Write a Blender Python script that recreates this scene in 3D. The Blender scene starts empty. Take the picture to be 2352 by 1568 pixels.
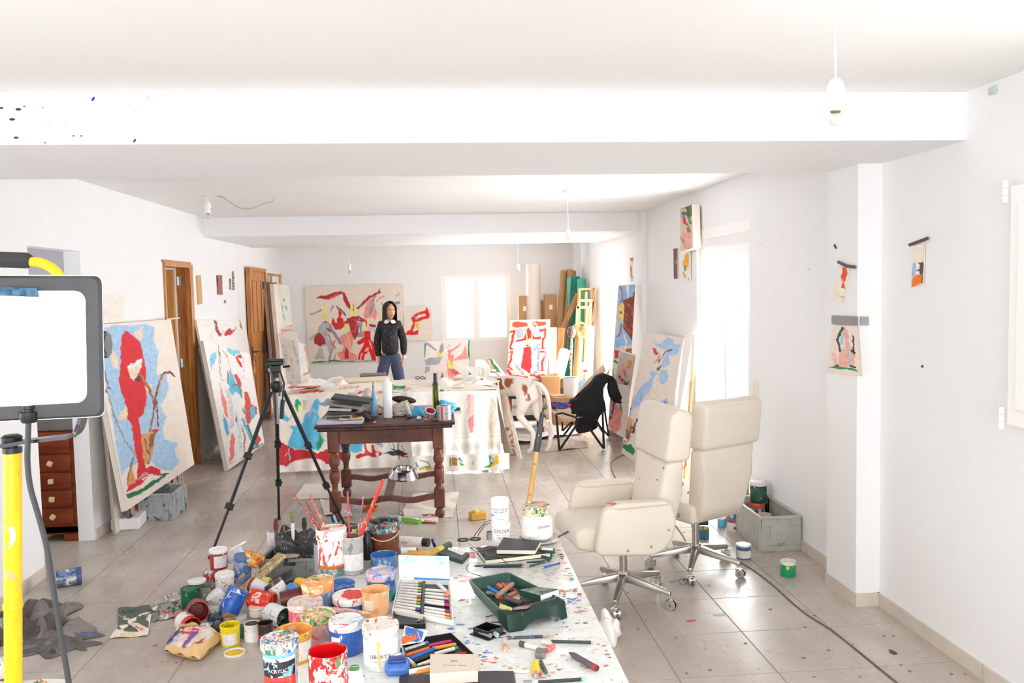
import bpy, bmesh, math, random
import numpy as np
from mathutils import Vector, Matrix, Euler
random.seed(7); rng = np.random.default_rng(7)
S = bpy.context.scene
C = S.collection
pi = math.pi
# ---------------------------------------------------------------- camera, light, exposure
F = 1950.17; YAW, PITCH, ROLL = map(math.radians, (5.0653, 3.6840, -1.1580)); CH = 1.75
right = np.array([math.cos(YAW), -math.sin(YAW), 0]); fwd = np.array([math.sin(YAW), math.cos(YAW), 0]); up = np.array([0, 0, 1.])
f2 = fwd*math.cos(PITCH) - up*math.sin(PITCH); u2 = up*math.cos(PITCH) + fwd*math.sin(PITCH)
RM = np.array([right*math.cos(ROLL) + u2*math.sin(ROLL), u2*math.cos(ROLL) - right*math.sin(ROLL), -f2])
cam = bpy.data.cameras.new('camera'); co = bpy.data.objects.new('camera', cam); C.objects.link(co)
m = Matrix([list(RM[:, i]) for i in range(3)]).to_4x4()
m.translation = (0, 0, CH); co.matrix_world = m
cam.sensor_width = 36; cam.lens = F/2352*36; cam.clip_start = .05
S.camera = co
S.view_settings.view_transform = 'Standard'; S.view_settings.look = 'None'; S.view_settings.gamma = 1
S.view_settings.use_curve_mapping = False; S.view_settings.exposure = 1.03
S.cycles.max_bounces = 12; S.cycles.diffuse_bounces = 6; S.cycles.glossy_bounces = 4; S.cycles.transmission_bounces = 6
S.cycles.use_denoising = True; S.cycles.sample_clamp_indirect = 6; S.cycles.caustics_reflective = False; S.cycles.caustics_refractive = False
w = bpy.data.worlds.new('sky'); S.world = w; w.use_nodes = True
w.node_tree.nodes['Background'].inputs[0].default_value = (.93, .96, 1, 1); w.node_tree.nodes['Background'].inputs[1].default_value = 1.6
def area(name, loc, rot, sx, sy, power, col=(1, 1, 1)):
 l = bpy.data.lights.new(name, 'AREA'); l.shape = 'RECTANGLE'; l.size = sx; l.size_y = sy; l.energy = power; l.color = col
 o = bpy.data.objects.new(name, l); C.objects.link(o); o.location = loc; o.rotation_euler = rot; return o
# daylight just outside each window opening; last two are added fill in side rooms
area('daylight_rear_window', (0.0, -2.75, 1.45), (pi/2, 0, 0), 4.2, 1.9, 62, (.97, .99, 1))
area('daylight_balcony_door', (2.62, 6.8, 1.05), (0, pi/2, 0), 2.0, 1.25, 54, (.96, .985, 1))
area('daylight_far_door', (2.62, 11.1, 1.05), (0, pi/2, 0), 1.9, 1.5, 54, (.96, .985, 1))
area('daylight_back_window', (0.5, 14.3, 1.45), (-pi/2, 0, 0), 1.1, 1.0, 40, (.96, .985, 1))
area('daylight_side_window', (2.62, 2.3, 1.4), (0, pi/2, 0), 1.3, 1.2, 12, (1, .99, .98))
area('daylight_left_window', (-2.75, 1.2, 1.5), (0, -pi/2, 0), 1.6, 2.2, 16, (.97, .99, 1))
area('fill_store_room', (-3.8, 6.0, 1.6), (0, -pi/2, 0), 1.2, 1.0, 9, (.95, .97, 1))  # fill lamp added inside the store room to brighten it, no window there
area('fill_side_room', (-3.8, 9.2, 1.6), (0, -pi/2, 0), 1.2, 1.2, 12, (.95, .97, 1))  # also an added lamp, lifts the grey walls behind the timber doorway
# ---------------------------------------------------------------- sight lines
def ray(px, py):
 return RM.T @ np.array([(px-1176)/F, -(py-784)/F, -1.])
def fl(px, py, z=0.):
 d = ray(px, py); t = (z-CH)/d[2]; return Vector((d[0]*t, d[1]*t, z))
def aty(px, py, Y):
 d = ray(px, py); t = Y/d[1]; return Vector((d[0]*t, Y, CH+d[2]*t))
def atx(px, py, X):
 d = ray(px, py); t = X/d[0]; return Vector((X, d[1]*t, CH+d[2]*t))
def pr(P):
 P = np.asarray(P, float).reshape(-1, 3) - np.array([0, 0, CH]); c = P @ RM.T
 return 1176+F*c[:, 0]/-c[:, 2], 784-F*c[:, 1]/-c[:, 2]
def onplane(px, py, p0, n):
 d = Vector(ray(px, py)); o = Vector((0, 0, CH)); t = (Vector(p0)-o).dot(n)/d.dot(n); return o+d*t
# ---------------------------------------------------------------- materials
def srgb(c):
 if isinstance(c, str): c = [int(c[i:i+2], 16)/255 for i in (0, 2, 4)]
 return tuple((x/12.92 if x <= .04045 else ((x+.055)/1.055)**2.4) for x in c)
MATS = {}
def nt(name):
 m = bpy.data.materials.new(name); m.use_nodes = True; t = m.node_tree
 return m, t, t.nodes['Principled BSDF']
def nd(t, typ, **k):
 n = t.nodes.new(typ)
 for a, b in k.items():
  if a.startswith('i_'):
   key = a[2:]; n.inputs[int(key) if key.isdigit() else key].default_value = b
  else: setattr(n, a, b)
 return n
def M(name, col, r=.5, met=0, var=0, sc=6, bump=0, bsc=60, trans=0, em=0, col2=None, stretch=(1, 1, 1), ior=1.45, alpha=1, coat=0, sheen=0):
 if name in MATS: return MATS[name]
 m, t, b = nt(name); c = srgb(col); b.inputs['Base Color'].default_value = (*c, 1); b.inputs['Roughness'].default_value = r
 b.inputs['Metallic'].default_value = met; b.inputs['Transmission Weight'].default_value = trans; b.inputs['IOR'].default_value = ior
 b.inputs['Coat Weight'].default_value = coat; b.inputs['Sheen Weight'].default_value = sheen; b.inputs['Alpha'].default_value = alpha
 if em: b.inputs['Emission Color'].default_value = (*c, 1); b.inputs['Emission Strength'].default_value = em
 if var or bump:
  tc = nd(t, 'ShaderNodeTexCoord'); mp = nd(t, 'ShaderNodeMapping', i_Scale=stretch); t.links.new(tc.outputs['Object'], mp.inputs[0])
 if var:
  n = nd(t, 'ShaderNodeTexNoise', i_Scale=sc, i_Detail=5., i_Roughness=.6); t.links.new(mp.outputs[0], n.inputs['Vector'])
  cr = nd(t, 'ShaderNodeValToRGB'); c2 = srgb(col2) if col2 else tuple(x*(1-var) for x in c)
  cr.color_ramp.elements[0].position = .38; cr.color_ramp.elements[1].position = .62
  cr.color_ramp.elements[0].color = (*c2, 1); cr.color_ramp.elements[1].color = (*c, 1)
  t.links.new(n.outputs['Fac'], cr.inputs[0]); t.links.new(cr.outputs[0], b.inputs['Base Color'])
 if bump:
  n = nd(t, 'ShaderNodeTexNoise', i_Scale=bsc, i_Detail=3.); t.links.new(mp.outputs[0], n.inputs['Vector'])
  bp = nd(t, 'ShaderNodeBump', i_Strength=bump, i_Distance=.01); t.links.new(n.outputs['Fac'], bp.inputs['Height']); t.links.new(bp.outputs[0], b.inputs['Normal'])
 MATS[name] = m; return m
def SP(name, base, cols, amt=.45, sc=14, r=.4, stretch=(1, 1, .6), seed=None, size=.02):
 """paint-splattered surface: base colour with blots of several paints"""
 if name in MATS: return MATS[name]
 m, t, b = nt(name); b.inputs['Roughness'].default_value = r
 rr = random.Random(seed if seed is not None else name)
 tc = nd(t, 'ShaderNodeTexCoord'); prev = None
 base = (*srgb(base), 1)
 for i, c in enumerate(cols):
  mp = nd(t, 'ShaderNodeMapping', i_Scale=stretch, i_Location=(rr.uniform(-9, 9), rr.uniform(-9, 9), rr.uniform(-9, 9))); t.links.new(tc.outputs['Object'], mp.inputs[0])
  n = nd(t, 'ShaderNodeTexNoise', i_Scale=sc*(1+.35*i), i_Detail=5., i_Roughness=.62, i_Distortion=1.1); t.links.new(mp.outputs[0], n.inputs['Vector'])
  th = .70-.30*amt + .015*i
  mr = nd(t, 'ShaderNodeMapRange'); mr.inputs['From Min'].default_value = th; mr.inputs['From Max'].default_value = th+size+.015
  t.links.new(n.outputs['Fac'], mr.inputs['Value'])
  mx = nd(t, 'ShaderNodeMix', data_type='RGBA'); t.links.new(mr.outputs[0], mx.inputs['Factor'])
  if prev: t.links.new(prev, mx.inputs['A'])
  else: mx.inputs['A'].default_value = base
  mx.inputs['B'].default_value = (*srgb(c), 1); prev = mx.outputs['Result']
 n = nd(t, 'ShaderNodeTexNoise', i_Scale=sc*1.7, i_Detail=6., i_Roughness=.7); t.links.new(mp.outputs[0], n.inputs['Vector']); mr = nd(t, 'ShaderNodeMapRange'); mr.inputs['From Min'].default_value = .3; mr.inputs['From Max'].default_value = .7; mr.inputs['To Min'].default_value = .78; mr.inputs['To Max'].default_value = 1.06; t.links.new(n.outputs['Fac'], mr.inputs['Value'])
 vs = nd(t, 'ShaderNodeVectorMath', operation='SCALE'); t.links.new(prev, vs.inputs[0]); t.links.new(mr.outputs[0], vs.inputs['Scale']); t.links.new(vs.outputs[0], b.inputs['Base Color'])
 bp = nd(t, 'ShaderNodeBump', i_Strength=.25, i_Distance=.003); t.links.new(n.outputs['Fac'], bp.inputs['Height']); t.links.new(bp.outputs[0], b.inputs['Normal']); MATS[name] = m; return m
def VC(name='painted_canvas', r=.75, bump=.15):
 if name in MATS: return MATS[name]
 m, t, b = nt(name); a = nd(t, 'ShaderNodeAttribute', attribute_name='Col'); b.inputs['Roughness'].default_value = r
 tc = nd(t, 'ShaderNodeTexCoord'); n = nd(t, 'ShaderNodeTexNoise', i_Scale=25., i_Detail=4.); t.links.new(tc.outputs['Object'], n.inputs['Vector'])
 mr = nd(t, 'ShaderNodeMapRange'); mr.inputs['To Min'].default_value = .9; mr.inputs['To Max'].default_value = 1.08; t.links.new(n.outputs['Fac'], mr.inputs['Value'])
 mx = nd(t, 'ShaderNodeVectorMath', operation='SCALE'); t.links.new(a.outputs['Color'], mx.inputs[0]); t.links.new(mr.outputs[0], mx.inputs['Scale'])
 t.links.new(mx.outputs[0], b.inputs['Base Color'])
 n2 = nd(t, 'ShaderNodeTexNoise', i_Scale=220.); t.links.new(tc.outputs['Object'], n2.inputs['Vector'])
 bp = nd(t, 'ShaderNodeBump', i_Strength=bump, i_Distance=.005); t.links.new(n2.outputs['Fac'], bp.inputs['Height']); t.links.new(bp.outputs[0], b.inputs['Normal'])
 MATS[name] = m; return m
# ---------------------------------------------------------------- mesh building
def xf(loc=(0, 0, 0), rot=(0, 0, 0), sc=(1, 1, 1)):
 return Matrix.LocRotScale(Vector(loc), Euler(rot), Vector(sc))
class B:
 def __init__(s): s.bm = bmesh.new()
 def _bev(s, g, b, seg):
  if b > 0:
   es = list({e for v in g for e in v.link_edges})
   bmesh.ops.bevel(s.bm, geom=es, offset=b, segments=seg, profile=.5, affect='EDGES')
 def box(s, c, d, rot=(0, 0, 0), bev=0, seg=1, M4=None):
  g = bmesh.ops.create_cube(s.bm, size=1)['verts']; nf = len(s.bm.verts)
  for v in g: v.co = Vector((v.co.x*d[0], v.co.y*d[1], v.co.z*d[2]))
  mt = xf(c, rot)
  if M4: mt = M4 @ mt
  for v in g: v.co = mt @ v.co
  s._bev(g, bev, seg); return s
 def hexa(s, P, bev=0, seg=1):
  """8 corner points: bottom 4 (ccw) then top 4"""
  v = [s.bm.verts.new(p) for p in P]
  for f in ((3, 2, 1, 0), (4, 5, 6, 7), (0, 1, 5, 4), (1, 2, 6, 5), (2, 3, 7, 6), (3, 0, 4, 7)): s.bm.faces.new([v[i] for i in f])
  s._bev(v, bev, seg); return s
 def lathe(s, prof, n=24, M4=None, a0=0, a1=2*pi, closed=False):
  full = abs(a1-a0-2*pi) < 1e-6; k = n if full else n+1; rings = []
  for r, z in prof:
   if r < 1e-6: p = Vector((0, 0, z)); rings.append([s.bm.verts.new(M4 @ p if M4 else p)]); continue
   ring = []
   for i in range(k):
    a = a0+(a1-a0)*i/n; p = Vector((r*math.cos(a), r*math.sin(a), z)); ring.append(s.bm.verts.new(M4 @ p if M4 else p))
   rings.append(ring)
  for A, Bq in zip(rings, rings[1:]):
   for i in range(n):
    j = (i+1) % k if full else i+1
    if len(A) == 1 and len(Bq) == 1: continue
    if len(A) == 1: f = (A[0], Bq[j], Bq[i])[::-1]
    elif len(Bq) == 1: f = (A[i], A[j], Bq[0])
    else: f = (A[i], A[j], Bq[j], Bq[i])
    try: s.bm.faces.new(f)
    except ValueError: pass
  return s
 def cyl(s, p0, p1, r0, r1=None, n=12, cap=True):
  r1 = r0 if r1 is None else r1; p0, p1 = Vector(p0), Vector(p1); d = p1-p0; L = d.length
  if L < 1e-6: return s
  M4 = Matrix.Translation(p0) @ d.to_track_quat('Z', 'Y').to_matrix().to_4x4()
  pf = [(r0, 0), (r1, L)]
  if cap: pf = [(0, 0)]+pf+[(0, L)]
  return s.lathe(pf, n, M4)
 def tube(s, pts, r, n=8, cap=True):
  pts = [Vector(p) for p in pts]; m_ = len(pts); rs = r if isinstance(r, (list, tuple)) else [r]*m_
  rings = []; prevx = None
  for i, p in enumerate(pts):
   t = (pts[min(i+1, m_-1)]-pts[max(i-1, 0)]).normalized()
   if prevx is None: x = t.orthogonal().normalized()
   else:
    x = prevx-t*prevx.dot(t); x = x.normalized() if x.length > 1e-5 else t.orthogonal().normalized()
   prevx = x; y = t.cross(x)
   rings.append([s.bm.verts.new(p+(x*math.cos(2*pi*k/n)+y*math.sin(2*pi*k/n))*rs[i]) for k in range(n)])
  for A, Bq in zip(rings, rings[1:]):
   for k in range(n): s.bm.faces.new((A[k], A[(k+1) % n], Bq[(k+1) % n], Bq[k]))
  if cap: s.bm.faces.new(rings[0][::-1]); s.bm.faces.new(rings[-1])
  return s
 def ball(s, c, r, sc=(1, 1, 1), n=10, rot=(0, 0, 0)):
  g = bmesh.ops.create_uvsphere(s.bm, u_segments=n*2, v_segments=n, radius=r)['verts']; mt = xf(c, rot, sc)
  for v in g: v.co = mt @ v.co
  return s
 def prism(s, pts, d, bev=0, seg=1):
  """planar polygon pts (3-D) extruded by vector d"""
  d = Vector(d); a = [s.bm.verts.new(p) for p in pts]; b = [s.bm.verts.new(Vector(p)+d) for p in pts]; n = len(pts)
  s.bm.faces.new(a[::-1]); s.bm.faces.new(b)
  for i in range(n): s.bm.faces.new((a[i], a[(i+1) % n], b[(i+1) % n], b[i]))
  s._bev(a+b, bev, seg); return s
 def grid(s, fn, nu, nv, thick=0):
  """surface fn(u,v)->point; thick: offset for a back side"""
  P = [[Vector(fn(i/nu, j/nv)) for i in range(nu+1)] for j in range(nv+1)]
  V = [[s.bm.verts.new(p) for p in r_] for r_ in P]
  for j in range(nv):
   for i in range(nu): s.bm.faces.new((V[j][i], V[j][i+1], V[j+1][i+1], V[j+1][i]))
  if thick:
   s.bm.normal_update()
   W = [[s.bm.verts.new(P[j][i]-V[j][i].normal*thick) for i in range(nu+1)] for j in range(nv+1)]
   for j in range(nv):
    for i in range(nu): s.bm.faces.new((W[j][i], W[j+1][i], W[j+1][i+1], W[j][i+1]))
   for i in range(nu):
    s.bm.faces.new((V[0][i], W[0][i], W[0][i+1], V[0][i+1])); s.bm.faces.new((V[nv][i+1], W[nv][i+1], W[nv][i], V[nv][i]))
   for j in range(nv):
    s.bm.faces.new((V[j+1][0], W[j+1][0], W[j][0], V[j][0])); s.bm.faces.new((V[j][nu], W[j][nu], W[j+1][nu], V[j+1][nu]))
  return s
 def text(s, body, size, M4, ext=.0004, wrap=None, font_sx=1):
  cu = bpy.data.curves.new('t', 'FONT'); cu.body = body; cu.size = size; cu.extrude = ext; cu.align_x = 'CENTER'; cu.align_y = 'CENTER'; cu.resolution_u = 2
  o = bpy.data.objects.new('t', cu); C.objects.link(o); dg = bpy.context.evaluated_depsgraph_get(); me = bpy.data.meshes.new_from_object(o.evaluated_get(dg))
  bpy.data.objects.remove(o); bpy.data.curves.remove(cu)
  n0 = len(s.bm.verts); s.bm.from_mesh(me); bpy.data.meshes.remove(me); s.bm.verts.ensure_lookup_table()
  for v in list(s.bm.verts)[n0:]:
   x, y, z = v.co.x*font_sx, v.co.y, v.co.z
   if wrap:  # around a cylinder of radius wrap facing -Y
    a = x/wrap; p = Vector(((wrap+z)*math.sin(a), -(wrap+z)*math.cos(a), y))
   else: p = Vector((x, y, z))
   v.co = M4 @ p
  return s
 def mod(s, fn):
  for v in s.bm.verts: v.co = fn(v.co)
  return s
 def done(s, name, mat, parent=None, smooth=True, ang=35, sub=0, kind=None, label=None, loc=None):
  bmesh.ops.recalc_face_normals(s.bm, faces=s.bm.faces)
  me = bpy.data.meshes.new(name); s.bm.to_mesh(me); s.bm.free()
  if mat: me.materials.append(mat)
  if smooth:
   for p in me.polygons: p.use_smooth = True
   try: me.set_sharp_from_angle(angle=math.radians(ang))
   except Exception: pass
  o = bpy.data.objects.new(name, me); C.objects.link(o)
  if parent: o.parent = parent
  if loc is not None: o.location = loc
  if sub:
   md = o.modifiers.new('sub', 'SUBSURF'); md.levels = sub; md.render_levels = sub
  if kind: o['kind'] = kind
  if label: o['label'] = label
  return o
def thing(name, label, cat, loc=(0, 0, 0), rz=0, group=None, rot=None):
 o = bpy.data.objects.new(name, None); C.objects.link(o); o.empty_display_size = .05
 o.location = loc; o.rotation_euler = rot if rot else (0, 0, rz); o['label'] = label; o['category'] = cat
 if group: o['group'] = group
 return o
def tag(o, label, cat, group=None, kind=None):
 o['label'] = label; o['category'] = cat
 if group: o['group'] = group
 if kind: o['kind'] = kind
 return o
def st(o): o['kind'] = 'structure'; return o
def dup(o, parent=None, first=True):
 c = o.copy(); C.objects.link(c); c.parent = parent
 for ch in o.children: dup(ch, c, False)
 return c
# ---------------------------------------------------------------- painted surfaces (colour per vertex, strokes given as outlines)
_perm = rng.random((64, 64, 3))
def vnoise(x, y, k=0):
 xi = np.floor(x).astype(int); yi = np.floor(y).astype(int); fx = x-xi; fy = y-yi; fx = fx*fx*(3-2*fx); fy = fy*fy*(3-2*fy)
 g = lambda a, b: _perm[a % 64, b % 64, k]
 return (g(xi, yi)*(1-fx)+g(xi+1, yi)*fx)*(1-fy)+(g(xi, yi+1)*(1-fx)+g(xi+1, yi+1)*fx)*fy
def inpoly(x, y, P):
 r_ = np.zeros(x.shape, bool); n = len(P); j = n-1
 for i in range(n):
  xi, yi = P[i]; xj, yj = P[j]
  c = ((yi > y) != (yj > y)) & (x < (xj-xi)*(y-yi)/((yj-yi) or 1e-9)+xi); r_ ^= c; j = i
 return r_
def inline(x, y, P, w):
 r_ = np.zeros(x.shape, bool)
 for (ax, ay), (bx, by) in zip(P, P[1:]):
  L = (bx-ax)**2+(by-ay)**2 or 1e-9; t = np.clip(((x-ax)*(bx-ax)+(y-ay)*(by-ay))/L, 0, 1)
  r_ |= (x-ax-t*(bx-ax))**2+(y-ay-t*(by-ay))**2 < (w/2)**2
 return r_
def pts(s):
 a = [float(v) for v in s.replace(',', ' ').split()]; return list(zip(a[::2], a[1::2]))
def colourise(x, y, base, strokes, warp=2.0, wl=7.0, tint=.04):
 """strokes: (colour, 'x,y x,y ...'[, width]) in the frame of x, y"""
 wx = x+(vnoise(x/wl, y/wl, 0)-.5)*2*warp+(vnoise(x/2.3, y/2.3, 1)-.5)*warp; wy = y+(vnoise(x/wl, y/wl, 1)-.5)*2*warp+(vnoise(x/2.3, y/2.3, 2)-.5)*warp
 col = np.tile(np.array(srgb(base)), (len(x), 1))*(1-tint+2*tint*vnoise(x/11, y/11, 2))[:, None]
 for s_ in strokes:
  c = srgb(s_[0]); P = pts(s_[1]) if isinstance(s_[1], str) else s_[1]
  mk = inpoly(wx, wy, P) if len(s_) < 3 else inline(wx, wy, P, s_[2])
  dens = s_[3] if len(s_) > 3 else 1
  if dens < 1: mk &= vnoise(x/4+3, y/4+7, 1) < dens
  k = (.86+.28*vnoise(x/3.1+5, y/5.3, 0))[mk, None]
  col[mk] = np.minimum(1, np.array(c)*k+.01)
 return col
def setcol(o, col):
 me = o.data; a = me.color_attributes.new('Col', 'FLOAT_COLOR', 'POINT'); buf = np.ones((len(me.vertices), 4), np.float32); buf[:, :3] = col; a.data.foreach_set('color', buf.ravel())
def painting(name, TL, TR, BR, BL, base, strokes, parent=None, step=2.2, warp=1.6, off=.002, bulge=0, frame='px', tint=.03, wave=None, mat=None):
 """painted sheet spanning four world corners; strokes in photograph pixels, projected on the sheet"""
 TL, TR, BR, BL = map(Vector, (TL, TR, BR, BL))
 X, Y = pr([TL, TR, BR, BL]); W_ = max(math.hypot(X[1]-X[0], Y[1]-Y[0]), math.hypot(X[2]-X[3], Y[2]-Y[3])); H_ = max(math.hypot(X[3]-X[0], Y[3]-Y[0]), math.hypot(X[2]-X[1], Y[2]-Y[1]))
 step *= .8; nu = int(max(4, min(230, W_/step))); nv = int(max(4, min(300, H_/step)))
 n = (TR-TL).cross(BL-TL).normalized()
 if n.dot(Vector((0, 0, CH))-TL) < 0: n = -n
 def fn(u, v):
  p = (TL*(1-u)+TR*u)*(1-v)+(BL*(1-u)+BR*u)*v+n*(off+bulge*math.sin(pi*u)*math.sin(pi*v))
  if wave: p = p+n*wave(u, v)
  return p
 b = B(); b.grid(fn, nu, nv); o = b.done(name, mat or VC(), parent, smooth=True)
 me = o.data; P = np.empty(len(me.vertices)*3, np.float32); me.vertices.foreach_get('co', P); P = P.reshape(-1, 3)
 if frame == 'px': x, y = pr(P)
 else:
  idx = np.arange(len(P)); x = (idx % (nu+1))/nu*100.; y = (idx//(nu+1))/nv*100.
 e = .3*(step if frame == 'px' else 1); setcol(o, sum(colourise(x+a*e, y+c*e, base, strokes, warp, tint=tint) for a, c in ((-1, -.4), (.4, -1), (1, .4), (-.4, 1)))/4); return o
def canvas(label, TL, TR, BR, BL, base, strokes, depth=.03, edge=None, name='canvas', cat='canvas', group=None, back=True, **k):
 """stretched canvas: stretcher bars / edge + painted face; corners in world space"""
 TL, TR, BR, BL = map(Vector, (TL, TR, BR, BL)); o0 = (BL+BR)/2
 n = (TR-TL).cross(BL-TL).normalized()
 if n.dot(Vector((0, 0, CH))-TL) < 0: n = -n
 q = pr([BR]); BR = onplane(q[0][0], q[1][0], TL, n); n = (TR-TL).cross(BL-TL).normalized()
 if n.dot(Vector((0, 0, CH))-TL) < 0: n = -n
 o0 = (BL+BR)/2; t = thing(name, label, cat, o0, group=group)
 L = [p-o0 for p in (TL, TR, BR, BL)]
 b = B(); b.hexa([L[3]-n*depth, L[2]-n*depth, L[1]-n*depth, L[0]-n*depth, L[3], L[2], L[1], L[0]]); b.done('stretcher', edge or M('raw_canvas_edge', 'E9DFD0', .85, var=.12, sc=4), t)
 f_ = painting('painted_face', TL, TR, BR, BL, base, strokes, None, **k); f_.data.transform(Matrix.Translation(-o0)); f_.parent = t
 return t
# ================================================================ THE SETTING
XL, XR, YB, YF, ZC, ZB = -2.475, 2.335, 14.0, -2.5, 2.56, 2.35
WHITE = M('white_plaster', 'F3F3F4', .8, var=.02, sc=1.6, bump=.05, bsc=30)
TRIM = M('tile_baseboard', 'D9CFC2', .45, var=.08, sc=5)
def wall_x(name, X, t, y0, y1, holes, mat=WHITE, z1=ZC+.1):
 """wall in the plane x=X, thickness t outwards, holes = [(y0,y1,z0,z1)]"""
 b = B(); ys = sorted({y0, y1} | {h[0] for h in holes} | {h[1] for h in holes})
 for a, c in zip(ys, ys[1:]):
  hs = sorted([h for h in holes if h[0] <= a+1e-6 and h[1] >= c-1e-6], key=lambda h: h[2]); z = 0
  for h in hs:
   if h[2] > z: b.box((X+t/2, (a+c)/2, (z+h[2])/2), (abs(t), c-a, h[2]-z))
   z = h[3]
  if z < z1: b.box((X+t/2, (a+c)/2, (z+z1)/2), (abs(t), c-a, z1-z))
 bmesh.ops.remove_doubles(b.bm, verts=b.bm.verts, dist=1e-5); return st(b.done(name, mat, smooth=False))
def wall_y(name, Y, t, x0, x1, holes, mat=WHITE):
 b = B(); xs = sorted({x0, x1} | {h[0] for h in holes} | {h[1] for h in holes})
 for a, c in zip(xs, xs[1:]):
  z = 0
  for h in [h for h in holes if h[0] <= a+1e-6 and h[1] >= c-1e-6]:
   if h[2] > z: b.box(((a+c)/2, Y+t/2, (z+h[2])/2), (c-a, abs(t), h[2]-z))
   z = h[3]
  if z < ZC+.1: b.box(((a+c)/2, Y+t/2, (z+ZC+.1)/2), (c-a, abs(t), ZC+.1-z))
 return st(b.done(name, mat, smooth=False))
D1 = (5.45, 6.22, 0, 2.06); D2 = (8.03, 8.88, 0, 2.04); D3 = (11.36, 12.42, 0, 2.06)
BD = (6.17, 7.45, 0.02, 2.06); FD = (10.3, 11.95, 0.02, 1.98); SW = (1.75, 3.02, .9, 2.2)
wall_x('wall_left', XL, -.11, YF, YB, [D1, D2, (0.1, 2.3, .9, 2.15)])
wall_x('wall_right', XR, .2, YF, YB, [BD, FD, SW])
wbx0, wbx1 = aty(1012, 640, YB).x, aty(1172, 640, YB).x
wz1, wz0 = aty(1090, 632, YB).z, aty(1090, 782, YB).z
wall_y('wall_back', YB, .2, XL-.11, XR+.2, [(wbx0, wbx1, wz0, wz1)])
wall_y('wall_front', YF, -.15, XL-.11, XR+.2, [(-2.1, 2.1, .5, 2.4)])
st(B().box(((XL+XR)/2, (YF+YB)/2, ZC+.05), (XR-XL+.4, YB-YF+.4, .1)).done('ceiling', M('ceiling_plaster', 'F2F1F0', .85, var=.03, sc=1.1), smooth=False))
def beam(y0, y1):
 return st(B().box(((XL+XR)/2, (y0+y1)/2, (ZB+ZC)/2+.001), (XR-XL+.01, y1-y0, ZC-ZB), bev=.006, seg=2).done('ceiling_beam', WHITE, smooth=False))
bm1 = beam(3.575, 4.62); bm2 = beam(9.45, 11.9)
# paint flecks flicked on the front beam
b = B()
for (px, py, s_) in ((3, 248, 5), (42, 251, 7), (28, 274, 7), (37, 316, 6), (169, 312, 3), (187, 312, 3), (56, 244, 3), (103, 328, 3)):
 p = aty(px, py, 3.574); b.ball(p, s_*.0011, (1.5, .25, .7), 5)
b.done('paint_fleck', M('dark_green_paint', '1E3B2A', .5), bm1, label='dark green flecks')
b = B()
for (px, py, s_) in ((214, 227, 7), (309, 323, 6)): b.ball(aty(px, py, 3.574), s_*.0011, (.7, .25, 1.3), 5, rot=(0, .6, 0))
b.done('paint_fleck', M('fleck_blue', '2B3E9B', .5), bm1, label='blue flecks')
b = B()
for (px, py, s_) in ((98, 247, 5), (338, 224, 5), (312, 255, 3), (150, 287, 3), (111, 287, 3)): b.ball(aty(px, py, 3.574), s_*.001, (1.6, .25, .6), 5)
b.done('paint_fleck', M('fleck_yellow', 'F3C348', .5), bm1, label='yellow flecks')
# pillars
st(B().box(((2.21+XR)/2, 4.455, ZC/2), (XR-2.21+.01, .35, ZC), bev=.004).done('trim_1', WHITE, smooth=False))
px2 = aty(1475, 600, 9.3).x
st(B().box(((px2+XR)/2, 9.5, ZC/2), (XR-px2+.01, .4, ZC), bev=.004).done('trim_2', WHITE, smooth=False))
st(B().box((XL-.02, 11.05, ZC/2), (.06, .2, ZC), bev=.004).done('trim_3', WHITE, smooth=False))
cx0 = aty(1322, 600, 13.6).x
st(B().box(((cx0+XR)/2, 13.8, ZC/2), (XR-cx0+.01, .4, ZC), bev=.004).done('trim_4', WHITE, smooth=False))
# baseboards of tile pieces
def baseboard(name, pieces):
 b = B()
 for a, c, d in pieces: # a,c: end points, d: outward normal
  a, c, d = Vector(a), Vector(c), Vector(d); L = (c-a).length; k = max(1, round(L/.455));
  for i in range(k):
   p = a.lerp(c, i/k); q = a.lerp(c, (i+1)/k); e = (q-p).normalized()*.0018
   v = [p+e, q-e, q-e+d*.012, p+e+d*.012]; b.hexa([Vector((u.x, u.y, 0)) for u in v]+[Vector((u.x, u.y, .072)) for u in v])
 o = b.done(name, TRIM, smooth=False); return st(o)
baseboard('baseboard_right', [((XR, .3, 0), (XR, 4.28, 0), (-1, 0, 0)), ((XR, 4.28, 0), (2.198, 4.28, 0), (0, -1, 0)), ((2.21, 4.28, 0), (2.21, 4.63, 0), (-1, 0, 0)), ((XR, 4.63, 0), (XR, 6.15, 0), (-1, 0, 0)), ((XR, 7.47, 0), (XR, 9.3, 0), (-1, 0, 0))])
baseboard('baseboard_left', [((XL, 1, 0), (XL, 5.43, 0), (1, 0, 0)), ((XL, 6.24, 0), (XL, 8.0, 0), (1, 0, 0)), ((XL, 8.95, 0), (XL, 10.85, 0), (1, 0, 0))])
baseboard('baseboard_back', [((XL, YB, 0), (XR, YB, 0), (0, -1, 0))])
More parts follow.
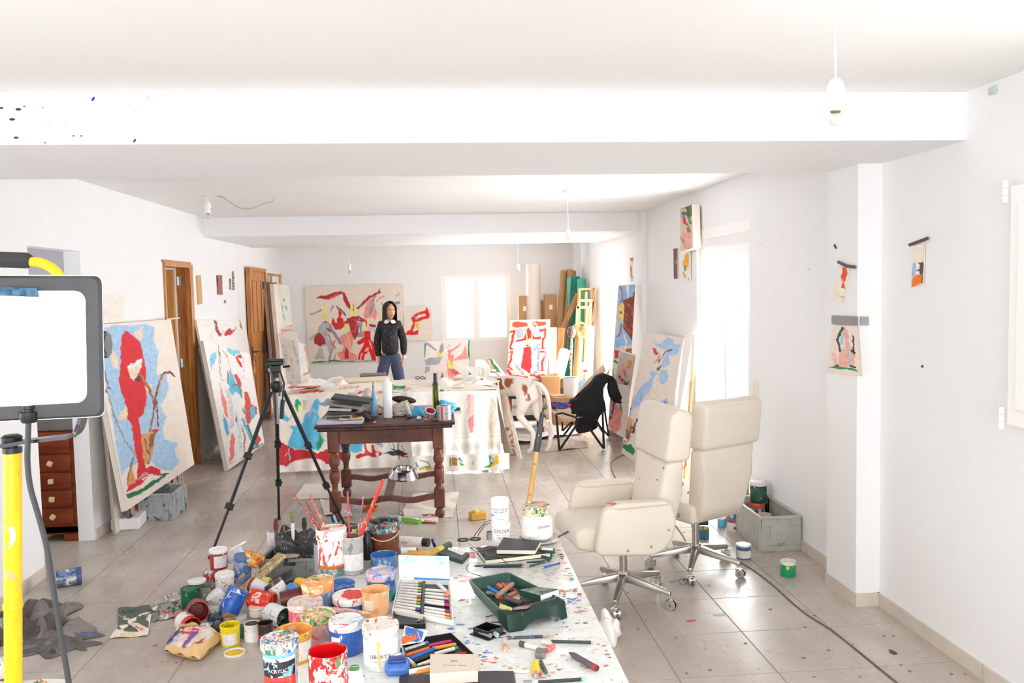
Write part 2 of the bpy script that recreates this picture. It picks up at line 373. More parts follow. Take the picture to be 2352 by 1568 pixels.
# floor: sub-floor (grout) and one slab per tile
GR = M('grout', 'BDB6AC', .8)
floor = st(B().box(((XL+XR)/2-.4, (YF+YB)/2, -.052), (XR-XL+2.4, YB-YF+.4, .1)).done('floor', GR, smooth=False))
def tile_mat():
 m, t, b = nt('floor_tile')
 g = nd(t, 'ShaderNodeNewGeometry'); oi = nd(t, 'ShaderNodeObjectInfo')
 mp = nd(t, 'ShaderNodeMapping', i_Scale=(1, .45, 1), i_Rotation=(0, 0, .5)); t.links.new(g.outputs['Position'], mp.inputs[0])
 n1 = nd(t, 'ShaderNodeTexNoise', i_Scale=2.6, i_Detail=8., i_Roughness=.6); t.links.new(mp.outputs[0], n1.inputs['Vector'])
 c1 = nd(t, 'ShaderNodeValToRGB'); e = c1.color_ramp.elements; e[0].position = .3; e[1].position = .68; e[0].color = (*srgb('A99E94'), 1); e[1].color = (*srgb('C6BCB1'), 1)
 t.links.new(n1.outputs['Fac'], c1.inputs[0])
 # smudges left by charcoal and shoes, stronger on the left where the paint is worked
 n2 = nd(t, 'ShaderNodeTexNoise', i_Scale=5., i_Detail=9., i_Roughness=.72, i_Distortion=.15); t.links.new(mp.outputs[0], n2.inputs['Vector'])
 sx = nd(t, 'ShaderNodeSeparateXYZ'); t.links.new(g.outputs['Position'], sx.inputs[0])
 mx_ = nd(t, 'ShaderNodeMapRange'); mx_.inputs['From Min'].default_value = 1.2; mx_.inputs['From Max'].default_value = -1.6; mx_.inputs['To Min'].default_value = .60; mx_.inputs['To Max'].default_value = .49; t.links.new(sx.outputs['X'], mx_.inputs['Value'])
 sub = nd(t, 'ShaderNodeMath', operation='SUBTRACT'); t.links.new(n2.outputs['Fac'], sub.inputs[0]); t.links.new(mx_.outputs[0], sub.inputs[1])
 mu = nd(t, 'ShaderNodeMath', operation='MULTIPLY', use_clamp=True, i_1=1.35); t.links.new(sub.outputs[0], mu.inputs[0])
 mi = nd(t, 'ShaderNodeMix', data_type='RGBA'); mi.inputs['B'].default_value = (*srgb('7B716B'), 1); t.links.new(mu.outputs[0], mi.inputs['Factor']); t.links.new(c1.outputs[0], mi.inputs['A'])
 # fine paint flecks
 vo = nd(t, 'ShaderNodeTexVoronoi', i_Scale=13.); t.links.new(g.outputs['Position'], vo.inputs['Vector'])
 n3 = nd(t, 'ShaderNodeTexNoise', i_Scale=2.); t.links.new(g.outputs['Position'], n3.inputs['Vector'])
 lt = nd(t, 'ShaderNodeMath', operation='LESS_THAN', i_1=.065); t.links.new(vo.outputs['Distance'], lt.inputs[0])
 gt = nd(t, 'ShaderNodeMath', operation='GREATER_THAN', i_1=.5); t.links.new(n3.outputs['Fac'], gt.inputs[0])
 ml = nd(t, 'ShaderNodeMath', operation='MULTIPLY'); t.links.new(lt.outputs[0], ml.inputs[0]); t.links.new(gt.outputs[0], ml.inputs[1])
 hs = nd(t, 'ShaderNodeHueSaturation'); hs.inputs['Saturation'].default_value = .8; hs.inputs['Value'].default_value = .5; t.links.new(vo.outputs['Color'], hs.inputs['Color'])
 mi2 = nd(t, 'ShaderNodeMix', data_type='RGBA'); t.links.new(ml.outputs[0], mi2.inputs['Factor']); t.links.new(mi.outputs['Result'], mi2.inputs['A']); t.links.new(hs.outputs[0], mi2.inputs['B'])
 # each tile a shade apart
 mr = nd(t, 'ShaderNodeMapRange'); mr.inputs['To Min'].default_value = .95; mr.inputs['To Max'].default_value = 1.04; t.links.new(oi.outputs['Random'], mr.inputs['Value'])
 sc_ = nd(t, 'ShaderNodeVectorMath', operation='SCALE'); t.links.new(mi2.outputs['Result'], sc_.inputs[0]); t.links.new(mr.outputs[0], sc_.inputs['Scale'])
 t.links.new(sc_.outputs[0], b.inputs['Base Color'])
 rr = nd(t, 'ShaderNodeMapRange'); rr.inputs['To Min'].default_value = .16; rr.inputs['To Max'].default_value = .42; t.links.new(n2.outputs['Fac'], rr.inputs['Value']); t.links.new(rr.outputs[0], b.inputs['Roughness'])
 MATS['floor_tile'] = m; return m
TM = tile_mat(); TS = .455
tb = B().box((0, 0, -.004), (TS-.005, TS-.005, .012), bev=.0012); t0 = tb.done('tile', TM, floor, smooth=False); tme = t0.data; first = True
xs0 = 1.484-TS*8.5-TS/2
extra = B()
for j in range(-3, 23):
 yc = 4.04+TS*(j+.5)
 for i in range(12):
  xc = 1.484+TS*(i-9+.5)
  x0, x1 = max(xc-TS/2, XL-.11), min(xc+TS/2, XR+.05)
  if x1-x0 < .03: continue
  full = (x1-x0) > TS-.01
  vx, vy = pr([(xc, yc, 0)])
  if full and -150 < vx[0] < 2500 and vy[0] < 1750:
   if first: t0.location = (xc, yc, 0); first = False
   else:
    o = bpy.data.objects.new('tile', tme); C.objects.link(o); o.parent = floor; o.location = (xc, yc, 0)
  else: extra.box(((x0+x1)/2, yc, -.004), (x1-x0-.005, TS-.005, .012))
for j in range(-15, -3):
 for i in range(12):
  xc = 1.484+TS*(i-9+.5); x0, x1 = max(xc-TS/2, XL-.11), min(xc+TS/2, XR+.05)
  if x1-x0 > .03: extra.box(((x0+x1)/2, 4.04+TS*(j+.5), -.004), (x1-x0-.005, TS-.005, .012))
extra.done('cut_tiles', TM, floor, smooth=False, kind='stuff')
# doors, windows
WF = M('white_aluminium_frame', 'FAFAF8', .35); GLS = M('window_glass', 'FFFFFF', .02, alpha=.06)
HAZE = None
WOOD = M('door_pine', 'C98A45', .4, var=.3, sc=5, col2='A8642A', stretch=(6, 6, .7)); METAL = M('brushed_steel', 'C9C7C2', .28, met=1)
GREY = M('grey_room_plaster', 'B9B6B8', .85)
def frame_x(name, X, y0, y1, z0, z1, leaves=2, t=.06, dep=.07, kind='structure'):
 r = B(); yc = (y0+y1)/2; zc = (z0+z1)/2
 r.box((0, 0, z1-zc-t/2), (dep+.004, y1-y0-.002, t)); r.box((0, 0, z0-zc+t/4), (dep+.004, y1-y0-.002, t/2))
 for s_ in (-1, 1): r.box((0, s_*((y1-y0)/2-t/2), 0), (dep, t, z1-z0))
 root = r.done(name, WF, smooth=False, loc=(X, yc, zc)); root['kind'] = kind
 Wd = (y1-y0-2*t)/leaves
 for i in range(leaves):
  a = -(y1-y0)/2+t+Wd*i; q = B(); ly = a+Wd/2; off = .018*(1 if i % 2 else -1); h = z1-z0-t*1.6
  for s_ in (-1, 1): q.box((off, ly+s_*(Wd/2-.02), 0), (.03, .04, h))
  for s_ in (-1, 1): q.box((off, ly, s_*(h/2-.025)), (.034, Wd-.04, .05))
  lf = q.done('sash', WF, root, smooth=False); B().box((off, ly, 0), (.006, Wd-.08, h-.1)).done('pane', GLS, lf, smooth=False)
 return root
bd = frame_x('door_1', XR+.06, BD[0], BD[1], .02, 2.06)
B().box((-.055, 0, 1.13), (.02, 1.34, .09), bev=.003).done('roller_box_cover', WF, bd, smooth=False)
fd = frame_x('door_2', XR+.06, FD[0], FD[1], .02, 1.98)
frame_x('window_2', XR+.04, SW[0], SW[1], .9, 2.2)
# white side casement standing open at the right edge of the view
sw = thing('window_shutter', 'white casement leaf with hinge barrels at the right edge of the picture', 'shutter', (XR-.03, 2.6, 1.55)); sw['kind'] = 'structure'
pT = atx(2324, 428, XR-.03); pB = atx(2318, 975, XR-.03); yy = (pT.y+pB.y)/2
sw.location = (XR-.03, yy, 0)
B().box((0, -.33, (pT.z+pB.z)/2), (.05, .62, pT.z-pB.z), bev=.008, seg=2).box((-.025, -.33, (pT.z+pB.z)/2), (.02, .5, pT.z-pB.z-.14), bev=.005).done('casement_leaf', WF, sw, smooth=False)
for z in (pT.z-.02, pB.z+.03):
 h = B()
 for k in range(3): h.cyl((-.03, .002, z-.045+k*.03), (-.03, .002, z-.017+k*.03), .011, n=14)
 h.done('hinge', M('white_hinge', 'FBFBFB', .3), sw)
# back window
r = B(); xc = (wbx0+wbx1)/2; zc = (wz0+wz1)/2; Wd = wbx1-wbx0; Hh = wz1-wz0
for s_ in (-1, 1): r.box((s_*(Wd/2-.04), 0, 0), (.08, .07, Hh-.1)); r.box((0, 0, s_*(Hh/2-.025)), (Wd, .07, .05))
r.box((0, 0, 0), (.1, .06, Hh)); wb = r.done('window_1', WF, smooth=False, loc=(xc, YB+.03, zc)); st(wb)
for s_ in (-1, 1):
 q = B();
 for k in (-1, 1): q.box((s_*Wd/4+k*(Wd/4-.045), .01, 0), (.03, .04, Hh-.1)); q.box((s_*Wd/4, .01, k*(Hh/2-.06)), (Wd/2-.1, .044, .03))
 lf = q.done('sash', WF, wb, smooth=False); B().box((s_*Wd/4, .01, 0), (Wd/2-.12, .006, Hh-.12)).done('pane', GLS, lf, smooth=False)
# front (behind the camera) window
r = B()
for x in (-2.1, -.7, .7, 2.1): r.box((x, 0, 0), (.08, .07, 1.9))
for z in (-.93, .93): r.box((0, 0, z), (4.2, .075, .07))
st(r.done('window_3', WF, smooth=False, loc=(0, YF, 1.45)))
r = B()
for y in (-1.08, 0, 1.08): r.box((0, y, 0), (.07, .07, 1.25))
for z in (-.6, .6): r.box((0, 0, z), (.075, 2.2, .06))
st(r.done('window_4', WF, smooth=False, loc=(XL-.04, 1.2, 1.525)))
# left rooms beyond the openings
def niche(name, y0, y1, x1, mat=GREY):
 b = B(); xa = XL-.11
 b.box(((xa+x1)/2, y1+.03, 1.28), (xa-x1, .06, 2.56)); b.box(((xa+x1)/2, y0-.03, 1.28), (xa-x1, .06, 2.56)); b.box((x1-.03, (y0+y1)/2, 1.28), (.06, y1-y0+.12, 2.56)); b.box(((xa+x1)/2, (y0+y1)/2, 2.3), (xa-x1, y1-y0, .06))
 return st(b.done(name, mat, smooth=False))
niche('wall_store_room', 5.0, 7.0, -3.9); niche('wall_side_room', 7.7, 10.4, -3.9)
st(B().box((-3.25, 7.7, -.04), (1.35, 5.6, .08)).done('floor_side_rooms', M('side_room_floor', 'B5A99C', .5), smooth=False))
# timber lining of the second doorway
r = B(); r.box((XL-.055, D2[1]-.018, 1.02), (.14, .036, 2.04)); r.box((XL-.055, D2[0]+.018, 1.02), (.14, .036, 2.04)); r.box((XL-.055, (D2[0]+D2[1])/2, 2.022), (.146, D2[1]-D2[0]-.004, .036))
r.box((XL-.02, D2[1]-.045, 1.01), (.02, .02, 2.02)); fr = st(r.done('door_3', WOOD, smooth=False))
B().box((XL+.008, D2[1]+.035, 1.02), (.016, .07, 2.04), bev=.003).done('casing', WOOD, fr, smooth=False)
B().box((XL+.006, (D2[0]+D2[1])/2, 2.05), (.012, D2[1]-D2[0]+.06, .025), bev=.003).done('casing', WOOD, fr, smooth=False)
B().box((XL-.5, D2[1]-.055, 1.0), (.72, .035, 1.98), bev=.004).done('door_leaf', M('door_edge_pine', 'E0A254', .4, var=.2, sc=6, stretch=(5, 5, .6)), fr, smooth=False)
for px, py in ((410, 645), (424, 833)):
 p = aty(px, py, D2[1]-.07); B().cyl((XL-.1, p.y, p.z-.045), (XL-.1, p.y, p.z+.045), .009).box((XL-.085, p.y+.008, p.z), (.03, .004, .085)).done('hinge', METAL, fr)
# third door: closed panelled pine door seen at a slant
y0, y1 = D3[0], D3[1]
d = B().box((0, 0, 1.03), (.05, y1-y0-.1, 2.0), bev=.004).done('door_4', WOOD, smooth=False, loc=(XL+.035, (y0+y1)/2, 0)); st(d)
for (a, z0, z1) in ((-.28, 1.2, 1.9), (0, 1.2, 1.9), (.28, 1.2, 1.9), (-.28, .15, .9), (0, .15, .9), (.28, .15, .9)):
 B().box((.03, a, (z0+z1)/2), (.02, .2, z1-z0), bev=.012, seg=2).done('panel', WOOD, d, smooth=False)
for s_ in (-1, 1): B().box((.01, s_*((y1-y0)/2-.025), 1.03), (.06, .055, 2.07), bev=.005).done('casing', WOOD, d, smooth=False)
B().box((.01, 0, 2.05), (.066, y1-y0-.004, .05), bev=.005).done('casing', WOOD, d, smooth=False)
hp = atx(577, 815, XL+.06); hy = hp.y-(y0+y1)/2
B().box((.045, hy, hp.z), (.012, .04, .22), bev=.004).cyl((.05, hy, hp.z+.04), (.1, hy, hp.z+.04), .01).tube([(.1, hy, hp.z+.04), (.1, hy+.05, hp.z+.04), (.1, hy+.14, hp.z+.035)], .01).done('door_handle', M('dark_bronze', '4A4038', .4, met=.6), d)
kp = atx(581, 850, XL+.08); tg = thing('key_tag', 'bright yellow oval tag hanging from the lock of the closed pine door', 'key tag', (XL+.105, kp.y, kp.z))
B().ball((0, 0, 0), .05, (.16, .55, 1), 8).done('fob', M('tag_yellow', 'FFC400', .4), tg); B().tube([(0, 0, .05), (0, .006, .09), (-.02, 0, .115)], .004).done('ring', METAL, tg)
for px, py in ((601, 655), (604, 801)):
 p = atx(px, py, XL+.06); B().cyl((.05, p.y-(y0+y1)/2, p.z-.05), (.05, p.y-(y0+y1)/2, p.z+.05), .016).done('hinge', M('dark_hinge', '4B4B55', .4, met=.5), d)
# light switch, wall marks
p = atx(1737, 890, XR); B().box((0, 0, 0), (.012, .08, .12), bev=.003).done('switch_plate', M('switch_cream', 'F2E7D6', .4), None, loc=(XR-.006, p.y, p.z)); tag(bpy.data.objects['switch_plate'], 'small cream light switch on the wall right of the glass door', 'switch')
b = B()
for px, py in ((1746, 562), (1858, 618), (1700, 616)): b.ball(atx(px, py, XR-.001), .006, (.3, 1, 1), 5)
b.done('nail_hole', M('hole_grey', 'B8AEAA', .8), bpy.data.objects['wall_right'])
# ================================================================ PAINTINGS
def Z(ox, oy, s, L): return [(q[0], [(ox+a*s, oy+b_*s) for a, b_ in pts(q[1])], *([q[2]*s] if len(q) > 2 else []), *q[3:]) for q in L]
RAW = 'EFE4D6'; OFF = 'F3EEE8'
k = .2999
S1 = Z(200, 720, k, [('A9CBEA', '105,125 200,85 330,95 460,75 520,110 505,180 545,300 530,420 545,470 600,450 630,560 600,640 560,700 600,800 580,880 590,960 690,990 670,1060 710,1130 650,1200 560,1190 480,1120 300,1180 265,1240 230,1050 190,800 140,500 110,300'),
 ('F0D9BF', '160,230 245,360 240,430 205,420'), ('F0D9BF', '425,90 425,180 400,210 360,150'), ('F0D9BF', '235,800 300,690 335,760 310,810 240,815'), ('F0D9BF', '440,560 500,530 490,600 460,620'),
 ('DC0F22', '290,125 380,190 412,230 440,360 458,480 445,560 458,640 440,760 398,800 410,900 432,1060 450,1180 500,1165 560,1190 570,1230 480,1240 420,1300 300,1370 310,1330 380,1260 390,1150 365,1050 345,860 305,800 315,750 270,620 243,520 255,400 258,200'),
 ('F3DCC2', '310,405 425,345 415,420 362,515 330,480'), ('E8F1F8', '312,400 420,345 425,375 320,420'), ('4A3A44', '360,500 400,470 412,525'),
 ('9C5A3C', '405,460 470,560 500,640 515,700 500,820 480,900', 16), ('C98A55', '415,470 460,560 490,640', 8), ('7A3A2C', '515,720 540,560 590,450 640,450 670,480', 16), ('DFA276', '545,600 560,530 590,470', 12), ('8A4A35', '530,650 545,860', 12),
 ('D99A5E', '415,930 530,890 515,1000 480,1150 440,1160 425,1050'), ('8C5B3A', '480,930 530,900 510,1000 470,1060'), ('D4202A', '505,895 540,895', 20),
 ('4A3226', '445,960 460,1050 485,1090 470,1150', 6), ('9A7B62', '155,590 210,790 280,960 370,1080', 8), ('6B3A2A', '135,440 150,520 180,575 150,560 145,600', 8),
 ('D99A5E', '360,1100 345,1200 380,1290 305,1320 330,1180'), ('5C3628', '355,1100 325,1200 310,1320', 8), ('E8D9C8', '400,1270 440,1225 500,1230 430,1265', 14), ('5B4A3A', '400,1275 440,1225 490,1225', 6),
 ('14713F', '290,1385 420,1340 500,1280 620,1225 560,1280 420,1370 350,1410 310,1415'), ('3B4A44', '560,1235 625,1225', 14), ('E2D7CF', '610,790 640,760 700,780 740,750', 8, .6)])
c1 = canvas('large canvas of a red figure on pale blue leaning at the left wall', aty(206, 747, 6.19), atx(392, 733, -2.42), fl(446, 1066, .22), fl(290, 1173, .22), 'F1E6DB', S1, depth=.035, warp=1.8, step=2.0)
B().box((-.15, .95, 1.315), (.02, .3, .01), rot=(0, .1, 0)).done('loose_canvas_edge', M('raw_canvas_edge', 'E9DFD0'), c1)
# canvases stacked behind it, seen on edge
def leaner(label, b0, b1, t0, t1, th=.03, col='C9B8A6', group=None, name='canvas', face=None, cat='canvas'):
 """canvas seen on edge: bottom corners b0,b1, top corners t0,t1"""
 b0, b1, t0, t1 = map(Vector, (b0, b1, t0, t1)); o0 = (b0+b1)/2; n = (b1-b0).cross(t0-b0).normalized()
 if n.x < 0: n = -n
 t = thing(name, label, cat, o0, group=group); L = [p-o0 for p in (b0, b1, t1, t0)]
 B().hexa([p for p in L]+[p-n*th for p in L]).done('stretcher', M('stretcher_'+col, col, .85, var=.15, sc=3, stretch=(1, 1, .3)), t, smooth=False)
 B().hexa([p+n*.002 for p in L]+[p+n*.0 for p in L]).done('cloth_face', face or M('primed_canvas', 'EFE9E1', .85, var=.04, sc=3), t, smooth=False); return t
leaner('plain canvas standing right behind the red figure canvas, seen on its edge', (-2.38, 6.36, .0), (-2.38, 7.7, 0), (-2.445, 6.36, 1.45), (-2.445, 7.7, 1.45), .02, 'C4B2A2')
leaner('stained canvas with dark red marks low on its edge behind the red figure canvas', (-2.30, 6.45, .0), (-2.30, 7.8, 0), (-2.435, 6.45, 1.33), (-2.435, 7.8, 1.33), .02, '8A6A60', face=SP('stained', 'C9B9AC', ['7A1F28', '3E4538'], .5, 6, .8))
wp = B().box((-2.36, 6.62, .045), (.2, .36, .09), rot=(0, 0, .1), bev=.01).done('plaster_block', WHITE); tag(wp, 'white block on the floor under the canvases at the left wall', 'block')
# sheet of pinned paper above
painting_l = thing('pinned_paper', 'faint cream sheet of paper pinned on the left wall above the red figure canvas', 'paper', (XL+.006, 6.7, 1.5))
o = painting('sheet', atx(210, 674, XL+.005), atx(283, 677, XL+.005), atx(283, 740, XL+.005), atx(208, 745, XL+.005), 'F4ECE4', Z(200, 520, .306, [('C9C0B8', '30,310 60,370', 3, .5), ('B9B0A8', '150,560 180,540', 3, .5)]), None); o.data.transform(Matrix.Translation(-painting_l.location)); o.parent = painting_l
# second stack
k = 200/848
T2 = Z(440, 720, k, [('A82632', '215,60 240,80 265,150 300,220 270,215 235,160'), ('C4262C', '315,215 330,170 370,140 395,165 440,125 405,190 385,215'), ('C89A50', '290,220 305,170', 10), ('B9BFC6', '310,110 350,120', 4), ('8A3B34', '470,30 485,150', 8), ('D9382C', '480,90 490,130', 10), ('BFE0EA', '180,240 230,150', 8, .5)])
canvas('white canvas with small dark red horns at its top, second stack along the left wall', atx(450, 735, -2.445), atx(562, 735, -2.445), (-2.27, 11.0, .1), (-2.27, 9.02, .1), 'F6F1EE', T2, depth=.02)
S2 = Z(440, 720, k, [('82CDE8', '185,400 240,370 240,440 205,510 190,560 182,450'), ('82CDE8', '345,320 400,355 450,340 480,265 495,300 470,390 410,410 350,370'), ('5F8A52', '255,290 265,330 285,480', 8), ('8AC0D8', '300,350 330,400', 10), ('E9EFC0', '345,360 355,480', 14),
 ('7C8A90', '265,330 262,480 290,640 320,660', 6), ('57794A', '350,560 355,680', 12), ('5FBDE0', '370,540 410,600 430,690 480,700 500,820 460,780 430,760 395,800 365,750 362,620'), ('1E8A50', '400,700 440,690 480,750 490,820', 9), ('F08A78', '275,650 300,760 345,880 360,1030 320,960 285,800'),
 ('D2342E', '425,425 480,395 485,440 450,430 505,530 475,520 440,470'), ('D9463C', '415,600 440,580 470,640 490,720 450,700'), ('D94A42', '515,760 550,770 580,880 630,900 640,970 600,1000 560,1080 530,1060 520,900'), ('58BEE4', '565,930 600,880 625,960 600,1030 575,1000'),
 ('4FA8D8', '310,980 345,1040 370,1170 340,1200 315,1100'), ('D8D4D8', '350,760 380,900 400,1080 370,1100', 40, .7), ('EE7A6C', '400,1150 420,1200 415,1400 370,1450 375,1230'), ('BEE2EE', '430,960 470,1150 480,1330', 26, .8), ('C4303A', '430,1010 440,1060', 12), ('1E8A50', '500,930 515,970', 16),
 ('1E8A50', '550,1090 580,1180 640,1290 570,1330', 24), ('5FBDE0', '500,1030 560,1180 610,1290', 26), ('C2323E', '490,1110 520,1200 510,1330', 12), ('D43A36', '620,1140 680,1230 640,1280 615,1200'), ('A9A6AC', '480,300 520,560 490,640', 5, .7), ('D9483E', '400,620 330,380', 5, .6), ('F0C070', '480,1080 495,1110', 14), ('A8A4A2', '370,1460 500,1400 560,1340', 8, .6), ('8C8480', '640,1290 690,1260', 14, .7)])
canvas('tall white canvas with blue, coral and green strokes, front of the second stack at left', atx(466, 782, -2.36), aty(571, 812, 10.0), fl(607, 1018, .01), fl(524, 1080, .01), 'F7F2F0', S2, depth=.04, warp=1.6, step=1.8)
for i, (y0, x1, zt, cc, lab) in enumerate([(8.94, -2.2, 1.2, 'D6C8BA', 'raw canvas nearest the timber doorway, leaning edge-on in the second stack'), (9.0, -2.13, 1.12, 'C8B8A8', 'narrow raw canvas wedged between its neighbours in the second stack')]):
 leaner(lab, (x1, y0-.12, .08), (x1, 9.5, .08), (-2.41+.035*i, y0, zt), (-2.41+.035*i, 9.5, zt), .03, cc)
# third stack by the pine door
def at2(px, py, X, Y=None): return atx(px, py, X)
canvas('off-white canvas with turquoise dabs in the stack right of the pine door', aty(627, 650, 12.7), aty(664, 656, 12.7), aty(671, 746, 12.6), aty(638, 752, 12.6), 'F2EFE9', Z(380, 540, .2296, [('8ADFC6', '1090,600 1120,580 1150,680 1180,700 1170,800 1130,860 1110,760'), ('8ADFC6', '1180,800 1200,850', 12), ('9A9AA0', '1183,630 1190,655', 12), ('A8A8B4', '1200,710 1212,740', 12)]), depth=.02, group='canvases in the stack right of the pine door')
b = thing('stretcher_frame', 'pale pine stretcher frame standing above the canvases right of the pine door', 'frame', (-2.3, 12.9, 0))
def bars(root, segs, wdt=.04, dep=.03, mat=None, name='bar'):
 for p, q in segs:
  p, q = Vector(p)-root.location, Vector(q)-root.location; d_ = q-p; L = d_.length; Mx = Matrix.Translation((p+q)/2) @ d_.to_track_quat('Z', 'Y').to_matrix().to_4x4()
  B().box((0, 0, 0), (wdt, dep, L), M4=Mx, bev=.003).done(name, mat or PINE, root, smooth=False)
PINE = M('raw_pine', 'DDB07A', .6, var=.22, sc=5, col2='C48F55', stretch=(5, 5, .6))
def fpx(Y, *seg): return [(aty(a[0], a[1], Y), aty(c[0], c[1], Y)) for a, c in seg]
bars(b, fpx(12.9, ((603, 628), (645, 633)), ((643, 630), (646, 760)), ((622, 632), (625, 760)), ((604, 628), (612, 900))), .045)
for (x0, x1, yt, yb, lab, cc) in [(604, 612, 648, 960, 'grey-brown canvas edge leaning next to the dark hinges of the pine door', 'A8968A'), (613, 618, 648, 950, 'thin brown canvas edge between a grey and a white one by the pine door', '8C6E5C'), (619, 628, 652, 940, 'white canvas edge leaning right of the thin brown one by the pine door', 'EDE6DC')]:
 Yq = 12.3; p0, p1 = aty(x0, yt, Yq), aty(x1, yt, Yq); q0, q1 = aty(x0+26, yb, Yq-.6), aty(x1+26, yb, Yq-.6); dz = Vector((0, 0, q0.z)); q0.z = q1.z = max(0, q0.z)
 t = thing('canvas', lab, 'canvas', q0); L = [p-q0 for p in (q0, q1, p1, p0)]; B().hexa(L+[p+Vector((0, .6, 0)) for p in L]).done('stretcher', M('edge_'+cc, cc, .85, var=.1), t, smooth=False)
canvas('small pale canvas with a coral edge leaning right of the pine door stack', aty(640, 765, 12.0), aty(680, 762, 12.0), aty(700, 868, 11.7), aty(660, 880, 11.7), 'F4F0EA', Z(380, 540, .2296, [('C6DCE4', '1180,1100 1210,1250 1240,1350', 40, .6), ('E8B0A0', '1130,990 1140,1250', 10)]), depth=.03)
canvas('narrow canvas with pale blue streaks and a timber edge, right of the pine door', aty(664, 778, 11.8), aty(681, 775, 11.8), aty(700, 865, 11.5), aty(674, 885, 11.5), 'F0ECE4', Z(380, 540, .2296, [('B4D4DC', '1270,1060 1290,1150 1330,1280', 26, .6), ('D8A468', '1232,1040 1275,1430', 9)]), depth=.03)
canvas('blank canvas showing its timber edge, rightmost of the group by the pine door', aty(684, 786, 11.6), aty(700, 790, 11.6), aty(716, 866, 11.3), aty(692, 884, 11.3), 'F6F3F0', Z(380, 540, .2296, [('DDA668', '1388,1100 1465,1460', 10), ('DDA668', '1385,1395 1440,1365', 20)]), depth=.03)
canvas('coral-striped canvas with a pine bar, middle of the stack right of the pine door', aty(637, 758, 12.3), aty(671, 745, 12.3), aty(672, 763, 12.3), aty(641, 772, 12.3), 'F3D9D2', Z(380, 540, .2296, [('DFAE72', '1115,925 1265,890', 24), ('E7A39A', '1125,965 1265,945', 14)]), depth=.02)
# back wall paintings
k = 310/2315
SB = Z(690, 640, k, [('B32A30', '180,315 260,330 340,285 420,290 560,240 680,210 770,235 775,280 830,400 860,470 850,530 790,460 740,370 720,250 640,290 560,330 490,365 400,350 330,340'), ('E8524A', '480,330 620,250 690,240 600,300 490,360'),
 ('B32A30', '965,500 1050,410 1180,290 1330,215 1370,150 1365,215 1400,240 1320,260 1200,330 1080,440 985,525'), ('F59A8A', '1130,400 1280,290 1260,400 1180,600 1290,480 1310,620 1290,720 1230,650 1090,700 1085,620'), ('8F98A8', '1285,300 1230,420 1190,600 1215,580 1270,430', 30),
 ('EE8674', '1300,390 1370,320 1440,295', 20), ('F0E48C', '430,400 440,540 485,700 375,720 375,500'), ('F0E48C', '850,640 850,430 890,370 905,540 940,380 960,450 960,650'), ('C0202A', '900,430 915,520 900,540', 14),
 ('9298A0', '150,590 240,580 360,520 370,550 280,590 180,620'), ('A2A4AC', '515,600 520,500 550,440 570,480 540,540'), ('5A5A52', '590,450 640,470 740,560 780,620 760,650 720,570 650,520'), ('E00F16', '650,520 720,580 690,660 740,690 740,740 640,770 620,700 660,640'), ('E00F16', '565,660 590,740 640,760 620,860 540,790 530,770'),
 ('C8323A', '620,760 740,740 860,680 800,790 700,860 600,870 540,790'), ('B02B34', '790,680 900,640 980,650 1000,700 1070,720 1060,750 980,720 990,860 1000,960 930,1060 870,980 850,850'), ('E85850', '940,700 970,780 930,900 880,910', 20), ('B3242C', '1180,770 1290,790 1290,840 1190,820'), ('C8303A', '1000,660 1090,720', 40),
 ('B9BABE', '370,740 480,740 500,860 440,960 540,1150 560,1180 500,1390 560,1380 600,1250 620,1400 480,1400 490,1300 450,1130 400,1160 340,1150 240,1380 300,1380 420,1380 380,1200 330,1180 250,1040 150,1080 160,1010 290,900 320,830'), ('8E93A6', '480,730 560,860 700,1080 740,1130 660,1110 500,870'), ('9BA0AA', '440,960 480,950 560,1170 530,1260 500,1390', 34),
 ('B5262E', '310,910 380,970 440,1080 440,1130 390,1120 350,1165 240,1115 235,1010'), ('D32A20', '415,745 445,738', 28), ('C2222A', '470,860 510,900', 34), ('F29484', '700,970 850,890 900,1010 880,1260 970,1320 980,1400 690,1390 620,1270 720,1240 740,1130 660,1020'), ('F8C9B0', '790,960 830,1040 870,1240 840,1270 780,1100', 20), ('B62830', '790,1150 830,1250 830,1370 770,1370 750,1270'), ('EE7A70', '590,1060 560,1130 600,1190', 34),
 ('EFE27C', '740,860 760,770 820,780 830,850 790,890'), ('989CA8', '970,750 1060,750 1050,900 1110,1000 970,1000 1020,890 990,830'), ('F7E9A0', '1085,870 1110,740 1180,740 1190,870'), ('C9202A', '1125,700 1140,820', 22), ('E60F14', '1065,900 1195,890 1215,1040 1290,1130 1300,1400 1220,1395 1190,1260 1100,1310 1090,1395 985,1390 1000,1290 1100,1090 1010,1140 960,1090 1060,1020 1110,1000'), ('F3DDC6', '1110,1240 1160,1180 1170,1290 1120,1380', 20), ('F3DDC6', '1030,1390 1060,1280', 18), ('F3DDC6', '1180,1050 1220,1200', 14),
 ('C9C8D4', '1190,840 1290,900', 60, .6), ('8A98AC', '1590,420 1650,390 1710,380 1700,430 1610,435'), ('9A9288', '1660,190 1690,280 1640,290 1710,260', 8, .6), ('9A9288', '1640,250 1650,310 1700,300', 8, .6), ('8A8078', '1660,470 1700,560 1670,640 1730,560', 8, .5), ('9298A0', '1380,410 1420,460 1410,520', 18), ('E8E47A', '1350,690 1380,600 1400,700 1370,730'),
 ('0E8A45', '190,1425 330,1410 480,1410 480,1390 650,1400 915,1405 920,1425 700,1425 500,1425 220,1445'), ('2F8A4C', '900,1420 1290,1400', 12)])
Yw = YB-.04
canvas('huge canvas of red, coral and grey winged figures on the back wall behind the person', aty(700, 657, Yw), aty(926, 652, Yw), aty(926, 827, Yw), aty(709, 834, Yw), 'EEE0D2', SB, depth=.03, warp=1.0, step=1.6, name='large_painting', cat='painting')
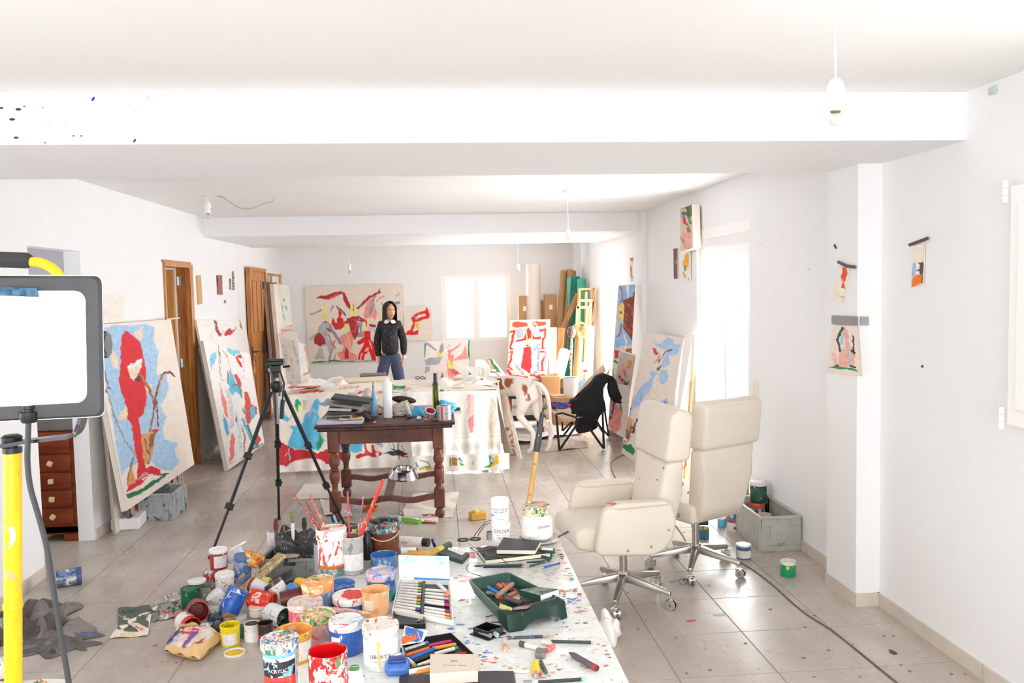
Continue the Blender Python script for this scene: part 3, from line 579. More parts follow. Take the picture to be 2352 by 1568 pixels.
SS = Z(690, 640, k, [('E21A1E', '1895,680 1950,620 2060,560 2150,540 2160,480 2190,520 2220,620 2200,680 2120,690 2010,740 2000,790 1940,860 1930,900 2020,880 2020,960 1800,960 1830,900 1890,880 1930,760 1900,700'), ('EEE0D2', '1980,670 2030,620 2150,590 2150,630 2050,660 1990,700'), ('9AA0AE', '1960,640 1990,700', 24), ('EEDC7C', '1950,860 1970,740 2030,740 2050,870'), ('4A4A50', '1995,770 2005,860', 8), ('CFC6BE', '2130,900 2180,820', 5, .6)])
canvas('smaller canvas of a red looping shape on the back wall right of the person', aty(926, 705, Yw), aty(990, 703, Yw), aty(993, 780, Yw), aty(928, 783, Yw), 'F0E4D8', SS, depth=.02, warp=1.0, step=1.6, name='small_painting', cat='painting')
k = 330/2352
SG = Z(950, 760, k, [('A8A8AE', '180,170 260,200 390,320 370,330 250,250 190,220'), ('9EA0AA', '420,330 430,250 480,190 495,310 440,390'), ('F0E468', '370,350 420,330 440,400 490,310 490,400 400,430'), ('D8363A', '390,430 425,430', 16), ('A9ABB8', '180,480 250,440 380,430 480,410 460,470 400,550 200,560'), ('F29A8C', '565,310 620,300 790,180 760,240 620,350 600,400 650,370 650,450 700,440 790,380 860,220 880,440 900,460 650,480 600,620 820,760 830,830 640,770 570,760 545,600'), ('F0E070', '565,470 600,470 620,560 650,480 650,620 560,600'), ('D23A36', '590,625 640,630', 14), ('C23A34', '470,680 500,780 590,860 400,860 440,760'), ('0F8A48', '170,210 205,210 190,430 165,430'), ('0F8A48', '900,150 930,150 915,280 920,420 925,560 905,560 905,450 885,400 885,330'), ('A4B0AC', '180,580 270,580 270,650 190,700'), ('0F8A48', '175,760 200,760 200,850 175,850'), ('DE6A60', '640,600 700,650 830,740 830,800 700,740 620,680'), ('A8A8AE', '540,290 590,240 570,220', 10)])
canvas('canvas with grey bird shapes, coral strokes and green edges under the back window', aty(975, 783, 12.6), aty(1079, 778, 12.6), aty(1079, 928, 12.3), aty(974, 930, 12.3), 'EFE5DD', SG, depth=.03, warp=1.0, step=1.6, name='leaning_painting', cat='painting')
SC = Z(950, 760, k, [('0F8A48', '1040,485 1200,465 1260,455 1300,490 1320,540 1400,640 1440,690 1350,650 1290,560 1240,480 1100,480'), ('0F8A48', '1265,655 1370,655 1370,680 1265,685'), ('F4A396', '1160,480 1240,490 1330,620 1260,640 1250,560'), ('F4A396', '1340,690 1400,690 1425,740 1370,745'), ('D8DCB0', '1240,470 1260,540', 10, .6)])
canvas('unframed sheet with a green outline and coral patches left of the red goblet painting', aty(1092, 826, 12.0), aty(1132, 824, 12.0), aty(1163, 862, 11.8), aty(1092, 880, 11.8), 'F7F3F0', SC, depth=.01, name='painted_sheet', cat='painting')
SW_ = Z(950, 760, k, [('B0643A', '905,680 940,700 965,795 885,790'), ('8A8A80', '890,640 910,700', 8), ('F3EA7A', '1075,610 1090,700 1110,760 1150,600 1165,620 1140,780 1080,790'), ('BFC0D4', '1120,620 1130,760', 12), ('D8403A', '1100,800 1135,800', 14), ('9A9C90', '1220,640 1215,780', 8), ('D0D6E0', '990,800 1080,830', 10)])
canvas('white sheet with a yellow crown mark and brown patch propped behind the dog', aty(1066, 843, 9.5), aty(1124, 840, 9.5), aty(1128, 884, 9.4), aty(1070, 888, 9.4), 'FBFAF8', SW_, depth=.01, name='painted_sheet', cat='painting')
# red goblet painting
k = 600/2352
SR = Z(1100, 560, k, [('F2552E', '300,715 330,700 440,705 440,745 330,755 300,740'), ('F2552E', '480,700 520,695 605,700 605,730 540,740 500,750'), ('F4F0A0', '500,710 520,730', 16), ('B8BBC8', '330,760 420,760 400,830 340,860'), ('B8BBC8', '480,750 600,745 580,820 500,830'), ('C0323A', '320,870 400,850 440,750 460,760 500,840 560,830 560,860 480,860 470,840 420,870 330,880'), ('EEDF78', '425,780 440,900 470,900 480,790', 10), ('D8343A', '405,930 470,925 475,1100 460,1170 410,1130 380,1120 395,1000'), ('1E9450', '425,915 445,915', 12),
 ('F23A1E', '285,790 320,780 300,860 280,940 300,945', 20), ('F23A1E', '265,975 300,970 285,1050 262,1110 300,1130', 16), ('F23A1E', '555,780 600,770 590,840 575,860 575,930', 20), ('F23A1E', '545,940 600,940', 8), ('F23A1E', '555,970 600,970 595,1020 570,1060 570,1130', 20), ('F23A1E', '545,1140 590,1140', 8), ('F23A1E', '260,1140 285,1180', 26), ('F23A1E', '310,1190 430,1200', 22), ('F23A1E', '470,1180 520,1190 585,1180 585,1210 520,1200', 18), ('F6DC70', '285,800 290,840', 10), ('F6DC70', '275,1000 280,1030', 10), ('F6DC70', '570,800 580,830', 12), ('F6DC70', '565,990 575,1010', 12), ('A9AEBB', '500,950 540,900 530,1150 480,1170', 24, .8), ('B2B5C2', '600,900 595,1100', 16, .8), ('B2B5C2', '340,1100 400,1170', 18, .6), ('D4D0D4', '255,1080 275,930', 10)])
canvas('canvas bordered with red goblets around a dark red dress shape, by the cardboard boxes', aty(1172, 735, 11.4), aty(1264, 733, 11.4), aty(1257, 874, 11.1), aty(1163, 870, 11.1), 'EDE4DC', SR, depth=.03, warp=.9, step=1.5, name='goblet_painting', cat='painting')
# horse painting and neighbours by the far door
k = 340/2050
SH = Z(1280, 540, k, [('96BFE6', '845,690 1085,685 1085,1500 780,1560 830,1200'), ('E8E2DE', '950,690 1000,690 990,860 970,860'), ('F3CF70', '880,940 920,930 935,1000 925,1180 880,1200 850,1100 850,1000'), ('8A4338', '905,900 960,875 1040,850 1085,750 1085,1450 1040,1470 960,1350 910,1290 915,1180 935,1000'), ('B4694A', '960,950 1040,1000 1050,1350 990,1330 930,1250 960,1100', 30, .6), ('E08040', '1075,900 1060,1300', 10), ('B8503C', '870,700 900,780 905,880 870,930', 14), ('303438', '870,1060 890,1080', 14), ('B8503C', '885,1230 880,1350 850,1400 815,1395', 16), ('C9C4D0', '830,1050 850,1250 820,1380', 34), ('E9E4DC', '930,1380 960,1470 940,1560', 24)])
k2 = 260/1165
SH += Z(1380, 740, k2, [('D23A3C', '135,280 190,290 175,370 145,380'), ('B8643C', '255,270 325,270 320,330 250,300'), ('1F8C48', '145,400 170,420', 20), ('F0DC60', '130,480 140,540', 14), ('2F9A54', '120,440 130,560', 8), ('E28A84', '110,800 230,900 200,1100 130,1160 80,1050'), ('6A3A38', '140,830 110,960 90,1000', 20), ('6FAAE0', '95,900 110,960', 10), ('187A42', '200,840 210,900', 14), ('187A42', '70,1130 120,1170', 16)])
canvas('tall canvas of a brown horse head on blue leaning beside the far door', aty(1421, 655, 9.55), aty(1459, 653, 9.55), aty(1440, 1010, 9.1), aty(1397, 985, 9.1), 'E4D8D0', SH, depth=.03, warp=1.0, step=1.5, name='horse_painting', cat='painting')
SP2 = Z(1380, 740, k2, [('D8D2D0', '200,300 340,350 330,380 200,340'), ('A9BEE6', '190,340 220,380 200,400'), ('B98464', '230,500 290,430 260,620 210,640'), ('E6A04E', '270,390 320,400 310,480 280,460'), ('E8A89A', '215,420 290,480 240,700 190,650'), ('7A5344', '190,560 260,640 220,800 190,760', 30, .7), ('2F6A48', '240,760 280,620', 24), ('D83A3A', '215,650 230,680', 16), ('E58C86', '140,800 230,860 230,1050 150,1160 90,1100 110,900'), ('7A4038', '180,900 190,1050 170,1160', 26, .8), ('6A7EC0', '240,500 260,560', 12), ('B8B0D8', '275,660 300,600', 10)])
canvas('long narrow canvas of pink and brown strokes in front of the horse painting', aty(1424, 806, 9.0), aty(1460, 818, 9.0), fl(1428, 1024, .01), fl(1397, 998, .01), 'DCC8BC', SP2, depth=.03, warp=1.2, step=1.5)
SV = Z(1380, 740, k2, [('A7C7EC', '545,175 600,220 640,200 690,150 740,170 760,220 820,230 800,300 780,340 700,350 700,440 640,470 620,420 690,300 600,260 560,230'), ('A7C7EC', '620,480 690,500 680,620 620,640 600,560'), ('A7C7EC', '490,520 540,495 600,540 590,760 600,820 690,780 690,900 600,890 580,700 540,600 500,700 440,760 400,860 330,900 300,1000 300,900 330,800 400,680 440,640 530,560'), ('E9DFD4', '560,540 600,540 590,800 540,860 440,880 480,760'), ('C83A44', '535,255 570,270 590,320 565,345 540,310'), ('7A4E42', '590,420 620,370 660,310 730,275', 13), ('B98E72', '560,420 590,380 600,330', 14), ('3F6A50', '570,470 600,460 600,505 570,500'), ('8A4A44', '600,480 620,440', 14), ('5A2A2A', '300,830 290,930', 18), ('5A2A2A', '330,1130 370,1000', 22), ('E2A078', '270,960 330,1000 310,1190 260,1160'), ('6A8ED8', '260,1000 240,1100', 16), ('7A5A54', '240,1060 280,1200 320,1080', 30, .7), ('C9567A', '230,1210 260,1230', 14), ('15853F', '215,1250 310,1260 360,1330 330,1370 225,1290'), ('6A4A4A', '660,820 640,890', 12), ('C9BDB2', '430,290 520,220', 5, .5)])
V1 = canvas('big pale canvas with a slim figure and sky-blue patches leaning left of the glass door', aty(1482, 762, 8.75), aty(1570, 775, 7.7), fl(1520, 1105, .01), fl(1428, 1040, .01), 'EADFD6', SV, depth=.03, warp=2., step=1.9, name='figure_painting', cat='painting')
def strut(name, label, cat, P, th, mat): # a leaning board between pixel-located corners
 P = [Vector(p) for p in P]; o0 = P[0].copy(); t = thing(name, label, cat, o0); L = [p-o0 for p in P]; B().hexa(L+[p+Vector(th) for p in L]).done('board', mat, t, smooth=False); return t
strut('canvas', 'bright white canvas edge just right of the pale figure painting', 'canvas', [fl(1540, 1095, 0), fl(1580, 1098, 0), atx(1596, 768, 2.26), atx(1577, 770, 2.26)], (.0, .06, 0), M('primed_white', 'FAF8F4', .7))
strut('canvas', 'cream canvas edge with a yellow fleck leaning at the glass door frame', 'canvas', [fl(1572, 1110, 0), fl(1592, 1112, 0), atx(1601, 770, 2.3), atx(1597, 770, 2.3)], (.0, .05, 0), M('primed_cream', 'F0E6D2', .7, var=.1, sc=3, col2='D8B878'))
cl = thing('clamp', 'small orange and red spring clip low on the canvas stack behind the office chair', 'clamp', atx(1568, 1062, 2.1)); B().tube([(0, 0, .05), (.03, 0, .03), (.03, 0, -.03), (0, 0, -.05)], .008).done('body', M('clip_orange', 'E0603A', .4), cl)
# works on the right wall
def hung(label, px, base, strokes, X=None, Y=None, depth=.004, name='drawing', cat='drawing', tape=None, **kw):
 q = [(atx(*p, X) if X is not None else aty(*p, Y)) for p in px]; t = canvas(label, *q, base, strokes, depth=depth, name=name, cat=cat, edge=M('paper_edge', 'EFE6D8', .8), **kw)
 if tape:
  r_ = [(atx(*p, X-.004) if X is not None else aty(*p, Y-.004)) for p in tape[0]]; b_ = B(); n_ = Vector((-.003, 0, 0)) if X is not None else Vector((0, -.003, 0)); b_.prism([p-t.location for p in r_], n_); b_.done('tape', M('tape_'+tape[1], tape[1], .5), t, smooth=False)
 return t
def L3(s): return Z(1280, 540, 340/2050, s)
hung('tall thick canvas of green, red and pink strokes hung highest on the right wall', [(1563, 480), (1589, 470), (1592, 570), (1563, 578)], 'D9C3A6', Z(1300, 380, .27636, [('5A6A48', '960,340 1035,330 1035,420 970,400', 40, .8), ('7FA8D8', '950,400 970,430', 22), ('C8383A', '980,430 990,480', 20), ('2F9A54', '1020,440 1040,480', 20), ('8A5A48', '1000,480 1030,560', 26, .8), ('E8A090', '975,560 1040,560 1030,700 970,680'), ('3F4A38', '1000,340 1020,410', 16), ('8A8A50', '955,600 975,640', 14)]), X=XR-.09, depth=.07, name='wall_canvas', cat='painting', step=1.3)
hung('little drawing of yellow and green strokes hanging under the tall wall canvas', [(1567, 572), (1586, 570), (1587, 643), (1566, 641)], 'F4EEE4', L3([('D8262E', '1780,180 1795,190', 30), ('F0B020', '1760,260 1820,240 1830,440 1780,480 1740,400'), ('3F9070', '1750,420 1790,420 1780,490 1750,500'), ('C89A40', '1740,520 1770,580', 26, .8), ('6A5A30', '1820,600 1810,615', 14)]), X=XR-.01, step=1.2)
hung('ragged strip of dark red paint hanging left of the little yellow drawing', [(1547, 571), (1556, 570), (1556, 640), (1548, 640)], '7A4A40', L3([('8A2A3A', '1620,520 1650,600', 30), ('C8B040', '1650,350 1665,430', 10), ('6A3A34', '1615,190 1640,300', 30)]), X=XR-.008, name='paint_strip', step=1.2)
hung('small brown and blue study hanging above the horse painting', [(1447, 592), (1460, 588), (1460, 645), (1448, 646)], 'E2D3C8', L3([('6A3A34', '1010,330 1030,345 1075,300', 26), ('A86A54', '1020,430 1030,580', 26, .8), ('96BFE6', '1015,600 1085,560 1085,630 1015,635')]), X=XR-.01, step=1.2)
k5 = .3507
def L5(s): return Z(1800, 350, k5, s)
hung('curled cream drawing of a red fish taped with brown tape on the pillar', [(1928, 612), (1953, 616), (1936, 694), (1908, 688)], 'F7EEDC', L5([('E04A30', '390,745 410,760 415,800 395,880 405,895 370,885 385,850 370,820'), ('E8907A', '385,830 395,850', 16), ('EBD8A8', '330,930 400,950', 4, .6), ('E0A090', '370,940 395,945', 8, .6)]), X=2.2, tape=([(1925, 598), (1945, 607), (1966, 610), (1965, 617), (1943, 614), (1924, 604)], '5A403A'), step=1.2, bulge=.01)
hung('pale drawing of a pink arch figure on green ground under grey tape on the pillar', [(1913, 746), (1972, 748), (1980, 864), (1898, 854)], 'F0E3D8', L5([('4A443E', '385,1150 350,1230 375,1310 365,1390 345,1395', 16), ('F2B4A0', '360,1320 400,1270 400,1180 420,1160 430,1240 470,1330 460,1400 360,1400'), ('F2A998', '400,1150 415,1230', 18), ('9ACFE0', '375,1250 395,1180', 16), ('9ACFE0', '420,1260 435,1400', 14, .8), ('4A443E', '455,1200 460,1320', 12, .8), ('3A3630', '450,1300 462,1310', 22), ('F0B8A8', '330,1320 340,1380', 24, .8), ('1E8A40', '295,1405 350,1398 480,1420 490,1435 400,1420 310,1412'), ('3A3630', '440,1400 470,1405', 14)]), X=2.2, tape=([(1911, 724), (1971, 727), (1971, 747), (1911, 744)], '8F8C89'), step=1.3, bulge=.006)
t_ = B().prism([aty(*p, 4.272) for p in ((1976, 727), (1995, 727), (1995, 747), (1976, 747))], (0, -.003, 0)).done('tape_strip', M('tape_A5A3A0', 'A5A3A0', .5), smooth=False); tag(t_, 'end of the grey tape folded round the front face of the pillar', 'tape')
hung('little orange and pale blue picture under slanting brown tape on the right wall', [(2097, 565), (2124, 558), (2120, 652), (2094, 659)], 'F4EBD6', L5([('A9BCE8', '845,725 870,725 860,800 835,870'), ('5A463E', '880,720 915,715 910,850 895,860 890,800'), ('F6F2E8', '865,730 890,730 890,790 870,800'), ('F57A10', '865,800 905,800 900,860 835,880 850,820'), ('4A4A44', '868,775 890,770', 7)]), X=XR-.008, tape=([(2087, 560), (2132, 543), (2133, 550), (2089, 566)], '5C4440'), step=1.2)
for px, py, lab in ((1918, 566, 'dark scrap stuck on the pillar above the red fish drawing'), (2118, 841, 'tiny dark scrap stuck low on the right wall')):
 p = atx(px, py, (2.2 if px < 1960 else XR-.004)); o = B().box((0, 0, 0), (.006, .03 if px < 1960 else .012, .012), rot=(.8, 0, 0), bev=.002).done('paint_scrap', M('scrap', '4A3A38', .7), loc=p); tag(o, lab, 'scrap')
p = atx(2281, 207, XR-.004); t = thing('tape_scrap', 'scrap of grey and mint tape high on the right wall near the beam end', 'tape', p); B().box((0, .012, 0), (.005, .035, .03), bev=.001).done('grey_piece', M('tape_grey2', 'C9CCC2', .6), t, smooth=False); B().box((-.002, -.012, 0), (.006, .02, .034), bev=.001).done('mint_piece', M('tape_mint', 'BFE0D0', .6), t, smooth=False)
# bits on the left wall
for q, lab, mt in (([(450, 633), (459, 632), (463, 697), (454, 699)], 'tan cardboard strip on the left wall right of the timber doorway', M('card_tan', 'D2A877', .8)), ([(497, 632), (508, 632), (509, 677), (499, 676)], 'small dark red painted panel on the left wall', SP('panel_red', 'B08070', ['7A2A30', '5A3A34', 'C0403A'], .6, 30, .6)), ([(533, 622), (536, 622), (537, 666), (534, 666)], 'thin painted strip on the left wall near the pine door', SP('strip_lw', 'D8D0B8', ['5A4030', '3A6A50', 'C0403A'], .6, 30, .6)), ([(527, 640), (529, 640), (529, 665), (527, 665)], 'shorter grey painted strip beside the thin strip on the left wall', SP('strip_lw2', 'A8A498', ['5A5040'], .6, 30, .6)), ([(515, 689), (517, 689), (517, 696), (515, 696)], 'tiny brown chip on the left wall below the red panel', M('chip', 'A08070', .7))):
 P4 = [atx(*p, XL+.002) for p in q]; o0 = P4[0].copy(); t = B().prism([p-o0 for p in P4], (.012, 0, 0)).done('wall_strip', mt, smooth=False, loc=o0); tag(t, lab, 'panel')
# ================================================================ FURNITURE AND LARGE THINGS
# dark turned-leg table
DK = M('dark_walnut', '7A4433', .45, var=.35, sc=4, col2='4A241C', stretch=(1, 1, 1), bump=.1, bsc=40)
tx0, tx1, ty0, ty1 = -.905, .10, 6.36, 7.3
dt = thing('dark_wooden_table', 'dark walnut table with turned legs and stretchers in the middle of the room', 'table', ((tx0+tx1)/2, (ty0+ty1)/2, 0))
hw, hd = (tx1-tx0)/2, (ty1-ty0)/2
B().box((0, 0, .735), (2*hw+.04, 2*hd+.03, .022), bev=.006, seg=2).box((0, 0, .712), (2*hw, 2*hd, .026), bev=.008, seg=2).done('tabletop', M('table_top_wood', '5A3128', .4, var=.4, sc=9, col2='2E1A18', bump=.15), dt)
for s_ in (-1, 1):
 B().box((0, s_*(hd-.07), .645), (2*hw-.2, .025, .105), bev=.003).done('apron', DK, dt, smooth=False)
 B().box((s_*(hw-.11), 0, .645), (.025, 2*hd-.14, .105), bev=.003).done('apron', DK, dt, smooth=False)
LP = [(0, .0), (.026, .0), (.037, .02), (.037, .045), (.024, .07), (.024, .075), (.043, .085)]
LT = [(.03, .225), (.023, .245), (.021, .265), (.026, .3), (.039, .345), (.041, .365), (.033, .4), (.024, .408), (.033, .415), (.033, .425), (.024, .432), (.036, .455), (.042, .485), (.036, .52), (.024, .545), (.021, .558), (.03, .57), (.03, .58), (0, .58)]
LTs = [(r, .225+(z-.225)*.9) for r, z in LT]
legs = []
for sx in (-1, 1):
 for sy in (-1, 1):
  M4 = Matrix.Translation((sx*(hw-.11), sy*(hd-.07), 0))
  B().lathe(LP+[(0, .085)], 20, M4).box((0, 0, .155), (.082, .082, .145), bev=.008, M4=M4).lathe([(0, .225)]+LTs, 20, M4).box((0, 0, .62), (.082, .082, .17), bev=.006, M4=M4).done('leg', DK, dt, ang=30)
for sy in (-1, 1):
 b = B(); n = 14
 for i in range(n):
  x0 = -(hw-.15)+(2*hw-.3)*i/n; x1 = x0+(2*hw-.3)/n; z0, z1 = (.155+.012*math.cos(x/(hw-.15)*pi*2) for x in (x0, x1)); y = sy*(hd-.07)
  b.hexa([(x0, y-.02, z0-.02), (x1, y-.02, z1-.02), (x1, y+.02, z1-.02), (x0, y+.02, z0-.02), (x0, y-.02, z0+.02), (x1, y-.02, z1+.02), (x1, y+.02, z1+.02), (x0, y+.02, z0+.02)])
 b.done('stretcher', DK, dt, smooth=False)
B().box((.0, 0, .155), (.07, 2*hd-.18, .025), bev=.003).done('middle_stretcher', M('old_board', '8A6E5C', .7, var=.2), dt, smooth=False)
# steel bowl resting on the middle stretcher
bo = thing('steel_bowl', 'tilted shiny steel bowl lying on the rear stretcher of the dark table', 'bowl', (-.31, 7.14, .172), rot=(.15, .06, 0))
B().lathe([(0, .0), (.128, .0), (.12, .01), (.098, .062), (.094, .066), (.09, .062), (.085, .02), (.0, .015)], 36).done('shell', M('polished_steel', 'D8D8D8', .14, met=1), bo)
# white work table (foreground)
wl, wr, wn, wf_ = -.43, .465, 1.35, 3.27
WT = SP('worktop', 'E9ECE8', ['E9A9A0', '3D5FB0', 'D8463A', '2E8A58', 'C98A4A', '6A6A70', 'E8C65A'], amt=.17, sc=17, r=.18, stretch=(1, 1.3, 1), seed=3)
wt = thing('white_work_table', 'long white paint-spattered work table in the foreground', 'table', ((wl+wr)/2, (wn+wf_)/2, 0))
B().box((0, 0, .73), (wr-wl, wf_-wn, .02), bev=.003, seg=2).done('tabletop', WT, wt)
B().box((0, 0, .705), (wr-wl-.12, wf_-wn-.2, .03)).done('under_frame', M('frame_white', 'DAD8D4', .5), wt, smooth=False)
for sx in (-1, 1):
 for sy in (-1, 1): B().box((sx*((wr-wl)/2-.1), sy*((wf_-wn)/2-.15), .345), (.045, .045, .69), bev=.004).done('leg', M('frame_white', 'DAD8D4', .5), wt, smooth=False)
def splats(parent, items, z):
 """paint marks lying on the top: (px,py,w_px,h_px,colour)"""
 for px, py, w_, h_, c, n in items:
  p = fl(px, py, z); s_ = p.y/F; b = B(); r_ = random.Random(int(px*7+py))
  for i in range(n):
   dx, dy = r_.gauss(0, w_*.3)*s_, r_.gauss(0, h_*.3)*s_*3.0; q = []
   R_ = r_.uniform(.12, .35)*min(w_, 22)*s_; m_ = 9
   R_ *= .62; dx = min(max(p.x+dx, wl+.02), wr-.02)-p.x; dy = min(max(p.y+dy, wn), wf_-.02)-p.y
   for k in range(m_):
    a = 2*pi*k/m_; rr = R_*r_.uniform(.4, 1.3); q.append((p.x+dx+rr*math.cos(a)*1.6, p.y+dy+rr*math.sin(a)*.8, z+.0004+.0002*i/n))
   b.prism(q, (0, 0, .0006))
  o = b.done('paint_mark', M('pm_'+c, c, .45), None, smooth=False); o.data.transform(Matrix.Translation(-parent.location)); o.parent = parent; o['kind'] = 'stuff'
splats(wt, [(1067, 1328, 46, 14, 'F0AFA8', 16), (1310, 1379, 34, 16, '5B82C4', 14), (1290, 1360, 60, 16, 'D06A44', 14), (1330, 1400, 50, 16, 'C98A86', 9), (1065, 1378, 36, 6, '8A6A50', 8), (1068, 1391, 36, 5, 'D9E07A', 7), (1310, 1357, 26, 3, '4FC08A', 4), (1115, 1246, 40, 8, 'E98A74', 10), (1265, 1318, 60, 20, 'C8B050', 8), (1290, 1300, 60, 40, 'D8A8A8', 8), (1070, 1470, 40, 20, '6FA0D8', 8), (1330, 1365, 50, 20, 'B84C4C', 7), (1120, 1515, 60, 12, 'E07A68', 12), (1250, 1520, 80, 30, 'F0A090', 12), (1180, 1530, 60, 20, 'D8C860', 6), (1360, 1530, 60, 16, 'D8584C', 7), (1115, 1500, 30, 10, '4A6FC0', 6), (1240, 1550, 60, 10, 'E58A7A', 6), (1300, 1440, 80, 30, '6A6A6A', 9), (1050, 1440, 60, 30, '5A8AA8', 8), (1150, 1415, 60, 20, '3A3A44', 7), (1185, 1275, 60, 14, 'E9B0A8', 6), (1300, 1270, 50, 20, '3A3A40', 6), (1390, 1480, 40, 60, 'B85C50', 6), (1330, 1320, 40, 30, '2F8A68', 5)], .7405)
# camera tripod
TB = M('tripod_black', '1C1D20', .35); TBm = M('tripod_grip', '2A2A2D', .7)
feet = [fl(483, 1284), fl(641, 1194), fl(790, 1205)]
cen = sum(feet, Vector())/3; apx = aty(635, 878, cen.y);
tp = thing('camera_tripod', 'black camera tripod standing open left of the dark table', 'tripod', (apx.x, cen.y, 0))
hz = apx.z
for i, f_ in enumerate(feet):
 f_ = f_-tp.location; top = Vector((0, 0, hz-.02)); d_ = (f_-top); side = d_.cross(Vector((0, 0, 1))).normalized()
 a = top+d_*.04+Vector((d_.x, d_.y, 0)).normalized()*.03
 q = [a, a.lerp(f_, .4), a.lerp(f_, .7), f_+Vector((0, 0, .012))]
 lg = B().cyl(q[0], q[1], .0145, n=10).cyl(q[1]-(q[1]-q[0])*.06, q[2], .012, n=10).cyl(q[2]-(q[2]-q[1])*.06, q[3], .0095, n=10).done('leg', TB, tp)
 for k in (1, 2): B().box((0, 0, 0), (.036, .036, .035), bev=.004, M4=Matrix.Translation(q[k]) @ d_.to_track_quat('Z', 'Y').to_matrix().to_4x4()).cyl(q[k], q[k]+side*.03, .008, n=8).done('leg_clamp', TBm, lg, smooth=False)
 B().ball((0, 0, 0), .014, (1, 1, 1.1), 6).done('rubber_foot', TBm, lg, loc=f_+Vector((0, 0, .014)))
B().lathe([(0, hz-.07), (.03, hz-.07), (.045, hz-.03), (.04, hz+.0), (.02, hz+.01), (0, hz+.01)], 18).done('shoulder', TB, tp)
B().cyl((0, 0, hz-.3), (0, 0, hz+.06), .012).done('centre_column', M('tripod_silver', '8A8A8E', .3, met=.8), tp)
B().cyl((0, 0, hz+.035), (0, 0, hz+.075), .026, n=16).box((0, 0, hz+.1), (.07, .06, .055), bev=.008).box((0, 0, hz+.14), (.125, .085, .028), bev=.006).box((0, 0, hz+.162), (.12, .06, .016), bev=.004).cyl((.05, 0, hz+.11), (.1, 0, hz+.115), .009).cyl((-.05, 0, hz+.09), (-.08, 0, hz+.085), .014).done('pan_head', TB, tp, ang=25)
B().tube([(.035, -.03, hz+.08), (.07, -.09, hz+.0), (.06, -.14, hz-.13)], .006).cyl((.062, -.13, hz-.11), (.055, -.16, hz-.24), .014).done('pan_handle', TBm, tp)
# work lamp (left foreground)
LY = 1.5
def lp(px, py, y=LY): return aty(px, py, y)
AL = M('lamp_housing', '4A4A4C', .5, met=.3, var=.1, sc=30); YEL = SP('yellow_steel', 'FFC408', ['D9A878', 'C24A2A', 'E8E4D8'], .16, 14, .3, (1, 1, .5)); BLK = M('lamp_black', '1E1E20', .4)
lo = Vector((lp(28, 1300).x, LY+.08, 0))
wlmp = thing('work_lamp', 'lit work lamp with yellow tubular stand and carrying handle, left foreground', 'lamp', lo)
def rel(p): return Vector(p)-lo
TRp, BRp = lp(196, 668), lp(200, 924); wdt = .40; sl = lp(0, 657).z-TRp.z; slb = lp(0, 936).z-BRp.z
TL_ = TRp+Vector((-wdt, .03, (TRp.z-BRp.z)*.05)); BL_ = BRp+Vector((-wdt, .03, -.012)); cc = (TRp+BRp+TL_+BL_)/4
o8 = [rel(p) for p in (BL_, BRp, TRp, TL_)]
ctr = sum(o8, Vector())/4
def inset(f_, dy): return [ctr+(p-ctr)*1.0+Vector((math.copysign(-f_, (p-ctr).x), dy, math.copysign(-f_, (p-ctr).z))) for p in o8]
def roundrect(P, r, n=6):
 out = []
 for i in range(4):
  p, a, c = P[i], P[i-1], P[(i+1) % 4]; u, v = (a-p).normalized(), (c-p).normalized()
  for k in range(n+1):
   t_ = k/n*pi/2; out.append(p+u*(r*(1-math.sin(t_)))+v*(r*(1-math.cos(t_))))
 return out
outer, inn, inn2 = roundrect(inset(0, -.0), .018), roundrect(inset(.021, 0), .013), roundrect(inset(.026, .008), .013)
back = [p+Vector((0, .045, 0)) for p in outer]
b = B(); rings = [[b.bm.verts.new(p) for p in R_] for R_ in (back, outer, inn, inn2)]
for A_, B_ in zip(rings, rings[1:]):
 for i in range(len(A_)): j = (i+1) % len(A_); b.bm.faces.new((A_[i], A_[j], B_[j], B_[i]))
b.bm.faces.new(rings[0]); b.done('housing', AL, wlmp, ang=40)
b = B(); b.bm.faces.new([b.bm.verts.new(p+Vector((0, -.001, 0))) for p in inn2]); b.done('light_panel', M('lit_panel', 'F6FBFF', .4, em=1.25), wlmp, smooth=False)
def bars_tape():
 q = [rel(lp(x, y))+Vector((0, -.001, 0)) for x, y in ((0, 659), (86, 662), (92, 682), (0, 679))]; B().prism(q, (0, -.0015, 0)).done('tape', M('dark_teal_tape', '1A3E54', .25, var=.4, sc=90, col2='3F7090'), wlmp, smooth=False, label='strip of creased dark blue tape')
bars_tape()
def arc(P, n=8): # smooth through points (Catmull-Rom)
 P = [Vector(p) for p in P]; Q = [P[0]]+P+[P[-1]]; out = []
 for i in range(1, len(Q)-2):
  for k in range(n):
   t = k/n; a, b_, c, d = Q[i-1], Q[i], Q[i+1], Q[i+2]; out.append(.5*((2*b_)+(c-a)*t+(2*a-5*b_+4*c-d)*t*t+(3*b_-a-3*c+d)*t*t*t))
 out.append(P[-1]); return out
hy = LY+.03
B().tube([rel(p) for p in arc([lp(-60, 597, hy), lp(72, 601, hy), lp(95, 604, hy), lp(120, 616, hy), lp(140, 640, hy), lp(150, 675, hy)])], .0085, 12).done('handle', YEL, wlmp)
B().tube([rel(p) for p in (lp(-220, 590, hy), lp(-60, 594, hy), lp(60, 598, hy), lp(66, 598.5, hy), lp(71, 599, hy))], [.0135, .0135, .0135, .0125, .010], 16).done('foam_grip', M('foam', '3C3C3E', .95, bump=.5, bsc=400), wlmp)
ky = LY+.03; kc = rel(lp(206, 792, ky)); b = B(); b.cyl(kc+Vector((-.002, 0, 0)), kc+Vector((.006, 0, 0)), .017, n=20)
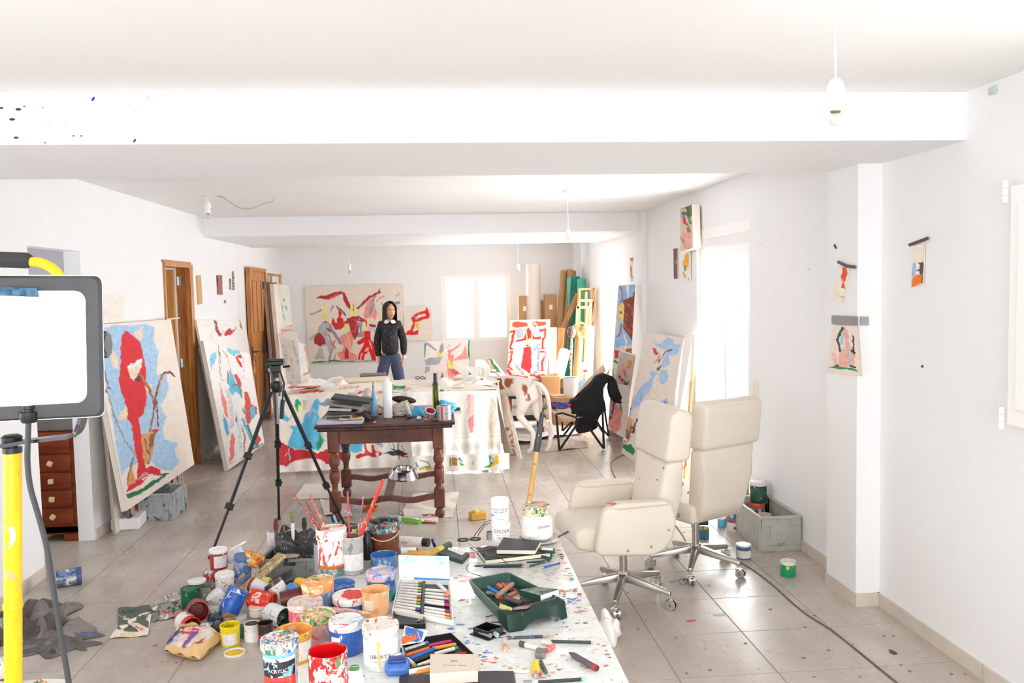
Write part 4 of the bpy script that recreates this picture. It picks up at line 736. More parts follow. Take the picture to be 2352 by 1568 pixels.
for i in range(8): a = i*pi/4; b.cyl(kc+Vector((.004, .016*math.cos(a), .016*math.sin(a))), kc+Vector((.030, .016*math.cos(a), .016*math.sin(a))), .0085, .0075, n=10)
b.cyl(kc+Vector((.004, 0, 0)), kc+Vector((.031, 0, 0)), .018, n=20).done('tilt_knob', BLK, wlmp)
yk = [lp(205, 790, LY+.06), lp(203, 905, LY+.06), lp(195, 940, LY+.05), lp(182, 985, LY+.03), lp(165, 1000, ky), lp(130, 1005, ky), lp(60, 1013, ky), lp(0, 1023, ky), lp(-80, 1034, ky)]
b = B(); Pk = [rel(p) for p in arc(yk, 6)]
for i in range(len(Pk)): pass
w2 = .016
def ribbon(b, P, wv, th):
 wv = Vector(wv); m_ = len(P); rings = []
 for i, p in enumerate(P):
  t = (P[min(i+1, m_-1)]-P[max(i-1, 0)]).normalized(); n = t.cross(wv).normalized()*th/2; rings.append([b.bm.verts.new(p+s*wv/2+u*n) for s, u in ((-1, -1), (1, -1), (1, 1), (-1, 1))])
 for A_, B_ in zip(rings, rings[1:]):
  for k in range(4): b.bm.faces.new((A_[k], A_[(k+1) % 4], B_[(k+1) % 4], B_[k]))
 b.bm.faces.new(rings[0]); b.bm.faces.new(rings[-1][::-1]); return b
ribbon(b, Pk, (0, .03, 0), .006).done('bracket', M('bracket_steel', '55555A', .22, met=.85), wlmp, ang=50)
pb = rel(lp(28, 1024, LY+.04)); pz = pb.z
B().cyl((pb.x-.075, pb.y, .02), (pb.x, pb.y, pz-.005), .0145, n=28).done('pole', YEL, wlmp)
B().cyl((pb.x, pb.y, pz-.012), (pb.x, pb.y, pz-.002), .0155, n=28).lathe([(0, pz-.002), (.009, pz-.002), (.009, pz+.006), (.016, pz+.008), (.017, pz+.016), (.012, pz+.02), (0, pz+.02)], 24, Matrix.Translation((pb.x, pb.y, 0))).done('top_screw', BLK, wlmp)
B().lathe([(.0145, 1.2), (.0162, 1.202), (.0162, 1.212), (.0145, 1.214)], 24, Matrix.Translation((pb.x-.0145, pb.y, 0))).done('collar', YEL, wlmp)
for i in range(3):
 a = .4+i*2*pi/3; B().tube([(pb.x-.055, pb.y, .42), (pb.x-.07+.3*math.cos(a), pb.y+.3*math.sin(a), .012)], .011, 10).done('leg', YEL, wlmp)
g0 = rel(lp(65, 930, LY+.01)); b = B()
B().lathe([(0, 0), (.012, 0), (.012, -.006), (.010, -.007), (.010, -.011), (.0155, -.012), (.0155, -.022), (.011, -.03), (.0, -.03)], 16, Matrix.Translation(g0)).done('cable_gland', BLK, wlmp)
cb = [lp(66, 950, LY+.01), lp(64, 1010, LY), lp(63, 1060, LY), lp(70, 1120, LY), lp(90, 1190, LY), lp(108, 1260, LY), lp(122, 1350, LY), lp(138, 1450, LY), lp(158, 1568, LY), lp(175, 1700, LY), lp(160, 1900, LY)]
B().tube([rel(p) for p in arc(cb, 6)], .0048, 10).done('cable', M('rubber_cable', '3A3A3D', .5), wlmp)
# office chairs
CR = SP('cream_leather', 'E9DFCF', ['5A4A40', '8A6A58', '3F7A5A', 'C8604A'], .0, 30, .5, seed=5)
CR2 = M('cream_leather_plain', 'E9DFD1', .5, var=.05, sc=4, bump=.06, bsc=80)
ALU = M('cast_aluminium', 'B4B0AA', .3, met=.9); CHR = M('chrome', 'E2E2E0', .08, met=1)
def office_chair(label, loc, ang, arms, a0):
 t = thing('office_chair', label, 'chair', (loc[0], loc[1], 0)); R_ = Matrix.Rotation(ang, 4, 'Z')
 def pz(b, pts_, y0, y1, bev=.025, seg=4): b.prism([R_ @ Vector((x, y0, z)) for x, z in pts_], (R_ @ Vector((0, y1-y0, 0))), bev=bev, seg=seg); return b
 pz(B(), [(-.18, .345), (.24, .345), (.335, .37), (.34, .455), (.29, .49), (-.1, .465), (-.18, .46)], -.215, .215, .03).done('seat', CR2, t, ang=60)
 bk = pz(B(), [(-.10, .40), (-.17, .80), (-.275, .81), (-.265, .62), (-.235, .42), (-.18, .35)], -.225, .225, .03).mod(lambda c: R_ @ (lambda q: Vector((q.x, q.y*(1-.22*max(0, min(1, (.8-q.z)/.42))), q.z)))(R_.inverted() @ c)).done('backrest', CR2, t, ang=60)
 hd_ = pz(B(), [(-.155, .80), (-.195, 1.055), (-.23, 1.085), (-.30, 1.075), (-.325, 1.04), (-.30, .80)], -.24, .24, .03).done('headrest', CR2, t, ang=60)
 b = B()
 rr = random.Random(label)
 for i in range(34):
  y = rr.uniform(-.2, .2); zz = rr.uniform(.5, 1.02) if rr.random() < .6 else None; s_ = rr.uniform(.002, .007)
  if zz: x = (-.118-.14*(zz-.45) if zz < .8 else -.162-.155*(zz-.8)); b.ball(R_ @ Vector((x+.001, y, zz)), s_, (.35, rr.uniform(.5, 1.6), rr.uniform(.5, 1.6)), 4, rot=(0, 0, ang))
  else: b.ball(R_ @ Vector((rr.uniform(-.05, .3), y, .478)), s_, (1.5, 1, .3), 4)
 b.done('stains', M('stain_brown', '8A7262', .6), t, kind='stuff')
 b = B()
 for (x, y, z, s_) in ((.08, .287, .37, .007), (-.05, .287, .38, .007), (-.15, .287, .46, .006)): b.ball(R_ @ Vector((x, y if arms == 'panel' else -.0, z)), s_, (1, .4, 1), 6)
 if arms == 'panel': b.done('button', M('button_brass', 'A8A078', .4, met=.6), t, kind='stuff')
 else: b.bm.free()
 for s_ in (1, -1):
  if arms == 'panel':
   y0, y1 = (.225, .285) if s_ > 0 else (-.285, -.225)
   ap = pz(B(), [(-.20, .50), (-.17, .60), (.10, .615), (.19, .60), (.215, .57), (.25, .38), (.235, .35), (-.06, .325), (-.13, .35), (-.18, .41)], y0, y1, .022).done('arm_panel', CR2, t, ang=60)
   pz(B(), [(-.16, .592), (-.14, .615), (.12, .622), (.18, .602), (.12, .585)], y0-.008, y1+.008, .012).done('arm_pad', CR2, ap, ang=60)
   if s_ > 0:
    b = B(); rr = random.Random(3)
    for i in range(6): b.ball(R_ @ Vector((.15+rr.gauss(0, .012), .255+rr.gauss(0, .008), .617)), .008, (1.4, 1, .25), 5)
    b.done('paint_spot', M('red_paint_spot', 'E2583E', .5), ap)
  else:
   y = s_*.262; P = [R_ @ Vector(p) for p in arc([(-.10, y*.9, .40), (-.03, y+s_*.02, .38), (.06, y+s_*.03, .44), (.08, y+s_*.03, .56), (.0, y+s_*.03, .60), (-.13, y*.9, .585)], 6)]
   B().tube(P, .013, 10).done('arm_loop', ALU, t)
   pz(B(), [(-.12, .59), (-.12, .625), (.1, .63), (.13, .605), (.1, .59)], y-.03, y+.03, .012).done('arm_pad', CR2, t, ang=60)
 B().cyl((0, 0, .31), (0, 0, .35), .035, n=20).cyl((0, 0, .13), (0, 0, .27), .022, n=20).cyl((0, 0, .26), (0, 0, .33), .026, n=20).done('column', M('satin_steel', 'B8B6B0', .25, met=.9), t)
 if arms != 'panel': B().cyl((.02, 0, .29), (.075, -.01, .29), .016, n=14).done('lever', BLK, t)
 base = B().lathe([(0, .165), (.03, .165), (.042, .14), (.035, .105), (0, .105)], 24).done('base', ALU, t)
 for i in range(5):
  a = a0+i*2*pi/5; c, s = math.cos(a), math.sin(a); b = B(); M4 = Matrix.Rotation(a, 4, 'Z')
  b.hexa([M4 @ Vector(p) for p in ((.02, -.028, .11), (.285, -.014, .075), (.285, .014, .075), (.02, .028, .11), (.02, -.02, .155), (.285, -.010, .1), (.285, .010, .1), (.02, .02, .155))], bev=.005, seg=2)
  b.done('arm', ALU, base)
  b = B(); b.cyl(M4 @ Vector((.275, 0, .06)), M4 @ Vector((.275, 0, .098)), .008)
  w_ = i*1.7; M5 = M4 @ Matrix.Translation((.275, 0, 0)) @ Matrix.Rotation(w_, 4, 'Z')
  b.cyl(M5 @ Vector((.012, -.02, .027)), M5 @ Vector((.012, -.006, .027)), .026, n=20).cyl(M5 @ Vector((.012, .006, .027)), M5 @ Vector((.012, .02, .027)), .026, n=20).box((.0, 0, .045), (.03, .044, .024), bev=.008, M4=M5).cyl(M5 @ Vector((.012, -.02, .027)), M5 @ Vector((.012, .02, .027)), .008)
  b.done('caster', CHR, t)
 return t
office_chair('cream leather office chair with padded side panels beside the white work table', (1.0, 4.56), pi+math.radians(8), 'panel', math.radians(-40))
office_chair('cream leather office chair turned away by the glass door', (1.545, 4.99), math.radians(119), 'loop', math.radians(-42))
# little chest of drawers in the first doorway
CW = M('cherry_wood', '8E3E18', .4, var=.25, sc=4, col2='6E2A10', stretch=(.6, 4, 4));
ch = thing('drawer_cabinet', 'narrow reddish wooden chest of drawers with pale square knobs inside the left doorway', 'cabinet', (-2.735, 6.41, 0))
ch_x = .168
B().box((0, 0, .40), (2*ch_x-.02, .36, .70), bev=.004).done('body', CW, ch, smooth=False); B().box((0, 0, .765), (2*ch_x+.01, .4, .03), bev=.008, seg=2).done('top', CW, ch)
B().box((0, -.17, .085), (2*ch_x, .02, .05), bev=.003).box((-ch_x+.02, -.17, .03), (.04, .02, .06)).box((ch_x-.06, -.17, .03), (.12, .02, .06)).done('plinth', CW, ch, smooth=False)
for i in range(5):
 z = .185+i*.128; dr = B().box((-.01, -.185, z), (2*ch_x-.07, .02, .115), bev=.008, seg=2).done('drawer', CW, ch)
 if i < 4: B().box((0, 0, 0), (.036, .025, .036), rot=(0, [.6, .1, -.05, .5][i], 0), bev=.006, seg=2).done('knob', M('pale_knob', 'F2D9A8', .4), dr, loc=(-.01, -.21, z))
gb = B().box((0, 0, .05), (.3, .3, .1), bev=.012).box((0, 0, .11), (.26, .26, .02), bev=.006).done('grey_box', M('grey_felt', '7E7C74', .8, var=.2, sc=5), loc=(-2.735, 6.44, .782)); tag(gb, 'dusty grey box lying on the chest of drawers in the left doorway', 'box')
# plastic crates
def crate(label, loc, rz, dx, dy, h, mat, name='plastic_crate'):
 t = thing(name, label, 'crate', loc, rz); th = .006
 b = B(); b.box((0, 0, .006), (dx-.01, dy-.01, .012))
 for s_ in (-1, 1): b.box((s_*(dx/2-th), 0, h/2), (th, dy-.02, h-.01)).box((0, s_*(dy/2-th), h/2), (dx-.02, th, h-.01))
 b.done('body', mat, t, smooth=False)
 b = B()
 for s_ in (-1, 1): b.box((s_*(dx/2-.006), 0, h-.012), (.022, dy, .02), bev=.004).box((0, s_*(dy/2-.006), h-.012), (dx, .022, .02), bev=.004)
 b.done('rim', mat, t, smooth=False)
 for sx in (-1, 1):
  for sy in (-1, 1): B().box((sx*(dx/2-.022), sy*(dy/2-.003), h/2), (.034, .012, h-.005), bev=.003).box((sx*(dx/2-.003), sy*(dy/2-.022), h/2), (.012, .034, h-.005), bev=.003).box((sx*(dx/2-.04), sy*(dy/2-.003), h-.04), (.07, .014, .05), bev=.004).done('corner_rib', mat, t, smooth=False)
 for sy in (-1, 1): B().box((0, sy*(dy/2-.001), h*.45), (dx*.55, .005, h*.55), bev=.002).done('side_panel', mat, t, smooth=False)
 for sx in (-1, 1): B().box((sx*(dx/2-.001), 0, h*.45), (.005, dy*.55, h*.55), bev=.002).done('side_panel', mat, t, smooth=False)
 return t
GC = SP('grey_crate_plastic', 'B9B9AF', ['9AA08E', '8A8A80', '7A6A5A'], .16, 9, .5, seed=11)
c0 = fl(1748, 1270); c1_ = fl(1848, 1266)
cr1 = crate('grey plastic crate holding paint tins by the right wall', ((c0.x+c1_.x)/2-.005, c0.y+.29, 0), .0, c1_.x-c0.x-.012, .56, .235, GC)
crate('pale grey plastic crate spattered with paint under the red figure canvas', (-2.21, 6.86, 0), .0, .30, .36, .215, SP('grey_crate_b', 'A9B0B0', ['4F6A5C', '6FA0D0', '8A8F8C', 'C87A70'], .34, 12, .5, seed=5))
cr3p = fl(671, 1338)
cr3 = crate('low grey crate full of black rags behind the heap of tins', (cr3p.x, cr3p.y+.12, 0), -.1, .36, .26, .15, SP('grey_crate_c', '8E908E', ['6A6C6A', '55575A', 'C9A050'], .25, 10, .5, seed=8))
# draped table stacked with canvases in the middle of the room
sx0, sx1, sy0, sy1, sh = -1.52, .60, 8.2, 8.98, .745
ds = thing('draped_table', 'big low table draped with painted canvases and white cloth behind the dark table', 'table', ((sx0+sx1)/2, (sy0+sy1)/2, 0)); o_ = ds.location.copy()
def loc_(o): o.data.transform(Matrix.Translation(-o_)); o.parent = ds; return o
B().box((0, 0, sh-.03), (sx1-sx0-.06, sy1-sy0-.06, .05), bev=.005).done('tabletop', M('raw_board', 'D8C8B0', .7), ds, smooth=False)
for a in (-1, 1):
 for c in (-1, 1): B().box((a*(sx1-sx0-.3)/2, c*(sy1-sy0-.3)/2, sh/2-.03), (.06, .06, sh-.06), bev=.003).done('leg', M('raw_board', 'D8C8B0', .7), ds, smooth=False)
k = 400/2352
SD = Z(600, 860, k, [('58B8DE', '260,380 300,340 350,330 340,370 310,400 300,480 330,560 380,600 420,540 450,500 400,600 350,640 290,600 250,480'), ('12A077', '460,350 500,330 540,400 510,520 470,480 450,420'), ('EDF08A', '510,400 550,450 530,530 505,500'), ('D9CBBA', '560,340 620,340 600,450 560,470'),
 ('5AB9E0', '720,350 760,330 800,370 910,400 880,440 780,400 760,500 800,700 850,900 780,1030 650,1000 500,1010 370,970 360,900 440,750 380,700 480,690 560,640 600,530 650,500'), ('A9C4E8', '640,560 700,450 740,520 700,640', 20, .7), ('12965A', '780,770 830,880 820,960 770,1030 750,960 790,850'), ('BFC0BE', '800,760 860,900', 30, .6), ('3D8F50', '900,820 920,880', 20, .8),
 ('C81E28', '235,850 280,920 380,970 450,1010 600,1010 760,1060 900,1010 960,1020 950,1180 910,1210 760,1140 600,1130 420,1180 340,1240 240,1220'), ('5AB9E0', '1040,890 1380,880 1360,1040 1240,1060 1040,1000'), ('C81E28', '1030,1040 1180,1030 1200,1150 1100,1180 1060,1150'), ('C81E28', '1300,1110 1450,1060 1520,1080 1600,1070', 60, .7), ('D8343A', '1370,890 1420,1000 1440,1080', 34, .8), ('C81E28', '1500,960 1530,1060', 34), ('9AA8C0', '1550,890 1620,960', 60, .6), ('A9D8D0', '1720,880 1740,960', 24), ('30343A', '1620,1070 1750,1030 1850,1010 1940,1050 1990,1080 1900,1095 1780,1090 1700,1070'), ('30343A', '1780,930 1800,1020 1760,1000', 14), ('30343A', '1850,930 1840,1010', 12), ('30343A', '1900,960 1930,1030', 10), ('30343A', '1860,1100 1870,1140', 12), ('C82830', '1850,1090 1980,1105', 14), ('8ED0E8', '375,1000 385,1150', 14), ('B9DCEC', '330,1100 350,1060', 10), ('A89F92', '260,1250 300,1250', 4)])
fw = lambda u, v: .012*math.sin(u*23+v*2)+.008*math.sin(u*51+1)*v+.02*v*v
loc_(painting('painted_drop_cloth', (-1.54, 8.2, sh+.01), (-.27, 8.2, sh+.01), (-.27, 8.13, .05), (-1.54, 8.13, .04), 'EFE6DB', SD, None, step=1.8, warp=1.6, wave=fw))
# pale folded cloths on the right half
SDR = Z(1000, 840, 280/1626, [('F4C4BC', '420,380 520,390 520,640 500,900 460,900 430,600'), ('E88A86', '440,700 520,640 500,890 460,890'), ('EADFCB', '740,420 830,520 800,900 760,1100 720,1000'), ('E4C890', '735,750 760,1100', 14, .6), ('D8CBB4', '200,1100 700,1190', 8, .5)])
fw2 = lambda u, v: .016*math.sin(u*19+math.sin(v*3))*(.4+v*.6)+.008*math.sin(u*47+v*3)*v+.012*math.sin(v*26)*(v > .7)
loc_(painting('white_cloth', (-.30, 8.16, sh+.015), (.56, 8.12, sh+.015), (.58, 8.02, .14), (-.26, 8.04, .13), 'F7F3EC', SDR, None, step=2.4, warp=1.4, wave=fw2))
loc_(painting('white_cloth', (.555, 8.14, sh+.01), (.64, 8.98, sh+.01), (.68, 8.98, .1), (.66, 8.04, .1), 'EFE6D8', Z(1000, 840, 280/1626, [('E4D2A8', '740,500 780,1100', 16, .5)]), None, step=2.4, wave=lambda u, v: .02*math.sin(u*16+v*2)*(.3+v)))
SB2 = Z(1000, 840, 280/1626, [('1E9058', '190,1225 215,1225 210,1330 190,1330'), ('B8802E', '220,1225 290,1225 290,1330 225,1335'), ('2E9A60', '295,1225 330,1225 385,1320 340,1330'), ('C8D4E8', '310,1260 360,1300', 20, .7), ('2E9A60', '505,1260 500,1310', 12), ('1F9058', '715,1200 750,1200 740,1280 800,1290 700,1360 640,1355 730,1310'), ('A8B8D8', '760,1230 790,1280', 30, .8), ('F2BE1A', '800,1200 845,1190 850,1300 760,1350 700,1370 780,1290')])
SB3 = Z(600, 860, k, [('E8B020', '2090,1260 2352,1270', 40, .8), ('2E9050', '2150,1150 2250,1180 2290,1240 2200,1250', 12), ('5A88C8', '2090,1190 2110,1240', 20)])
loc_(painting('painted_hem', (-.28, 8.0, .17), (.66, 7.98, .17), (.66, 7.97, .015), (-.28, 7.99, .015), 'F4EEE6', SB2+SB3, None, step=1.6, warp=1.2, wave=lambda u, v: .012*math.sin(u*30)))
# cloths crumpled on top
def crumple(name, x0, x1, y0, y1, z, amp, base, strokes, seed, parent=None, nu=70, nv=40, frame='px', warp=2, mat=None, edge=0):
 r_ = random.Random(seed); ph = [r_.uniform(0, 6) for _ in range(9)]
 def fn(u, v):
  x = x0+(x1-x0)*u; y = y0+(y1-y0)*v; e = min(1, 6*min(u, 1-u, v, 1-v)+.15)
  h = (.5+.5*math.sin(u*11+ph[0]+3*math.sin(v*3+ph[1])))**2*.45+abs(math.sin(v*8+ph[2]+2.5*math.sin(u*5+ph[3])))*.4+abs(math.sin((u*.6+v)*27+ph[4]+2*math.sin(u*9)))*.12
  return (x+edge*math.sin(v*9+ph[5])*(abs(u-.5)*2), y+edge*math.sin(u*8+ph[6])*(abs(v-.5)*2), z+amp*h*e)
 b = B(); b.grid(fn, nu, nv); o = b.done(name, mat or VC(), None); me = o.data; P = np.empty(len(me.vertices)*3, np.float32); me.vertices.foreach_get('co', P); x, y = pr(P.reshape(-1, 3)); setcol(o, colourise(x, y, base, strokes, warp));
 if parent: o.data.transform(Matrix.Translation(-parent.location)); o.parent = parent
 return o
ST = Z(690, 860, 390/2352, [('E03A2A', '0,230 350,215 350,235 0,245'), ('F5B060', '0,260 200,240', 18, .7), ('E8A060', '550,190 800,170', 30, .6), ('A8D4E4', '780,220 900,205', 22, .8), ('D83A30', '780,260 860,240', 30), ('F0D060', '840,290 900,260', 30, .8), ('F08A70', '1060,230 1140,210 1140,340 1080,320'), ('1F9048', '1270,150 1460,150 1440,200 1270,210'), ('F08A60', '1450,180 1520,190', 20), ('A9ABB8', '1350,200 1560,230', 30, .7), ('F2C850', '1280,240 1330,300', 40, .8), ('F0A080', '1300,250 1380,270', 18), ('1F9048', '1930,210 1990,220 2050,290 1990,330 1940,290'), ('B8C4CC', '2040,230 2080,270', 30, .8)])
crumple('crumpled_cloth', -1.5, .59, 8.2, 8.97, sh+.004, .07, 'F1E8DC', ST, 4, ds, 120, 60)
crumple('crumpled_cloth', -1.42, -.85, 8.55, 8.93, sh+.03, .10, 'FAF6F0', [], 9, ds, 50, 40, edge=.04)
crumple('crumpled_cloth', -.05, .59, 8.3, 8.93, sh+.03, .09, 'F6F0E6', [('E8A860', '1120,905 1160,902', 3)], 12, ds, 60, 40, edge=.05)
# ================================================================ TINS, JARS AND PAINT THINGS
def sp(base, *cols, amt=.4, sc=26, r=.4, st=(1, 1, .7), seed=None):
 return SP('paint_%s_%s_%d_%d_%s' % (base, '_'.join(cols), int(amt*100), sc, seed), base, list(cols), amt, sc, r, st, seed)
def mm(c, r=.45, **k): return M('m_%s_%d%s' % (c, int(r*100), ''.join('%s%s' % q for q in k.items())), c, r, **k)
def tin(label, cx, yb, w_, yt, body, lid=None, inside=None, lab=None, z0=0., cat='paint tin', name='paint_tin', rim=True, wob=0, n=32, lidh=.17, lidw=1.05, lh=(.12, .72), la=1.25, txt=None, loc=None, r=None, h=None, rot=None, group=None, la0=0, waist=None):
 """paint pot standing at a photographed foot point; lid=material -> closed, inside=material -> open pot"""
 if loc is None:
  p = fl(cx, yb, z0); r = w_/2*p.y/F; r = r*(p.y+r)/p.y; c = Vector((p.x*(p.y+r)/p.y, p.y+r, z0)); h = aty(cx, yt, c.y).z-z0
 else: c = Vector(loc)
 t = thing(name, label, cat, c, group=group, rot=rot); rb = r/lidw if lid or rim else r
 if inside is not None:
  pf = [(0, 0), (rb*.96, 0), (rb, .004), (rb, h*.93), (rb*1.0, h*.93)]
  if rim: pf += [(r, h*.935), (r, h*.99)]
  pf += [(r*.985, h), (r*.95, h), (rb*.93, h*.9), (rb*.92, h*.55), (0, h*.55)]
  B().lathe(pf, n).done('body', body, t)
  B().lathe([(0, h*.62), (rb*.5, h*.615), (rb*.92, h*.64), (rb*.925, h*.97), (rb*.915, h*.97)], n).done('paint', inside, t)
 else:
  sh_ = waist or [(rb, h*(1-lidh)-.002)]
  B().lathe([(0, 0), (rb*.95, 0), (rb, .004)]+sh_+[(rb*.9, h*(1-lidh)+.002), (0, h*(1-lidh)+.002)], n).done('body', body, t)
  hl = h*(1-lidh)
  B().lathe([(rb*.92, hl), (r*.99, hl), (r, hl+.002), (r, h-.003), (r*.97, h), (r*.9, h), (r*.88, h-.002), (0, h-.002)], n).done('lid', lid or body, t)
 if lab is not None:
  rl = rb*1.008; a = -pi/2+la0; B().lathe([(rl, h*lh[0]), (rl, h*lh[1])], 24, None, a-la, a+la).done('label', lab, t)
  if txt:
   for (s_, zf, sz, colr, *sx) in txt:
    B().text(s_, sz*h, Matrix.Translation((0, 0, h*zf)) @ Matrix.Rotation(la0, 4, 'Z'), .0002, wrap=rl+.0003, font_sx=sx[0] if sx else 1).done('lettering', mm(colr, .5), t, smooth=False)
 return t
ZT = .7405
MW = lambda: mm('F5F3EF', .4)
LIDMIX = sp('E9E2DA', '2F8A5E', 'D8463A', '3D6FC0', 'F0C8B8', '3A3A3E', '9AD0E4', amt=.55, sc=30, st=(1, 1, 1))
# --- row nearest the camera (z = table top)
tA = tin('tall blue and black labelled pot with a thickly splattered lid, nearest on the table', 649, 1650, 88, 1463, sp('86C8E6', 'E8F2F6', '5AB0DA', '3A5560', amt=.45, sc=30), LIDMIX, lab=sp('F4F3F0', '26262A', '9AD0E8', 'E8E0D8', amt=.35, sc=30), z0=ZT, lidh=.14, lidw=1.16, lh=(.08, .8))
rA = .045
def band(t, r, z0, z1, mat, a0=-pi/2, la=1.2, name='label_band'):
 return B().lathe([(r, z0), (r, z1)], 24, None, a0-la, a0+la).done(name, mat, t)
def tin_geo(t):
 b_ = [c for c in t.children if c.name.startswith('body')][0]; zs = [v.co.z for v in b_.data.vertices]; xs = [v.co.x for v in b_.data.vertices]; return max(xs), max(zs)
rb_, hb_ = tin_geo(tA)
band(tA, rb_*1.012, hb_*.62, hb_*.86, sp('26272B', '8AC8E4', 'D8E8EE', amt=.42, sc=34)); band(tA, rb_*1.013, hb_*.42, hb_*.62, sp('D8463C', 'E87868', 'F0D8D0', amt=.25, sc=50))
B().text('ACRYLIC', .012, Matrix.Translation((0, 0, hb_*.72)), .0002, wrap=rb_*1.016).done('lettering', mm('E8EEF0', .5), tA, smooth=False)
B().text('PROFESSIONAL\nCOLOUR  PAINT', .006, Matrix.Translation((0, 0, hb_*.52)), .0002, wrap=rb_*1.018).done('lettering', mm('7A2A24', .5), tA, smooth=False)
B().text('1 LITRE  HIGH VISCOSITY\nARTISTS ACRYLIC COLOUR\nLIGHTFAST  PERMANENT\nWATER BASED', .0055, Matrix.Translation((0, 0, hb_*.25)), .0002, wrap=rb_*1.014).done('lettering', mm('4A4A4A', .5), tA, smooth=False)
tin('open pot brimming with bright red paint at the bottom of the picture', 757, 1640, 92, 1492, sp('F2EEEA', 'E01620', 'D8141E', '7A8A60', 'E01620', amt=.62, sc=22, st=(1, 1, .5)), inside=mm('E3121C', .3), z0=ZT, lidw=1.04)
tin('open ochre pot standing behind the black and blue labelled pot', 678, 1530, 84, 1444, sp('F0A92C', 'E8C8A0', 'C8863A', 'F4D8B0', amt=.45, sc=22), inside=sp('E9A24A', 'E8C090', '8A98A0', amt=.5, sc=20), lab=sp('F4F2EE', 'F0B040', amt=.4, sc=20), z0=ZT, la=.5, la0=.9)
tin('pink pot with green and yellow paint on its lid, left middle of the table group', 733, 1487, 80, 1407, sp('E9AFA8', 'D87870', 'F4D8C8', 'C8A898', amt=.45, sc=26), sp('E8DCC0', '1F9A58', 'E8D060', 'E88A70', '9A6A50', amt=.6, sc=26, st=(1, 1, 1)), z0=ZT, lidh=.22)
tin('blue pot with a white streaked lid right behind the open red pot', 797, 1511, 79, 1420, sp('2F62B4', '4A82CC', 'E4ECF2', amt=.32, sc=20), sp('EEF0EE', '8AB4D8', 'C8D8E0', 'D8463A', amt=.42, sc=30, st=(.5, 1.6, 1)), lab=mm('F0F2F2', .4), z0=ZT, lidh=.26, lidw=1.03, la=.35, la0=-.6, lh=(.1, .6))
tL = tin('white labelled pot with grey-green rim and pinkish lid, front right of the pots', 877, 1545, 86, 1430, sp('DDE6DE', 'B8CCBE', 'F0F2EE', amt=.4, sc=20), sp('F3E6DC', 'F0B48C', 'F4ECE8', '5A4A48', 'F2C4B0', amt=.42, sc=26, st=(1, 1, 1)), lab=sp('F5F6F4', 'D4E4DC', 'E8A080', '5AC0C8', amt=.22, sc=24), z0=ZT, lidh=.2, la=1.3, txt=[('LIBERTY', .36, .115, '4A4A48', 1.25), ('ACRYLIC', .24, .06, '9A9A96', 1.2)])
rb_, hb_ = tin_geo(tL); B().prism([(-.004+q[0], -rb_*1.03, q[1]) for q in ((-.004, .085), (.008, .08), (.004, .055), (.007, .02), (.002, .004), (-.002, .03))], (0, .002, 0)).done('paint_drip', mm('F0C87A', .35), tL)
tin('coral pot with a grey and orange smeared lid, left edge of the table group', 703, 1437, 80, 1378, sp('D8505A', 'E88A88', 'C8444C', 'E8B8A8', amt=.4, sc=22), sp('D8D4D8', 'F0B48A', 'A8A8B0', 'E8C8A8', 'C8685A', amt=.55, sc=24, st=(1, 1, 1)), z0=ZT, lidh=.34)
tin('white pot with a wide lid holding a pool of red paint', 806, 1415, 84, 1364, sp('3A68B8', 'E8EAEC', '5A86C8', amt=.3, sc=20), sp('F5F3F0', 'D8463A', '6A9AD0', '5A5A5E', amt=.22, sc=24, st=(1, 1, 1)), z0=ZT, lidh=.42, lidw=1.12)
pz_ = [o for o in bpy.data.objects if o.name.startswith('paint_tin') and o.get('label', '').startswith('white pot with a wide lid')][0]
rb_ = max(v.co.x for v in [c for c in pz_.children if c.name.startswith('lid')][0].data.vertices); zl = max(v.co.z for v in [c for c in pz_.children if c.name.startswith('lid')][0].data.vertices)
rr = random.Random(2); B().prism([(rb_*.78*math.cos(a)*rr.uniform(.55, 1)+.006, rb_*.78*math.sin(a)*rr.uniform(.7, 1), zl-.0015) for a in [2*pi*i/22 for i in range(22)]], (0, 0, .002)).done('paint_pool', mm('DC2A1A', .25), pz_)
tin('open peach pot right of the red-pooled lid', 864, 1420, 66, 1352, sp('F4BC8A', 'E8A068', 'F8D4B0', amt=.45, sc=20), inside=sp('F6C088', 'E89A60', 'F8D8B8', amt=.5, sc=18), lab=sp('F4E0CC', '4A4440', 'F0B080', amt=.3, sc=26), z0=ZT, la=.4, la0=-.5, lh=(.3, .7))
tin('slightly tilted blue-grey pot with orange and pink swirled lid', 738, 1408, 74, 1330, sp('7A96BE', 'A8B8D0', '5A7AB0', 'C8A898', amt=.5, sc=24), sp('F0A050', 'E88A78', 'F0D8B0', '2F8A5A', 'D8C8B8', amt=.55, sc=20, st=(1, 1, 1)), z0=ZT, lidh=.32, rot=(.06, -.1, 0))
tin('open blue pot half hidden behind the red-pooled lid', 782, 1384, 70, 1338, sp('5A86C8', '3A5FA8', 'A8C0E0', amt=.5, sc=22), inside=sp('5A80C0', '3A5FA8', '9AB8E0', amt=.5, sc=22), z0=ZT)
tin('blue and green pot with a pink topped lid, back right of the pots', 877, 1386, 70, 1310, sp('3F7AB4', '1F9A78', '2F5A94', '8AB0D8', amt=.55, sc=20), sp('9AB0D0', 'F4B0C0', '4A70B0', 'D8C8D8', 'F0B8C4', amt=.58, sc=16, st=(1, 1, 1)), z0=ZT, lidh=.26, lidw=1.06)
tin('small open blue pot in front of the brown bucket', 882, 1312, 62, 1272, sp('4A80C0', '8AB0DC', 'E8D060', '2A4A80', amt=.5, sc=24), inside=mm('3F74B8', .3), z0=ZT)
